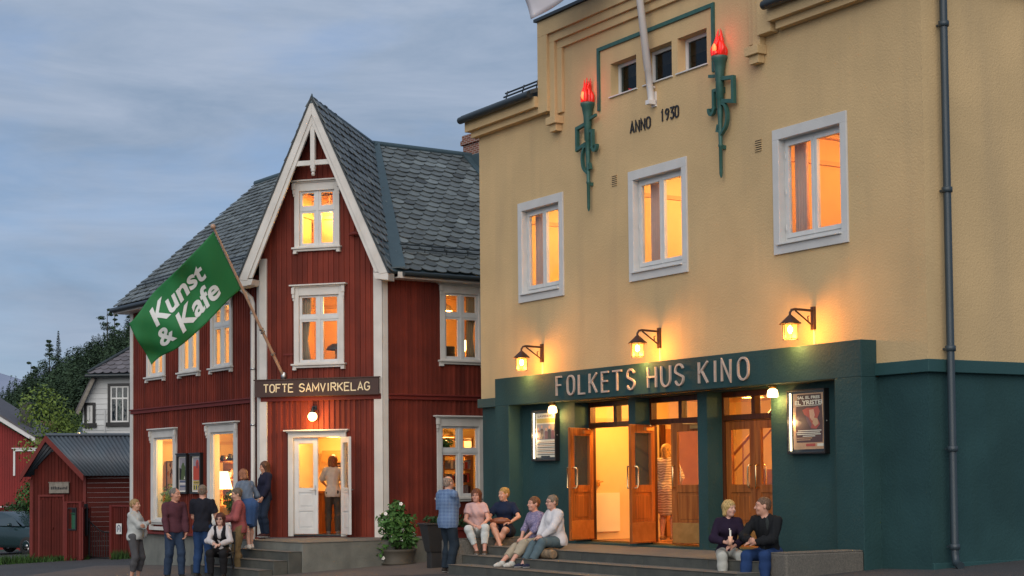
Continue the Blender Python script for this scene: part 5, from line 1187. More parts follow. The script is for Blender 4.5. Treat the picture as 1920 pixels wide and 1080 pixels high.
# ------------------------------------------------------------------ grey house behind the shed
GH = thing('grey_house', (-14.5, 60, -.5), 'pale grey clapboard house with half-hipped slate roof behind the shed', 'house'); G = Fp((-15.49, 60, 0), (1, -.10, 0), (.10, 1, 0))
b = MB(); top = lambda z: 0
n = 34
for k in range(n):
    z = -.6 + k*.19
    if z > 5.75: break
    zc = z + .1; xl = 0 if zc < 4.45 else (zc-4.45)*.42
    kf = len(b.f); b.prism(Fp(G.w(0, 0, 0), G.ey, -G.ex), [(-.022, z), (.05, z), (.05, z+.188), (-.004, z+.188)], -xl, -7.6)
    for q_ in range(kf, len(b.f)): b.t[q_] = random.random()
b.build('gable_wall', M['grey'], GH); b = MB(); b.quad([G.w(.02, .05, -.6), G.w(.02, 7, -.6), G.w(.02, 7, 4.4), G.w(.02, .05, 4.4)]); b.build('side_wall', M['grey'], GH)
b = MB(); b.prism(G, [(-.18, 4.28), (.50, 5.66), (.50, 5.48), (-.10, 4.22)], -.30, 7); b.build('side_roof', M['tile'], GH); b = MB(); b.prism(G, [(-.14, 4.20), (.48, 5.50), (.56, 5.38), (-.02, 4.14)], -.34, -.29); b.build('barge_board', M['weathered'], GH)
b = MB(); hipf = Fp(G.w(.30, -.35, 5.60), G.ex, (G.ey + Vector((0, 0, .75)))); slates(b, G.w(.30, -.40, 5.58), G.ex, (G.ey + Vector((0, 0, .80))).normalized(), [(0, 0), (7.4, 0), (5.4, 2.6), (2.0, 2.6)], random.Random(3), .30, .26); b.build('hip_roof', M['tile'], GH)
b = MB(); b.quad([G.w(.3, -.4, 5.55), G.w(7.7, -.4, 5.55), G.w(5.7, 1.63, 7.15), G.w(2.3, 1.63, 7.15)]); b.tube([G.w(.25, -.45, 5.52), G.w(7.7, -.45, 5.52)], .06, 8); b.tube([G.w(.32, -.38, 5.66), G.w(2.3, 1.63, 7.28)], .06, 8); b.build('hip_deck', M['darkmetal'], GH)
def grey_window(x0, x1, z0, z1, cols, bars):
    b = MB(); e = .10; b.box(G, x0-e, x0, -.07, .0, z0-e, z1+e); b.box(G, x1, x1+e, -.07, .0, z0-e, z1+e); b.box(G, x0, x1, -.07, .0, z1, z1+e); b.box(G, x0-e-.05, x1+e+.05, -.10, .0, z0-e-.05, z0-.002); w = b.build('window', M['black'], GH, bevel=.005)
    b = MB(); f = .055; b.box(G, x0, x0+f, -.05, -.02, z0, z1); b.box(G, x1-f, x1, -.05, -.02, z0, z1); b.box(G, x0+f, x1-f, -.05, -.02, z0, z0+f); b.box(G, x0+f, x1-f, -.05, -.02, z1-f, z1)
    for c in range(1, cols): xc = x0+(x1-x0)*c/cols; b.box(G, xc-.025, xc+.025, -.048, -.02, z0+f, z1-f)
    for z in bars: b.box(G, x0+f, x1-f, -.055, -.02, z-.03, z+.03)
    b.build('sash', M['winwhite'], w, bevel=.003); b = MB(); b.box(G, x0, x1, -.034, -.030, z0, z1); b.build('pane', M['darkglass'], w); b = MB(); b.box(G, x0, x1, -.026, -.0235, z0, z1, 1); b.box(G, x0+.42*(x1-x0), x0+.55*(x1-x0), -.029, -.0265, z0, z1-.2); b.build('curtain', [M['winwhite'], M['p_blue']], w)
grey_window(.17, .38, 3.84, 4.48, 3, ()); grey_window(1.04, 1.72, 3.86, 5.16, 3, (4.72,))
b = MB(); b.box(G, .80, .86, -.05, -.026, -.5, 4.3); b.build('corner_board', M['grey'], GH)

# ------------------------------------------------------------------ red barn, far roofs, car
BN = thing('red_barn', (-22.3, 70, -.9), 'bright red wooden barn with white gable board at the left edge', 'barn'); Bf = Fp((-24.6, 70.5, 0), (1, .05, 0), (-.05, 1, 0)); b = MB()
rnd = random.Random(9); shed_boards(b, Bf, 0, 4.2, -1.1, lambda x: 3.55 + (2.3)*(1 - abs(x-1.2)/3.0)*.82 - .12 if x > 1.2 else 5.3); b.build('gable_wall', M['barnred'], BN)
b = MB(); b.prism(Bf, [(1.2, 5.62), (4.4, 3.62), (4.4, 3.42), (1.2, 5.42)], -.36, -.30); b.build('barge_board', M['winwhite'], BN, bevel=.005); b = MB(); b.prism(Bf, [(1.2, 5.72), (4.42, 3.70), (4.40, 3.63), (1.2, 5.63)], -.40, 6); b.build('roof', M['tile'], BN)
b = MB(); b.box(Bf, 3.32, 3.78, 1.5, 2.0, 3.4, 5.10); b.box(Bf, 3.28, 3.82, 1.46, 2.04, 5.10, 5.20); b.build('chimney', M['black'], BN)
b = MB(); b.box(Bf, 3.42, 3.50, -.06, .0, 2.02, 3.14); b.box(Bf, 3.42, 4.35, -.06, .0, 3.06, 3.16); b.box(Bf, 3.36, 4.4, -.09, .0, 3.16, 3.20); b.build('window', M['winwhite'], BN)
b = MB(); b.box(Bf, 2.2, 3.3, -1.2, -.2, .7, .74); b.box(Bf, 2.3, 2.4, -1.1, -1.0, -1, .7); b.build('porch_roof', M['winwhite'], BN)
def far_house(px0, px1, y, ztop, hr, label, m):
    x0, x1 = pxf(px0, y), pxf(px1, y); zg = ground_z(x0, y); t = thing('far_house', (x0, y, zg), label, 'house'); f = Fp((x0, y, 0), (1, 0, 0), (0, 1, 0)); L = x1-x0
    b = MB(); b.box(f, .1, L-.1, 0, 4, zg-.5, ztop-hr); b.build('wall', M['barnred'], t); b = MB(); b.prism(Fp((x0, y, 0), (0, 1, 0), (-1, 0, 0)), [(-.3, ztop-hr-.1), (2, ztop), (4.3, ztop-hr-.1), (4.3, ztop-hr-.2), (2, ztop-.1), (-.3, ztop-hr-.2)], 0, -L); b.build('roof', m, t)
M['tilered'] = mat('roof_tile_red', (.14, .055, .045), .8, .5, 3); M['tileblue'] = mat('roof_blue', (.06, .08, .14), .7, .3, 3)
far_house(32, 80, 84, 4.9, 1.1, 'far low house with dull red tiled roof beyond the barn', M['tilered']); far_house(136, 172, 86, 5.0, 1.2, 'far house with bluish roof beside the grey house', M['tileblue'])
t = thing('yard_lamp', at(148, 815, 72), 'small lit yellow lamp beside the grey house', 'lamp'); p = at(148, 815, 72); b = MB(); b.ball(fat(p), (0, 0, 0), .09, 10); b.build('lamp_globe', M['globe'], t); b = MB(); b.tube([p + Vector((0, 0, -.09)), p + Vector((0, 0, -3.2))], .03, 6); b.build('lamp_post', M['black'], t)

def car():
    fr = Fp((-17.05, 57.5, gz(-17.05)), (.86, -.51, 0), (.51, .86, 0))   # x forward, y to the car's left
    t = thing('parked_car', fr.w(0, 0, 0), 'dark green hatchback parked beside the red shed', 'car'); M['carpaint'] = mat('car_paint', (.012, .030, .034), .22, spec=.7); M['carglass'] = mat('car_glass', (.03, .05, .06), .05, spec=.9); M['rubber'] = mat('rubber', (.012, .012, .012), .8)
    # body from lofted sections along x
    prof = [(-2.05, .35, .80, .70), (-1.95, .28, .98, .80), (-1.2, .24, 1.02, .86), (-.2, .24, 1.0, .88), (.7, .24, .98, .88), (1.25, .24, .92, .86), (1.75, .28, .80, .80), (2.0, .36, .66, .66), (2.06, .42, .56, .56)]
    b = MB(); P = []; nn = 12
    for x, z0, z1, w in prof:
        sec = [(-w*.94, z0), (-w, z0+.12), (-w, z1-.22), (-w*.95, z1-.06), (-w*.80, z1), (-w*.3, z1+.02), (w*.3, z1+.02), (w*.80, z1), (w*.95, z1-.06), (w, z1-.22), (w, z0+.12), (w*.94, z0)]
        P += [fr.w(x, y, z) for y, z in sec]
    b.add(P, [(i*nn+k, i*nn+(k+1) % nn, (i+1)*nn+(k+1) % nn, (i+1)*nn+k) for i in range(len(prof)-1) for k in range(nn)], 0, True); b.add(P[:nn], [tuple(range(nn))]); b.add(P[-nn:], [tuple(range(nn-1, -1, -1))])
    roofp = [(-1.9, 1.0, .70), (-1.55, 1.36, .62), (-.9, 1.46, .60), (-.1, 1.45, .61), (.45, 1.30, .64), (1.05, .97, .74)]
    b.build('body', M['carpaint'], t)
    b = MB(); P = []
    for x, z, w in roofp: P += [fr.w(x, -w-.10*(1.46-z), z if z < 1.2 else z-.06), fr.w(x, -w*.85, z), fr.w(x, w*.85, z), fr.w(x, w+.10*(1.46-z), z if z < 1.2 else z-.06)]
    b.add(P, [(i*4+k, i*4+k+1, (i+1)*4+k+1, (i+1)*4+k) for i in range(1, 3) for k in range(3)], 0, True); b.build('roof_panel', M['carpaint'], t)
    b = MB(); b.add(P, [(i*4+k, i*4+k+1, (i+1)*4+k+1, (i+1)*4+k) for i in (0, 3, 4) for k in range(3)], 0, True); b.build('windscreen', M['carglass'], t)
    for sy in (-1, 1):
        b = MB(); b.add([fr.w(x, sy*(w+.11*(1.46-z)), z-.02) for x, z, w in roofp[1:5]] + [fr.w(.95, sy*.83, .98), fr.w(-1.75, sy*.80, .99)], [(0, 1, 2, 3, 4, 5)]); b.build('side_window', M['carglass'], t)
        b = MB(); b.ball(Fp(fr.w(1.80, sy*.58, .66), fr.ex, fr.ey), (0, 0, 0), (.16, .15, .10), 12); b.build('headlight', M['headl'], t)
        b = MB(); b.ball(Fp(fr.w(.62, sy*.98, 1.02), fr.ex, fr.ey), (0, 0, 0), (.07, .10, .07), 10); b.build('wing_mirror', M['carpaint'], t)
        for x in (-1.28, 1.28):
            wf = Fp(fr.w(x, sy*.78, .31), fr.ex, Vector((0, 0, 1))); b = MB(); b.lathe(wf, [(.19, -.10), (.29, -.10), (.315, -.06), (.315, .06), (.29, .10), (.19, .10)], 24); w = b.build('wheel', M['rubber'], t)
            b = MB(); b.lathe(wf, [(0, -.07), (.06, -.075), (.06, .075), (0, .07)], 12); b.lathe(wf, [(.17, -.09), (.20, -.09), (.20, .09), (.17, .09)], 20)
            for k in range(5): a = 2*pi*k/5; b.tube([wf.w(0, 0, -sy*.0), wf.w(.18*cos(a), .18*sin(a), 0)], .03, 6)
            b.build('rim', M['steel'], w)
    b = MB(); b.box(fr, 2.05, 2.08, -.26, .26, .44, .55); b.build('number_plate', M['winwhite'], t)
    b = MB(); b.box(fr, 1.98, 2.075, -.45, .45, .60, .66); b.build('grille', M['black'], t)
M['headl'] = mat('headlight', (.75, .55, .48), .1, spec=.9)
car()

# ------------------------------------------------------------------ pots and plants at the corner
pf = Vector((-2.30, 33.2, gz(-2.3))); t = thing('flowering_bush', pf, 'leafy green bush with white flowers in a low brown pot', 'potted plant')
b = MB(); b.lathe(fat(pf), [(0, .0), (.34, 0), (.38, .03), (.30, .06), (.36, .26), (.38, .30), (.34, .31), (.32, .26), (0, .24)], 20); b.build('pot', M['potbrown'], t)
rnd = random.Random(41); b = MB()
blobs = [((pf.x+.0, pf.y, pf.z+.55), (.34, .34, .26)), ((pf.x-.12, pf.y-.1, pf.z+.85), (.30, .30, .28)), ((pf.x+.12, pf.y, pf.z+.78), (.28, .28, .26)), ((pf.x-.02, pf.y, pf.z+1.10), (.18, .2, .2)), ((pf.x-.34, pf.y-.1, pf.z+.28), (.2, .2, .18)), ((pf.x+.24, pf.y-.1, pf.z+.48), (.18, .18, .16))]
leaf_cloud(b, blobs, 1500, .105, rnd, .35); b.build('foliage', M['leaf'], t)
b = MB()
for k in range(8):
    c, r = rnd.choice(blobs); d = Vector((rnd.gauss(0, 1), -abs(rnd.gauss(0, 1)), rnd.gauss(0, 1))).normalized(); p = Vector((c[0]+d.x*r[0], c[1]+d.y*r[1], c[2]+d.z*r[2]))*1.0
    for j in range(5): a = 2*pi*j/5; b.ball(fat(p + Vector((.022*cos(a), -.01, .022*sin(a)))), (0, 0, 0), (.018, .008, .018), 6)
b.build('petals', M['petal'], t); b = MB()
for k in range(9): a = rnd.uniform(0, 2*pi); c = blobs[k % 6][0]; b.tube([(pf.x+.05*cos(a), pf.y+.05*sin(a), pf.z+.25), ((pf.x+c[0])/2, (pf.y+c[1])/2, pf.z+.45), c], [.012, .009, .004], 5)
b.build('stem', M['bark'], t)
p = Vector((-1.46, 31.0, gz(-1.46))); t = thing('tall_planter', p, 'tall black tapering plastic planter behind the man in the checked shirt', 'planter'); f = fat(p, .4); b = MB()
def frustum(b, f, s0, s1, z0, z1): b.add([f.w(x*s, y*s, z) for z, s in ((z0, s0), (z1, s1)) for x, y in ((-1,-1), (1,-1), (1,1), (-1,1))], [(3,2,1,0), (4,5,6,7), (0,1,5,4), (1,2,6,5), (2,3,7,6), (3,0,4,7)])
frustum(b, f, .12, .12, 0, .30); frustum(b, f, .14, .23, .301, .80); frustum(b, f, .255, .255, .801, .835); b.build('pot', M['pot'], t, bevel=.008)
b = MB(); leaf_cloud(b, [((p.x, p.y, p.z+.90), (.22, .22, .07))], 160, .07, rnd, .2); b.build('foliage', M['leafdark'], t)
p = K.w(-9.9, -.9, gz(-.3)+.02); t = thing('low_planter', p, 'low dark flower trough beneath the shop window by the seated woman', 'planter'); f = Fp(p, Rw.ex, Rw.ey); b = MB(); p2 = Rw.w(1.75, -.35, .0); f = Fp(p2, Rw.ex, Rw.ey)
b.box(f, -.45, .55, -.16, .16, .0, .62); b.box(f, -.48, .58, -.19, .19, .621, .68); b.build('trough', M['redtrim'], t, bevel=.008)
b = MB(); leaf_cloud(b, [((p2.x+.1, p2.y, .80), (.45, .25, .14))], 260, .09, rnd, .2); b.build('foliage', M['leafdark'], t)

# ------------------------------------------------------------------ things in the shop windows
def pot_plant(p, h, w, label, leafm, potm='potbrown', seed=1, n=420, size=.09):
    t = thing('pot_plant', p, label, 'pot plant'); p = Vector(p); b = MB(); b.lathe(fat(p), [(0, 0), (w*.28, 0), (w*.36, h*.28), (w*.33, h*.28), (0, h*.25)], 16); b.build('pot', M[potm], t)
    b = MB(); leaf_cloud(b, [((p.x, p.y, p.z+h*.65), (w*.5, w*.5, h*.36)), ((p.x, p.y, p.z+h*.45), (w*.4, w*.4, h*.2))], n, size, random.Random(seed), .2); b.build('foliage', M[leafm], t)
def table_lamp(p, h, label, pw, parent=None):
    t = thing('table_lamp', p, label, 'table lamp'); f = fat(p); b = MB(); b.lathe(f, [(0, 0), (h*.2, 0), (h*.2, .02), (.02, .04), (.02, h*.55), (h*.13, h*.55)], 14); b.build('lamp_base', M['cab'], t); b = MB(); b.lathe(f, [(h*.30, h*.5), (h*.17, h)], 18); b.build('lamp_shade', M['globe'], t); lamp_light('lamp_glow', f.w(0, 0, h*.75), pw, (1, .6, .25), .06, t)
def picture(fr, x0, x1, y, z0, z1, label, ms=(0, 6, 3), seed=1):
    t = thing('framed_picture', fr.w((x0+x1)/2, y, z0), label, 'picture'); b = MB(); e = .03
    b.box(fr, x0, x0+e, y-.03, y, z0, z1); b.box(fr, x1-e, x1, y-.03, y, z0, z1); b.box(fr, x0+e, x1-e, y-.03, y, z1-e, z1); b.box(fr, x0+e, x1-e, y-.03, y, z0, z0+e); b.build('frame', M['frame'], t)
    b = MB(); b.box(fr, x0+e, x1-e, y-.012, y-.004, z0+e, z1-e, ms[0]); r = random.Random(seed)
    for k in range(9):
        u, v = r.uniform(x0+.1, x1-.1), r.uniform(z0+.1, z1-.1); n = 7; q_ = [(u+r.uniform(.02, .09)*cos(2*pi*i/n), v+r.uniform(.02, .11)*sin(2*pi*i/n)) for i in range(n)]; b.quad([fr.w(a, y-.013-.0005*k, c) for a, c in q_], ms[1+k % (len(ms)-1)])
    b.build('print', PM, t)
pot_plant(Lw.w(-5.42, .34, .72), .95, .62, 'bushy gold-lit pot plant in the left shop window', 'leafbright', seed=2, n=620)
picture(Lw, -6.9, -6.25, .80, 1.38, 2.22, 'framed print leaning in the left shop window', (0, 1, 3), 5)
t = thing('display_shelf', Lw.w(-2.9, .8, .5), 'wooden display shelf with small objects in the right shop window', 'shelf'); b = MB(); b.box(Lw, -3.75, -2.6, .85, .90, .5, 2.3)
for z in (1.25, 1.72, 2.14): b.box(Lw, -3.75, -2.6, .60, .849, z, z+.03)
b.build('shelf_unit', M['cab'], t)
for k, (x, z, r, mm) in enumerate(((-2.05, 2.17, .07, 'black'), (-1.86, 2.17, .06, 'handle'), (-1.62, 2.17, .085, 'black'), (-1.40, 2.17, .07, 'black'), (-1.55, 1.75, .12, 'handle'), (-1.42, 1.28, .12, 'cream'), (-1.75, 1.28, .09, 'black'))):
    lab = ['small dark bowl at the left of the top display shelf', 'small brass vase on the top display shelf', 'large dark bowl in the middle of the top display shelf', 'dark bowl at the right of the top display shelf', 'brass jug on the middle display shelf', 'cream jar on the lowest display shelf', 'black jar on the lowest display shelf'][k]
    o_ = MB().lathe(fat(Lw.w(x-1.45, .72, z)), [(0, 0), (r*.6, 0), (r, r*.8), (r*.5, r*1.6), (r*.6, r*1.9), (0, r*1.7)], 14).build('display_vase', M[mm], None, Lw.w(x-1.45, .72, z)); tag(o_, lab, 'vase')
table_lamp(Lw.w(-2.92, .44, 1.125), .80, 'bright table lamp in the right shop window', 16)
b = MB(); b.box(Lw, -3.05, -2.2, .25, .6, .72, 1.12); tag(b.build('lamp_stand_chest', M['cab'], None, Lw.w(-2.5, .4, .72)), 'small wooden chest carrying the bright lamp in the right shop window', 'chest')
pot_plant(Lw.w(-1.98, .34, .72), .85, .5, 'green pot plant low in the right shop window', 'leaf', seed=4, n=460)
# inside the shop door and the wing windows
t = thing('shop_counter', C.w(0, 1.3, .54), 'wooden shop counter with orange front seen through the open door', 'counter'); b = MB(); b.box(C, -.75, .45, 1.25, 1.6, .54, 1.42); b.box(C, -.80, .50, 1.2, 1.65, 1.421, 1.47); b.build('counter', M['wood'], t, bevel=.006)
t = thing('wall_cupboard', C.w(.1, 1.8, 2.0), 'wooden wall cupboard behind the shop counter', 'cupboard'); b = MB(); b.box(C, -.8, .9, 1.62, 1.93, 2.10, 2.36); b.build('cupboard', M['cab'], t)
b = MB(); b.box(C, .12, .9, 1.60, 1.93, 1.62, 2.098); b.build('cupboard_door', M['cab'], t, bevel=.004)
picture(C, -.62, -.36, 1.9, 1.98, 2.08, 'tiny framed card behind the shop counter', (0, 1, 3), 2)
table_lamp(C.w(-.42, 1.4, 1.47), .36, 'small lit lamp on the shop counter', 6)
b = MB(); b.box(C, -.22, .02, 1.32, 1.5, 1.47, 1.72); tag(b.build('cash_register', M['winwhite'], None, C.w(-.1, 1.4, 1.47), bevel=.02), 'pale cash register on the shop counter', 'till')
t = thing('bookcase', Rw.w(1.9, 1.2, .6), 'wooden bookcase inside the lower wing window', 'bookcase'); b = MB(); b.box(Rw, 2.00, 2.05, .8, 1.1, .6, 2.6); b.box(Rw, 2.75, 2.80, .8, 1.1, .6, 2.6)
for z in (1.35, 1.6, 1.9, 2.2, 2.55): b.box(Rw, 2.051, 2.749, .8, 1.1, z, z+.03)
b.build('shelf_unit', M['cab'], t); b = MB(); r = random.Random(3)
for z in (1.38, 1.63, 1.93):
    x = 2.08
    while x < 2.7: w = r.uniform(.03, .07); b.box(Rw, x, x+w, .85, 1.05, z, z+r.uniform(.12, .2), r.choice((0, 1, 2, 5, 6))); x += w+.006
o = b.build('books', PM, t); o['kind'] = 'stuff'
pot_plant(Rw.w(1.75, .3, 2.22), .38, .34, 'small pot plant high inside the lower wing window', 'leaf', seed=6, n=160)
table_lamp(Rw.w(2.40, .45, 4.28), .46, 'lit table lamp in the upper wing window', 7)
t = thing('window_chair', Rw.w(2.0, .5, 4.1), 'dark chair back showing in the upper wing window', 'chair'); b = MB(); b.box(Rw, 1.88, 2.12, .45, .5, 4.25, 4.60); b.build('backrest', M['black'], t, bevel=.02); b = MB(); b.box(Rw, 1.86, 2.14, .45, .9, 4.02, 4.07); b.build('seat', M['black'], t, bevel=.01)
for x in (1.88, 2.09):
    for y in (.46, .86): b = MB(); b.box(Rw, x, x+.03, y, y+.03, 3.6, 4.02); b.build('leg', M['black'], t)
t = thing('desk_lamp', C.w(.12, .5, 4.2), 'dark mushroom-shaped lamp on the sill of the window above the sign', 'lamp'); f = fat(C.w(.08, .45, 4.21)); b = MB(); b.lathe(f, [(0, 0), (.10, 0), (.09, .05), (.035, .10), (.035, .30)], 14); b.build('lamp_base', M['cab'], t); b = MB(); b.lathe(f, [(.23, .27), (.20, .34), (.10, .40), (0, .41)], 18); b.build('lamp_shade', M['black'], t)
pot_plant(K.w(-5.62, .55, 5.30), .48, .46, 'orange-lit plant in the middle first-floor cinema window', 'petalpink', 'black', 8, 260, .07)  # the orange lamplight is put into the foliage colour itself
pot_plant(K.w(-1.95, .9, 5.05), .42, .5, 'pale grassy plant low in the right first-floor cinema window', 'petalpink', 'potbrown', 9, 200, .10)
picture(FL, 1.86, 2.24, -.002, 1.75, 2.55, 'framed black and white poster in the cinema foyer', (0, 8, 5), 7)

# ------------------------------------------------------------------ people: smooth bodies grown from rounded limbs on one distance field
class Sdf:
    def __init__(s): s.p = []
    def rc(s, a, b, ra, rb, k=.03, cut0=None, cut1=None, mode='u'):
        s.p.append(('rc', np.array(a, float), np.array(b, float), ra, rb, k, cut0, cut1, mode)); return s
    def el(s, c, r, R=None, k=.03, mode='u'):
        s.p.append(('el', np.array(c, float), np.array(r, float), np.eye(3) if R is None else np.array(R, float), 0, k, None, None, mode)); return s
    def half(s, p, n):                                       # keep the side away from n
        s.p.append(('hf', np.array(p, float), np.array(n, float), 0, 0, 0, None, None, 'i')); return s
    def mesh(s, h=.008, noise=0., seed=0):
        los, his = [], []
        for q in s.p:
            if q[8] != 'u': continue
            if q[0] == 'rc': r = max(q[3], q[4]); los.append(np.minimum(q[1], q[2])-r); his.append(np.maximum(q[1], q[2])+r)
            else: r = max(q[2]); los.append(q[1]-r); his.append(q[1]+r)
        lo = np.min(los, 0)-3*h-noise; hi = np.max(his, 0)+3*h+noise; dims = np.ceil((hi-lo)/h).astype(int)+1
        D = np.full(dims, 1.0, np.float32); ax = [lo[i]+h*np.arange(dims[i]) for i in range(3)]
        for kind, a, b, c, d, k, c0, c1, mode in s.p:
            if kind == 'hf':
                v = (ax[0][:, None, None]-a[0])*b[0] + (ax[1][None, :, None]-a[1])*b[1] + (ax[2][None, None, :]-a[2])*b[2]; D = np.maximum(D, v.astype(np.float32)); continue
            if kind == 'rc': r = max(c, d); l_, h_ = np.minimum(a, b)-r-k-4*h, np.maximum(a, b)+r+k+4*h
            else: r = max(b); l_, h_ = a-r-k-4*h, a+r+k+4*h
            i0 = np.clip(np.floor((l_-lo)/h).astype(int), 0, dims-1); i1 = np.clip(np.ceil((h_-lo)/h).astype(int)+1, 1, dims)
            if (i1 <= i0).any(): continue
            sl = tuple(slice(i0[i], i1[i]) for i in range(3)); X, Y, Z = np.meshgrid(*[ax[i][sl[i]] for i in range(3)], indexing='ij', sparse=True)
            if kind == 'rc':
                ba = b-a; L2 = max(ba@ba, 1e-9); t = ((X-a[0])*ba[0]+(Y-a[1])*ba[1]+(Z-a[2])*ba[2])/L2; tc = np.clip(t, 0, 1)
                v = np.sqrt((X-a[0]-ba[0]*tc)**2+(Y-a[1]-ba[1]*tc)**2+(Z-a[2]-ba[2]*tc)**2) - (c+(d-c)*tc); L = sqrt(L2)
                if c1 is not None: v = np.maximum(v, (t-1)*L - c1)
                if c0 is not None: v = np.maximum(v, -t*L - c0)
            else:
                P = [(X-a[0])*c[j][0]+(Y-a[1])*c[j][1]+(Z-a[2])*c[j][2] for j in range(3)]
                k0 = np.sqrt(sum((P[j]/b[j])**2 for j in range(3))); k1 = np.sqrt(sum((P[j]/b[j]**2)**2 for j in range(3)))+1e-6; v = k0*(k0-1)/k1
            cur = D[sl]
            if mode == 'u':
                kk = max(k, 1e-4); m_ = np.maximum(kk-np.abs(cur-v), 0)/kk; D[sl] = np.minimum(cur, v) - m_*m_*kk*.25
            elif mode == 's': D[sl] = np.maximum(cur, -v)
        if noise:
            r = np.random.RandomState(seed); X, Y, Z = np.meshgrid(*ax, indexing='ij', sparse=True); w = 0
            for _ in range(5):
                f = r.normal(0, 1, 3)*np.array([26, 26, 17]); w = w + np.sin(X*f[0]+Y*f[1]+Z*f[2]+r.uniform(0, 6))
            D = D + (noise*.45*w).astype(np.float32)
        for i in range(3):                                   # close the border
            sl = [slice(None)]*3; sl[i] = 0; D[tuple(sl)] = 1; sl[i] = -1; D[tuple(sl)] = 1
        sg = D < 0
        C = [sg[i:dims[0]-1+i, j:dims[1]-1+j, k:dims[2]-1+k] for i in (0, 1) for j in (0, 1) for k in (0, 1)]
        cnt = sum(c.astype(np.int8) for c in C); idx = np.argwhere((cnt > 0) & (cnt < 8))
        if len(idx) == 0: return np.zeros((0, 3)), []
        num = -np.ones(np.array(dims)-1, np.int64); num[tuple(idx.T)] = np.arange(len(idx))
        offs = [(i, j, k) for i in (0, 1) for j in (0, 1) for k in (0, 1)]; val = np.stack([D[idx[:, 0]+o[0], idx[:, 1]+o[1], idx[:, 2]+o[2]] for o in offs], 1)
        acc = np.zeros((len(idx), 3)); n = np.zeros(len(idx))
        for a in range(8):
            for b in range(a+1, 8):
                if sum(abs(offs[a][i]-offs[b][i]) for i in range(3)) != 1: continue
                va, vb = val[:, a], val[:, b]; m = (va < 0) != (vb < 0); t = np.where(m, va/np.where(m, va-vb, 1), 0)
                p = np.array(offs[a])[None]+t[:, None]*(np.array(offs[b])-np.array(offs[a]))[None]; acc += np.where(m[:, None], p, 0); n += m
        V = lo + h*(idx + acc/n[:, None]); Fq = []
        for axis in range(3):
            a1, a2 = (axis+1) % 3, (axis+2) % 3; s0 = [slice(1, -1)]*3; s0[axis] = slice(0, -1); s1 = [slice(1, -1)]*3; s1[axis] = slice(1, None)
            A, B = sg[tuple(s0)], sg[tuple(s1)]; e = np.argwhere(A != B)
            if len(e) == 0: continue
            ins = A[tuple(e.T)]; base = e.copy(); base[:, a1] += 1; base[:, a2] += 1
            qs = []
            for d1, d2 in ((-1, -1), (0, -1), (0, 0), (-1, 0)):
                c = base.copy(); c[:, a1] += d1; c[:, a2] += d2; qs.append(num[tuple(c.T)])
            Q = np.stack(qs, 1); Q[~ins] = Q[~ins][:, ::-1]; Fq.append(Q)
        Fq = np.concatenate(Fq); Fq = Fq[(Fq >= 0).all(1)]
        return V, Fq
def sdf_obj(name, V, Fq, fr, mats, parent, fmat=None):
    me = bpy.data.meshes.new(name); off = np.array(parent['_org'])
    R = np.array([list(fr.ex), list(fr.ey), list(fr.ez)]); Wv = V@R + np.array(list(fr.o)) - off
    me.vertices.add(len(Wv)); me.vertices.foreach_set('co', Wv.astype(np.float32).ravel()); nf = len(Fq)
    me.loops.add(nf*4); me.loops.foreach_set('vertex_index', np.ascontiguousarray(Fq, np.int32).ravel()); me.polygons.add(nf)
    me.polygons.foreach_set('loop_start', np.arange(0, nf*4, 4, dtype=np.int32)); me.polygons.foreach_set('use_smooth', np.ones(nf, bool))
    for m in mats: me.materials.append(m)
    if fmat is not None: me.polygons.foreach_set('material_index', fmat.astype(np.int32))
    me.update(calc_edges=True); me.validate(); o = bpy.data.objects.new(name, me); COL.objects.link(o); o.parent = parent; o['_org'] = parent['_org']; return o
def nrm(v): v = np.array(v, float); return v/np.linalg.norm(v)
def ik(a, c, l1, l2, hint):
    a, c = np.array(a, float), np.array(c, float); d = c-a; L = np.linalg.norm(d); u = d/L; L = min(L, (l1+l2)*.998); c = a+u*L
    x = (l1*l1-l2*l2+L*L)/(2*L); y = sqrt(max(l1*l1-x*x, 0)); h = np.array(hint, float); h = h-u*(h@u); h = nrm(h); return a+u*x+h*y, c
_cm = {}
def cloth_mat(col, rough=.9, var=.35):
    k = tuple(col)
    if k not in _cm: _cm[k] = mat('cloth', col, rough, var, 14, tuple(c*.66 for c in col), .35, 34, spec=.12)
    return _cm[k]
def skin_mat(col):
    k = ('s',)+tuple(col)
    if k not in _cm:
        m = mat('skin', col, .55, .3, 20, (col[0]*.85, col[1]*.68, col[2]*.62)); b = m.node_tree.nodes['Principled BSDF']; b.inputs['Subsurface Weight'].default_value = .08; b.inputs['Subsurface Radius'].default_value = (.012, .005, .003); _cm[k] = m
    return _cm[k]
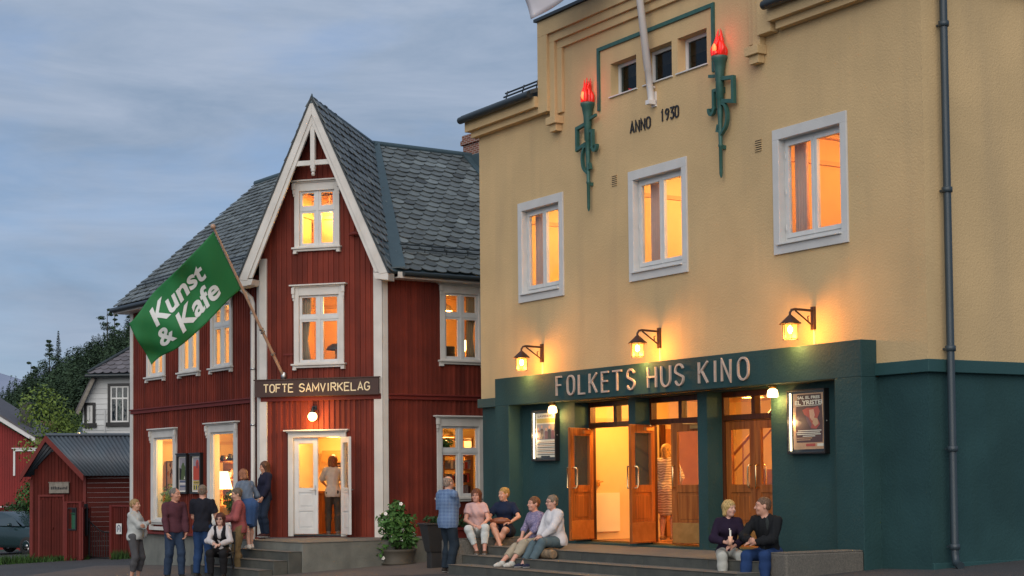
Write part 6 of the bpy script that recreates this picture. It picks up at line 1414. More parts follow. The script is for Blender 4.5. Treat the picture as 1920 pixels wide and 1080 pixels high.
def hair_mat(col):
    k = ('h',)+tuple(col)
    if k not in _cm:
        m = mat('hair', col, .5, .0, spec=.3); t = m.node_tree; b = t.nodes['Principled BSDF']; n = t.nodes.new; l = t.links.new; tcn = n('ShaderNodeTexCoord'); q = n('ShaderNodeMapping'); q.inputs['Scale'].default_value = (130, 130, 16)
        x = n('ShaderNodeTexNoise'); x.inputs['Scale'].default_value = 1; x.inputs['Detail'].default_value = 3; l(tcn.outputs['Object'], q.inputs['Vector']); l(q.outputs[0], x.inputs['Vector'])
        r = n('ShaderNodeValToRGB'); r.color_ramp.elements[0].position = .35; r.color_ramp.elements[0].color = (*[c*.35 for c in col], 1); r.color_ramp.elements[1].position = .65; r.color_ramp.elements[1].color = (*[min(1, c*1.35) for c in col], 1); l(x.outputs['Fac'], r.inputs['Fac']); l(r.outputs[0], b.inputs['Base Color'])
        bp = n('ShaderNodeBump'); bp.inputs['Strength'].default_value = .9; bp.inputs['Distance'].default_value = .012; l(x.outputs['Fac'], bp.inputs['Height']); l(bp.outputs[0], b.inputs['Normal']); _cm[k] = m
    return _cm[k]
M['eye'] = mat('eye_dark', (.03, .022, .018), .2); M['lips'] = mat('lips', (.38, .13, .11), .5); M['sole'] = mat('shoe_sole', (.5, .48, .45), .8)

def person(loc, facing, H, label, top, bottom, shoes, hair, skin=(.52, .30, .215), pelvis=None, lean=(0, 0), ankles=None, wrists=None, elbow_hint=None, knee_hint=None,
           head_yaw=0, head_pitch=0, head_tilt=0, build=1., female=False, hand_dir=None, feet_yaw=(0, 0), extra=None, group=None, glasses=None, chest_yaw=0, neckline=.0, curl=.5):
    """a standing or sitting figure; joint positions in the person's own frame: x to the right of the picture when facing us, -y forward, z up"""
    S = H/1.75; a = atan2(facing[0], -facing[1]); fr = fat(Vector(loc), a); t = thing('person', loc, label, 'person', group)
    sit = pelvis is not None; P0 = np.array(pelvis if sit else (0, 0, .952*S), float)
    up = nrm((lean[0], lean[1], 1)); r0 = np.array([cos(chest_yaw), sin(chest_yaw), 0.]); r0 = nrm(r0-up*(r0@up)); bk = np.cross(up, r0)   # bk points to the back (+y)
    Rt = np.stack([r0, bk, up])
    sh = (.150 if female else .176)*S*(.6+.4*build); neck = P0+up*.525*S; chest = P0+up*.36*S; shl = P0+up*.465*S
    hipw = (.088 if female else .083)*S
    hips = [P0+np.array([s*hipw, 0, -.03*S]) for s in (-1, 1)]; shs = [shl+r0*s*sh+bk*.01 for s in (-1, 1)]
    if ankles is None: ankles = [(-.10, .02, .085), (.10, -.02, .085)]
    if wrists is None: wrists = [(-.22*S, -.03, .82*S), (.22*S, -.03, .82*S)]
    kh = knee_hint or [(-.12, -1, .0), (.12, -1, .0)]; eh = elbow_hint or [(-.6, .8, -.3), (.6, .8, -.3)]
    kn, ank, el, wr = [], [], [], []
    for i in (0, 1):
        k, c = ik(hips[i], ankles[i], .435*S, .415*S, kh[i]); kn.append(k); ank.append(c); e, w = ik(shs[i], wrists[i], .295*S, .25*S, eh[i]); el.append(e); wr.append(w)
    B = build; bw = (.142 if female else .146)*S*B**.9; bd = .100*S*B
    def torso(q, g=0., k=.06):
        q.el(P0+up*.0*S, (bw*(1.06 if female else .98)+g, bd*1.08+g, .125*S+g), Rt, k); q.rc(P0+up*.04*S, P0+up*.30*S, bw*.82+g, bw*.80+g, k) if B > 1.15 else q.el(P0+up*.17*S, (bw*.86+g, bd*.98+g, .17*S+g), Rt, k)
        q.el(chest, (bw*1.02+g, bd*1.05+g, .19*S+g), Rt, k); q.rc(shl-r0*sh*.72, shl+r0*sh*.72, .054*S+g*.7, .054*S+g*.7, k)
        if female: q.el(chest-bk*.075*S+up*.0, (.115*S*B+g, .07*S*B+g, .075*S+g), Rt, .05)
        if B > 1.1: q.el(P0+up*.16*S-bk*.045*S, (bw*.85+g, bd*.95*B+g, .14*S+g), Rt, .06)
    # head frame
    hy = head_yaw; f0 = np.array([sin(hy), -cos(hy), 0]); upn = nrm(up*.45+np.array([0, 0, .55])); f = nrm(f0*cos(head_pitch)+np.array([0, 0, sin(head_pitch)])); rgt = nrm(np.cross(f, np.array([0, 0, 1.])))
    rgt = -rgt                                             # to picture right when facing us
    u = nrm(np.cross(rgt, -f)) if False else nrm(np.cross(f, -rgt)); u = u if u[2] > 0 else -u
    if head_tilt: rgt, u = rgt*cos(head_tilt)+u*sin(head_tilt), u*cos(head_tilt)-rgt*sin(head_tilt)
    hc = neck+upn*.145*S+f*.022*S; Rh = np.stack([rgt, -f, u]); hs = S*(1.05 if female else 1.07)
    HP = lambda x, y, z: hc+(rgt*x-f*y+u*z)*hs               # y negative is forward
    def head(q):
        q.rc(neck-up*.03, hc+u*(-.05*hs)-f*.012, .058*S*(.88 if female else 1.06), .052*S*(.88 if female else 1.06), .03)
        q.el(HP(0, .012, .035), (.074*hs, .094*hs, .085*hs), Rh, .02); q.el(HP(0, -.020, -.030), (.062*hs, .070*hs, .082*hs), Rh, .03); q.el(HP(0, -.055, -.088), (.032*hs, .030*hs, .026*hs), Rh, .03)
        q.el(HP(0, -.062, .035), (.056*hs, .028*hs, .02*hs), Rh, .025)
        q.rc(HP(0, -.082, .018), HP(0, -.108, -.022), .009*hs, .014*hs, .014); q.el(HP(-.036, -.066, -.030), (.026*hs, .02*hs, .022*hs), Rh, .02); q.el(HP(.036, -.066, -.030), (.026*hs, .02*hs, .022*hs), Rh, .02)
        q.el(HP(0, -.084, -.056), (.024*hs, .012*hs, .010*hs), Rh, .012)
        for s_ in (-1, 1):
            q.el(HP(s_*.029, -.094, .012), (.016*hs, .012*hs, .010*hs), Rh, 0, 's'); q.el(HP(s_*.029, -.082, .012), (.0125*hs, .0125*hs, .0095*hs), Rh, .003); q.el(HP(s_*.077, .012, -.002), (.010*hs, .020*hs, .031*hs), Rh, .012)
    q = Sdf(); torso(q)
    for i in (0, 1):
        q.rc(hips[i], kn[i], .083*S*B**.7, .054*S*B**.5, .05); cm = kn[i]*.66+ank[i]*.34+np.array([0, .012*S, 0]); q.rc(kn[i], cm, .053*S, .056*S*B**.5, .03); q.rc(cm, ank[i], .056*S*B**.5, .034*S, .03)
        fy = feet_yaw[i]; fd = np.array([sin(fy), -cos(fy), 0]); q.rc(ank[i]+np.array([0, 0, -.045*S])-fd*.03*S, ank[i]+fd*.125*S+np.array([0, 0, -.058*S]), .035*S, .026*S, .03)
        q.rc(shs[i], el[i], .050*S*B**.6*(.88 if female else 1), .040*S*B**.5*(.9 if female else 1), .04); q.rc(el[i], wr[i], .040*S*B**.5*(.9 if female else 1), .027*S*(.88 if female else 1), .02)
        # hand: palm, four fingers of unequal length, thumb
        hd = nrm(wr[i]-el[i]) if not hand_dir or hand_dir[i] is None else nrm(hand_dir[i][0]); pn = np.array([-1. if i else 1., 0, 0]) if not hand_dir or hand_dir[i] is None or len(hand_dir[i]) < 2 else np.array(hand_dir[i][1], float)
        pn = nrm(pn-hd*(pn@hd)); sd = np.cross(hd, pn); fwd = -1 if sd[1] > 0 else 1; sd = sd*fwd; hk = S*(.93 if female else 1)
        for j in range(4):
            o = (1.5-j)*.0195*hk; rt = wr[i]+hd*.088*hk+sd*o; q.rc(wr[i]+hd*.015*hk+sd*o*.6, rt, .0165*hk, .0125*hk, .012)
            ln = (.040, .045, .042, .033)[j]*hk; c1 = curl*(.8+.1*j); d1 = nrm(hd*cos(c1)+pn*sin(c1)); d2 = nrm(hd*cos(c1*2.1)+pn*sin(c1*2.1)); p1 = rt+d1*ln; q.rc(rt, p1, .0102*hk, .0092*hk, .004); q.rc(p1, p1+d2*ln*.85, .0092*hk, .0078*hk, .003)
        tb = wr[i]+hd*.030*hk+sd*.022*hk; t1 = tb+nrm(hd*.7+sd*.75+pn*.35)*.042*hk; q.rc(tb, t1, .0145*hk, .0115*hk, .010); q.rc(t1, t1+nrm(hd*.95+sd*.25+pn*.45)*.034*hk, .011*hk, .0085*hk, .004)
    head(q)
    V, Fq = q.mesh(.0078)
    cen = V[Fq].mean(1); fm = np.zeros(len(Fq))
    for s_ in (-1, 1): fm[np.linalg.norm((cen-HP(s_*.029, -.096, .012))/np.array([1, 1, .8]), axis=1) < .0115*hs] = 1
    lipd = cen-HP(0, -.097, -.056); lm = ((lipd@rgt/.024)**2+(lipd@f/.02)**2+(lipd@u/.0075)**2) < hs*hs; fm[lm] = 2
    for s_ in (-1, 1): bd_ = cen-HP(s_*.030, -.095, .036); fm[((bd_@rgt/.018)**2+(bd_@f/.02)**2+(bd_@u/.0055)**2) < hs*hs] = 3
    hm = hair_mat(hair['col']) if hair else skin_mat(skin)
    sdf_obj('body', V, Fq, fr, [skin_mat(skin), M['eye'], M['lips'], hm], t, fm)
    # clothing
    if bottom:
        q = Sdf(); g = bottom.get('g', .016)*S; L = bottom.get('len', 2.)
        if bottom.get('kind') == 'skirt':
            q.el(P0, (bw*1.06+g, bd*1.1+g, .13*S+g), Rt, .04); hem = bottom['hem']; mid_k = (kn[0]+kn[1])/2
            for i in (0, 1): e_ = hips[i]+(kn[i]-hips[i])*hem; q.rc(hips[i], e_, .10*S*B+g, .105*S*B+g, .12, None, .0)
            q.rc((hips[0]+hips[1])/2, (hips[0]+hips[1])/2*(1-hem)+mid_k*hem, .10*S*B+g, .10*S*B+g, .12, None, 0)
        else:
            q.el(P0, (bw*1.02+g, bd*1.08+g, .125*S+g), Rt, .05)
            for i in (0, 1):
                if L <= 1: e_ = hips[i]+(kn[i]-hips[i])*L; q.rc(hips[i], e_, .086*S*B**.7+g, (.086-.028*L)*S*B**.6+g+.004, .05, None, 0)
                else:
                    e_ = kn[i]+(ank[i]-kn[i])*(L-1); cm = kn[i]*.66+ank[i]*.34+np.array([0, .012*S, 0]); q.rc(hips[i], kn[i], .084*S*B**.7+g, .056*S*B**.5+g*1.2, .05); q.rc(kn[i], cm, .056*S*B**.5+g*1.1, .057*S*B**.5+g, .03); q.rc(cm, e_, .057*S*B**.5+g, bottom.get('cuff', .046)*S+g, .03, None, 0.005)
        uc = np.array([0, 0, 1.]) if sit else up; q.half(P0+uc*(.16 if sit else .125)*S, uc); V, Fq = q.mesh(.0088, bottom.get('wr', .0035), 3); sdf_obj(bottom.get('name', 'trousers'), V, Fq, fr, [bottom['mat'] if 'mat' in bottom else cloth_mat(bottom['col'])], t)
    if top:
        q = Sdf(); g = top.get('g', .015)*S*.8; torso(q, g, .045); sl = top.get('sleeve', 2.); hem = top.get('hem', .06)
        q.el(P0-up*hem*.5*S, (bw*1.06+g*1.3, bd*1.1+g*1.3, (.10+hem)*S), Rt, .06)
        for i in (0, 1):
            gs = g*top.get('sg', 1.)
            if sl > 0:
                if sl <= 1: e_ = shs[i]+(el[i]-shs[i])*sl; q.rc(shs[i], e_, .050*S*B**.5+gs*.8, .044*S*B**.5+gs*1.4, .035, None, 0)
                else: e_ = el[i]+(wr[i]-el[i])*(sl-1); q.rc(shs[i], el[i], .049*S*B**.5+gs*.75, .041*S*B**.5+gs*.9, .035); q.rc(el[i], e_, .043*S*B**.5+gs, .031*S+gs, .03, None, 0.004)
        if top.get('collar'): q.rc(neck-up*.01, neck+up*.03*S, .064*S+g*.4, .060*S+g*.4, .02, None, 0)
        cutc = P0-up*hem*S; q.half(cutc, -up)
        vn = top.get('vneck', .03)+.015; q.rc(neck+up*.06*S-bk*.01, neck-bk*.055*S-up*(vn-.02)*S, .062*S, .030*S if vn > .05 else .05*S, 0, None, None, 's')
        if top.get('open'): q.rc(neck-bk*.20*S+up*.05, P0-bk*.20*S-up*.1, .11*S, .13*S, 0, None, None, 's')
        V, Fq = q.mesh(.0088, top.get('wr', .004)*1.35, int(H*1000) % 60); sdf_obj(top.get('name', 'shirt'), V, Fq, fr, [top['mat'] if 'mat' in top else cloth_mat(top['col'])], t)
        if 'vest' in top:
            q = Sdf(); torso(q, g+.010, .045); q.half(P0-up*hem*S, -up); q.rc(neck+up*.08*S-bk*.03, chest-bk*.16*S-up*.04, .085*S, .035*S, 0, None, None, 's'); V, Fq = q.mesh(.009, .004, 8); sdf_obj('vest', V, Fq, fr, [cloth_mat(top['vest'])], t)
        if 'inner' in top:
            q = Sdf(); torso(q, g*.55); q.half(P0, -up); q.rc(neck+up*.06*S-bk*.01, neck-bk*.05*S-up*.03*S, .060*S, .04*S, 0, None, None, 's'); V, Fq = q.mesh(.0095); sdf_obj('undershirt', V, Fq, fr, [cloth_mat(top['inner'])], t)
    if shoes:
        for i in (0, 1):
            q = Sdf(); fy = feet_yaw[i]; fd = np.array([sin(fy), -cos(fy), 0]); z = np.array([0, 0, 1.]); hl = ank[i]-fd*.035*S-z*.048*S; bl = ank[i]+fd*.085*S-z*.055*S; te = ank[i]+fd*.155*S-z*.060*S
            q.rc(hl, bl, .042*S, .043*S, .03); q.rc(bl, te, .043*S, .032*S, .03)
            if shoes.get('high', 1): q.rc(ank[i]-z*.03*S, ank[i]+z*(.015 if shoes.get('high', 1) < 2 else .05)*S, .043*S, .044*S, .03, None, 0)
            else: q.rc(ank[i]+fd*.02+z*.035, ank[i]+fd*.06-z*.005, .04, .035, 0, None, None, 's')
            q.half(ank[i]-z*.082*S, -z); V, Fq = q.mesh(.0075); cen = V[Fq].mean(1); sdf_obj('shoe', V, Fq, fr, [cloth_mat(shoes['col'], .6), M['sole'] if shoes.get('sole', 1) else cloth_mat(shoes['col'], .6)], t, (cen[:, 2] < (ank[i]-z*.066*S)[2]).astype(int))
    if hair:
        q = Sdf(); st_ = hair.get('style', 'short'); g = {'short': .008, 'crop': .004, 'bob': .016, 'long': .016, 'tied': .010, 'bun': .010}[st_]*hs
        q.el(HP(0, .016, .042), (.075*hs+g, .093*hs+g, .082*hs+g), Rh, .02)
        if st_ in ('short', 'crop'): q.el(HP(0, .055, -.015), (.062*hs, .045*hs, .055*hs), Rh, .03)
        if st_ in ('bob', 'long'):
            zb = -.085 if st_ == 'bob' else -.19
            for s_ in (-1, 1): q.rc(HP(s_*.062, .012, .02), HP(s_*.070, .020, zb), .036*hs, .030*hs, .04)
            q.rc(HP(0, .062, .02), HP(0, .068, zb), .060*hs, .050*hs, .05)
        if st_ in ('tied', 'bun'): q.el(HP(0, .065, -.01), (.055*hs, .045*hs, .055*hs), Rh, .03); 
        if st_ == 'bun': q.el(HP(0, .115, .02), (.035*hs, .03*hs, .035*hs), Rh, .02)
        fc = hair.get('fringe', .055)
        q.el(HP(0, -.095, -.035+0), (.070*hs, .075*hs, (.035+fc)*hs), Rh, 0, 's')
        if st_ in ('short', 'crop', 'tied', 'bun'): q.el(HP(0, -.035, -.075), (.12*hs, .085*hs, .075*hs), Rh, 0, 's'); q.half(HP(0, .06, -.065 if st_ != 'crop' else -.05), -u)
        if hair.get('receding'): q.el(HP(0, -.085, .095), (.05*hs, .07*hs, .06*hs), Rh, 0, 's')
        if hair.get('bald'): q.el(HP(0, -.02, .115), (.078*hs, .11*hs, .075*hs), Rh, 0, 's')
        V, Fq = q.mesh(.0068, .0036 if st_ != 'crop' else .001, int(hc[2]*997) % 50)
        if len(Fq): sdf_obj('hair', V, Fq, fr, [hm], t)
    if glasses:
        b = MB(); lf = Fp(fr.w(*hc), fr.ex, fr.ey); WP = lambda x, y, z: fr.w(*HP(x, y, z))
        for s_ in (-1, 1):
            ring = [WP(s_*.031+.020*cos(2*pi*k/12), -.106+abs(cos(2*pi*k/12))*.004, .010+.015*sin(2*pi*k/12)) for k in range(13)]; b.tube(ring, .0022, 5, 0); b.tube([WP(s_*.050, -.100, .014), WP(s_*.078, .0, .012)], .002, 5, 0)
            if glasses == 'sun': b.add([WP(s_*.031, -.107, .010)]+ring[:12], [(0, 1+k, 1+(k+1) % 12) for k in range(12)], 0)
        b.tube([WP(-.011, -.108, .013), WP(.011, -.108, .013)], .002, 5, 0); b.build('glasses', M['black'], t)
    return t, fr, dict(wr=wr, el=el, kn=kn, ank=ank, neck=neck, chest=chest, P0=P0, hc=hc, HP=HP, S=S, up=up, bk=bk, r0=r0, shs=shs)
def gp(px_, d): x = (px_-960)/F*d; return Vector((x, d, gz(x)+.008))
FW = Vector((0, -1, 0)); KN = -K.ey; KX = K.ex

# ---- the group in the street in front of the shop windows
D = 32.9
t, fr, j = person(gp(252, D), (1, -.25), 1.60, 'woman in pale grey sweater and cropped grey trousers at the left of the group', dict(col=(.42, .44, .43), sleeve=2, hem=.08, g=.022, name='sweater', sg=1.2), dict(col=(.075, .075, .08), len=1.72, g=.018), dict(col=(.05, .05, .05), high=0), dict(col=(.34, .22, .10), style='tied', fringe=.045), (.52, .28, .19), build=1.18, female=True, wrists=[(.10, -.24, 1.12), (-.09, -.25, 1.06)], elbow_hint=[(-1, .2, -.6), (1, .2, -.6)], hand_dir=[((1, -.2, .25), (0, 1, 0)), ((-1, -.2, .15), (0, 1, 0))], head_pitch=.05, lean=(0, .02))
o = thing('shoulder_bag', fr.w(.23, -.06, .92), 'small white bag hanging at the hip of the woman in grey', 'bag'); b = MB(); b.ball(Fp(fr.w(.235, -.05, .93), fr.ex, fr.ey), (0, 0, 0), (.055, .11, .115), 14); b.build('bag_body', M['winwhite'], o); b = MB(); b.tube([fr.w(.24, -.05, 1.03), fr.w(.21, -.02, 1.25), fr.w(.13, 0, 1.33)], .008, 5); b.build('strap', M['winwhite'], o)
person(gp(326, D-.2), (.55, -.85), 1.77, 'grey-haired man in maroon zip sweater and jeans, hands in pockets', dict(col=(.085, .032, .042), sleeve=2, hem=.06, g=.022, name='sweater', sg=1.3, collar=1, vneck=.06), dict(col=(.030, .048, .085), len=2., g=.018), dict(col=(.03, .025, .02), high=1), dict(col=(.16, .14, .12), style='crop', receding=1), (.50, .25, .17), build=1.08, wrists=[(-.20, -.13, .90), (.20, -.13, .90)], elbow_hint=[(-1, .6, 0), (1, .6, 0)], hand_dir=[((.3, -.2, -1), (1, 0, 0)), ((-.3, -.2, -1), (-1, 0, 0))], head_yaw=.55, ankles=[(-.13, .05, .085), (.12, -.08, .085)])
person(gp(379, D-.3), (.25, .95), 1.80, 'broad man in black T-shirt and blue jeans seen from behind', dict(col=(.016, .017, .024), sleeve=.72, hem=.09, g=.020, name='tshirt', sg=1.4), dict(col=(.022, .050, .125), len=2., g=.018), dict(col=(.03, .03, .03), high=1), dict(col=(.20, .15, .11), style='crop'), (.52, .28, .20), build=1.14, wrists=[(-.20, -.24, 1.02), (.16, -.26, 1.0)], elbow_hint=[(-.7, .6, -.6), (.7, .6, -.6)], ankles=[(-.12, 0, .085), (.13, 0, .085)], head_yaw=.25)
sp = gp(415, 32.35)
t = thing('folding_stool', sp, 'black folding chair under the seated woman with sunglasses', 'chair'); f = fat(sp, 0); b = MB()
for x in (-.21, .21): b.tube([f.w(x, -.22, 0), f.w(x, .22, .46)], .014, 6); b.tube([f.w(x, .22, 0), f.w(x, -.22, .46)], .014, 6); b.tube([f.w(x, .22, .46), f.w(x, .27, .86)], .014, 6)
b.tube([f.w(-.21, 0, .23), f.w(.21, 0, .23)], .012, 6); b.build('chair_frame', M['black'], t); b = MB(); b.box(f, -.22, .22, -.22, .22, .455, .475); b.build('seat', M['black'], t); b = MB(); b.box(f, -.21, .21, .245, .265, .62, .86); b.build('backrest', M['black'], t)
person(sp, (-.1, -1), 1.62, 'seated woman with sunglasses and long dark red hair in black vest over white top', dict(col=(.50, .47, .47), sleeve=2, hem=.05, g=.018, name='blouse', sg=1.5, wr=.005, vest=(.014, .014, .018)), dict(col=(.016, .016, .018), len=2., g=.02), dict(col=(.02, .02, .02), high=1), dict(col=(.075, .020, .014), style='long', fringe=.04), (.56, .34, .26), pelvis=(0, .02, .50), lean=(0, -.20), ankles=[(-.12, -.34, .085), (.12, -.30, .085)], wrists=[(-.06, -.36, .66), (.07, -.36, .64)], elbow_hint=[(-1, .3, -.5), (1, .3, -.5)], hand_dir=[((.6, -.6, -.2), (0, 0, -1)), ((-.6, -.6, -.2), (0, 0, -1))], female=True, glasses='sun')
person(gp(448, 33.0), (-.93, -.25), 1.70, 'woman in dusty pink sweater and tan trousers facing left with folded hands', dict(col=(.30, .085, .085), sleeve=2, hem=.12, g=.026, name='sweater', sg=1.3), dict(col=(.20, .14, .07), len=1.98, g=.022, wr=.006), dict(col=(.10, .05, .03), high=1), dict(col=(.13, .10, .075), style='short', fringe=.04), (.50, .29, .21), build=1.12, wrists=[(-.05, -.30, 1.10), (.08, -.28, 1.08)], elbow_hint=[(-.8, .5, -.6), (.8, .5, -.6)], hand_dir=[((.8, -.5, 0), (0, 1, 0)), ((-.8, -.5, 0), (0, 1, 0))], head_pitch=-.2, lean=(0, -.05))
# ---- on the shop steps
s1 = Rw.w(-2.90, .32, .345)
person(s1, (-.55, .75), 1.62, 'woman in blue-grey top and short blue skirt stepping up the shop steps', dict(col=(.13, .17, .23), sleeve=1.3, hem=.06, g=.02, name='top'), dict(col=(.045, .095, .22), kind='skirt', hem=.92, g=.022, name='skirt'), dict(col=(.55, .50, .44), high=1), dict(col=(.30, .12, .06), style='bob', fringe=.05), (.48, .28, .21), female=True, lean=(.06, -.30), wrists=[(-.20, -.30, .95), (.20, -.26, .92)], ankles=[(-.08, -.04, .085), (.08, .16, .085)], head_pitch=-.45, feet_yaw=(0, .1))
s2 = C.w(-1.27, -.24, .512)
person(s2, (-.75, -.62), 1.60, 'woman with long brown hair in navy sweatshirt and jeans against the red wall', dict(col=(.016, .017, .034), sleeve=1.9, hem=.10, g=.024, name='sweatshirt', sg=1.3), dict(col=(.018, .028, .050), len=2., g=.016), dict(col=(.05, .02, .02), high=1), dict(col=(.10, .048, .026), style='long', fringe=.035), (.52, .27, .18), female=True, wrists=[(-.19, -.10, .80), (.16, -.17, .84)], head_pitch=-.15, head_yaw=-.3)
person(C.w(-.14, .72, .535), (-.12, 1), 1.70, 'person in grey shirt and dark trousers seen from behind inside the shop door', dict(col=(.36, .34, .32), sleeve=.8, hem=.12, g=.022, name='tshirt', sg=1.5), dict(col=(.05, .045, .04), len=2., g=.016), dict(col=(.12, .11, .11), high=1), dict(col=(.17, .055, .025), style='bob', fringe=.03), (.55, .32, .22), female=True, wrists=[(-.12, -.34, 1.05), (.14, -.34, 1.05)], elbow_hint=[(-1, .6, -.4), (1, .6, -.4)])
# ---- at the granite block
pm = pattern_mat('plaid_shirt', 'plaid', (.030, .060, .165), (.22, .32, .46), 13.)
person(gp(838, 29.0), (.72, .62), 1.67, 'bald man in blue checked shirt and dark trousers standing at the granite block', dict(mat=pm, sleeve=.95, hem=.14, g=.036, name='checked_shirt', sg=1.5), dict(col=(.020, .030, .042), len=2., g=.018, cuff=.056), dict(col=(.03, .025, .022), high=1), dict(col=(.30, .22, .17), style='crop', bald=1), (.55, .31, .22), build=1.16, wrists=[(.16, -.33, .86), (.24, -.12, .80)], elbow_hint=[(-.8, .4, -.5), (1, .4, -.3)], head_yaw=.15, ankles=[(-.10, .03, .085), (.11, -.02, .085)])
def seat(lx, ly, z): return K.w(lx, ly, z)
KXv, KNv = (KX.x, KX.y), (KN.x, KN.y)
mix2 = lambda a, b, t_: (a[0]*(1-t_)+b[0]*t_, a[1]*(1-t_)+b[1]*t_)
# sitting on the granite block, feet on the second step
p = seat(-9.05, -1.86, .385)
person(p, mix2(KXv, KNv, .35), 1.62, 'woman with reddish bob in pale pink top and white trousers sitting on the granite block', dict(col=(.56, .37, .36), sleeve=.55, hem=.04, g=.016, name='blouse', vneck=.12, wr=.006), dict(col=(.52, .55, .54), len=1.72, g=.014), dict(col=(.10, .06, .04), high=0), dict(col=(.14, .048, .022), style='bob', fringe=.045), (.56, .30, .23), pelvis=(0, .03, .40), ankles=[(-.02, -.36, .085), (.12, -.38, .085)], wrists=[(-.05, -.26, .50), (.08, -.30, .50)], elbow_hint=[(-1, .3, -.4), (1, .3, -.4)], hand_dir=[((.6, -.7, -.1), (0, 0, -1)), ((-.4, -.8, -.1), (0, 0, -1))], female=True, build=1.08, lean=(0, -.05), head_yaw=-.30, glasses='clear', head_pitch=.03)
p = seat(-9.03, -1.30, .385)
t, fr, j = person(p, mix2(KXv, KNv, .50), 1.66, 'blond woman in navy polo shirt with crossed bare legs sitting on the granite block', dict(col=(.014, .022, .050), sleeve=.75, hem=.04, g=.018, name='polo_shirt', collar=1, vneck=.07), dict(col=(.02, .025, .045), len=.75, g=.02, name='shorts'), dict(col=(.22, .13, .07), high=0), dict(col=(.38, .23, .07), style='short', fringe=.04), (.55, .30, .21), pelvis=(0, .03, .40), ankles=[(.04, -.50, .16), (-.10, -.34, .085)], knee_hint=[(-.1, -1, .3), (.1, -1, .2)], wrists=[(-.14, -.30, .53), (.16, -.28, .54)], elbow_hint=[(-1, .2, -.3), (1, .2, -.3)], hand_dir=[((.5, -.8, 0), (0, 0, -1)), ((-.6, -.7, 0), (0, 0, -1))], female=True, build=1.1, head_yaw=-.62)
o = thing('handbag', fr.w(0, -.30, .58), 'brown leather bag on the lap of the blond woman in navy', 'bag'); M['leather'] = mat('brown_leather', (.22, .07, .03), .45, .3, 20); q = Sdf(); q.el((0, -.30, .575), (.16, .075, .058), None, .02); q.rc((-.17, -.30, .57), (.17, -.30, .57), .02, .02, .03); V, Fq = q.mesh(.008, .004, 2); sdf_obj('bag_body', V, Fq, fr, [M['leather']], o); b = MB(); b.tube([fr.w(-.15, -.32, .60), fr.w(-.24, -.28, .58), fr.w(-.34, -.20, .55)], .008, 5); b.build('strap', M['leather'], o)
o = thing('backpack', seat(-8.75, -.75, .54), 'black bag on the steps beside the blond woman in navy', 'bag'); bf = Fp(seat(-8.72, -.85, .535), K.ex, K.ey); q = Sdf(); q.el((0, 0, .19), (.17, .15, .20), None, .03); q.el((0, -.12, .12), (.12, .07, .10), None, .03); q.half((0, 0, .0), (0, 0, -1)); V, Fq = q.mesh(.010, .006, 4); sdf_obj('bag_body', V, Fq, bf, [M['black']], o); b = MB(); b.tube([bf.w(-.06, -.1, .36), bf.w(0, -.1, .44), bf.w(.06, -.1, .36)], .010, 5); b.build('handle', M['black'], o)
# on the landing edge
fm_ = pattern_mat('floral_blouse', 'floral', (.42, .34, .42), (.13, .12, .22), 55.)
p = seat(-7.33, -1.72, .245)
person(p, mix2(KNv, KXv, .12), 1.64, 'woman with short brown hair in lilac patterned blouse and beige cropped trousers', dict(mat=fm_, sleeve=1.25, hem=.08, g=.02, name='blouse', vneck=.12), dict(col=(.36, .31, .23), len=1.62, g=.02, wr=.006), dict(col=(.50, .50, .46), high=1), dict(col=(.15, .07, .035), style='short', fringe=.035), (.56, .30, .22), pelvis=(0, .04, .40), ankles=[(-.06, -.68, .085), (.12, -.62, .085)], wrists=[(-.04, -.28, .46), (.06, -.30, .45)], elbow_hint=[(-1, .4, -.4), (1, .4, -.4)], hand_dir=[((.6, -.7, -.1), (0, 0, -1)), ((-.6, -.7, -.1), (0, 0, -1))], female=True, build=1.08, lean=(0, -.10), head_yaw=-.20, head_pitch=.03)
p = seat(-6.84, -1.66, .245)
t, fr, j = person(p, mix2(KNv, KXv, .05), 1.62, 'older woman with short grey hair in white cardigan and grey-blue trousers', dict(col=(.56, .55, .57), sleeve=1.92, hem=.10, g=.026, name='cardigan', vneck=.05, sg=1.3, wr=.006), dict(col=(.085, .125, .145), len=1.85, g=.018), dict(col=(.020, .024, .05), high=0), dict(col=(.22, .17, .125), style='short', fringe=.05), (.54, .31, .24), pelvis=(0, .05, .44), ankles=[(-.05, -.60, .085), (.11, -.56, .085)], wrists=[(-.06, -.27, .50), (.05, -.30, .49)], elbow_hint=[(-1, .5, -.4), (1, .5, -.4)], hand_dir=[((.6, -.7, -.1), (0, 0, -1)), ((-.6, -.7, -.1), (0, 0, -1))], female=True, build=1.16, lean=(0, -.14), head_yaw=-.12, glasses='clear', feet_yaw=(-.1, .1))
o = thing('rolled_bag', seat(-6.75, -1.70, .53), 'crumpled tan cloth bag on the step under the older woman in white', 'bag'); M['canvas'] = mat('tan_canvas', (.24, .17, .10), .85, .6, 16, (.10, .07, .045), .5, 40); bf = Fp(seat(-6.63, -1.98, .39), K.ex, K.ey); q = Sdf(); q.rc((-.20, 0, .075), (.24, 0, .075), .075, .072, .02, .01, .01); q.half((0, 0, .0), (0, 0, -1)); V, Fq = q.mesh(.008, .007, 9); sdf_obj('bag_body', V, Fq, bf, [M['canvas']], o)
b = MB(); b.lathe(Fp(bf.w(-.12, 0, .075), (0, 0, 1), bf.ey), [(.076, -.012), (.082, -.012), (.082, .012), (.076, .012)], 18); b.build('strap', M['leather'], o)
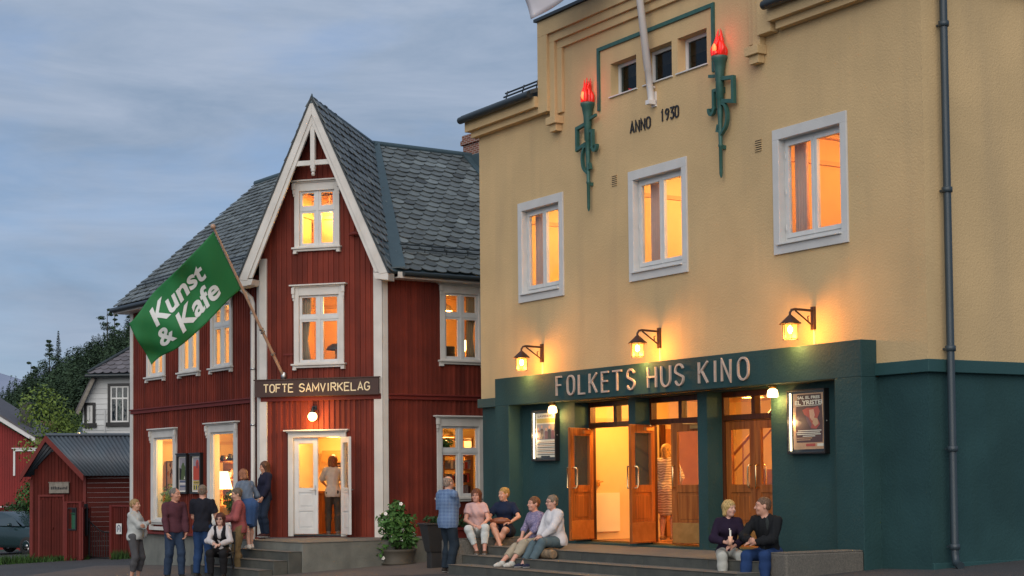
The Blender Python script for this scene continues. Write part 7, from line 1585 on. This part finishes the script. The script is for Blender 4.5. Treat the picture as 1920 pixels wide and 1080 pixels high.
# inside the foyer
zm = pattern_mat('patterned_dress', 'zebra', (.34, .20, .10), (.75, .58, .38), 7.)
person(K.w(-7.50, 1.15, .585), (.35, .85), 1.70, 'blond woman in patterned dress seen from behind in the lit foyer', dict(mat=zm, sleeve=1.1, hem=.10, g=.03, name='dress_top'), dict(mat=zm, kind='skirt', hem=.95, g=.03, name='skirt'), dict(col=(.35, .20, .10), high=0), dict(col=(.55, .30, .08), style='bob', fringe=.03), (.60, .34, .22), female=True, build=1.08, wrists=[(-.2, -.22, 1.0), (.22, -.15, 1.0)], head_pitch=-.05)
# ---- the couple at the right end of the steps
p = seat(-2.30, -1.66, .115)
t, fr, j = person(p, mix2(KNv, KXv, .62), 1.63, 'smiling blond woman in dark cardigan and white trousers holding a small cup', dict(col=(.022, .014, .030), sleeve=1.75, hem=.02, g=.020, name='cardigan', vneck=.13, sg=1.3), dict(col=(.40, .40, .36), len=2., g=.015, cuff=.042), dict(col=(.04, .03, .03), high=0), dict(col=(.50, .34, .13), style='bob', fringe=.05), (.58, .33, .25), pelvis=(0, .04, .52), ankles=[(-.13, -.42, .085), (.13, -.40, .085)], wrists=[(-.06, -.30, .66), (.04, -.27, .60)], elbow_hint=[(-1, .3, -.4), (1, .3, -.4)], hand_dir=[((.3, -.7, .3), (1, .2, 0)), ((-.9, -.4, 0), (0, .5, -1))], female=True, lean=(0, -.22), head_yaw=.62, head_tilt=-.06, curl=.8)
w = j['wr'][0]; c0 = fr.w(w[0]+.045, w[1]-.075, w[2]+.02); o = thing('paper_cup', c0, 'small pale cup in the hand of the smiling blond woman', 'cup'); b = MB(); b.lathe(fat(c0), [(0, -.05), (.026, -.05), (.032, .07), (.028, .07), (.024, -.04)], 14); b.build('cup', M['petalpink'], o); b = MB(); b.box(fat(c0), -.012, .012, -.004, .004, .03, .16); b.build('wafer', M['paper'], o)
b = MB(); b.ball(Fp(fr.w(*(j['chest']-j['bk']*.145+j['up']*.03)), fr.ex, fr.ey), (0, 0, 0), .012, 8); b.build('pendant', M['petal'], t)
p = seat(-1.62, -1.50, .115)
person(p, mix2(KNv, KXv, .30), 1.73, 'man with short brown hair in black jacket and blue jeans, turned to the blond woman', dict(col=(.014, .015, .017), sleeve=2, hem=.03, g=.026, name='jacket', sg=1.3, collar=1, vneck=.12, inner=(.03, .035, .035), wr=.006), dict(col=(.020, .045, .125), len=2., g=.018, wr=.005), dict(col=(.03, .025, .02), high=1), dict(col=(.15, .085, .05), style='crop'), (.55, .29, .20), pelvis=(0, .05, .52), ankles=[(-.16, -.44, .085), (.14, -.40, .085)], wrists=[(-.08, -.38, .70), (-.01, -.36, .67)], elbow_hint=[(-1, .3, -.3), (1, .4, -.4)], hand_dir=[((.5, -.8, .1), (1, .3, 0)), ((-.7, -.6, .1), (0, .5, -1))], lean=(0, -.24), head_yaw=-.95, build=1.1)
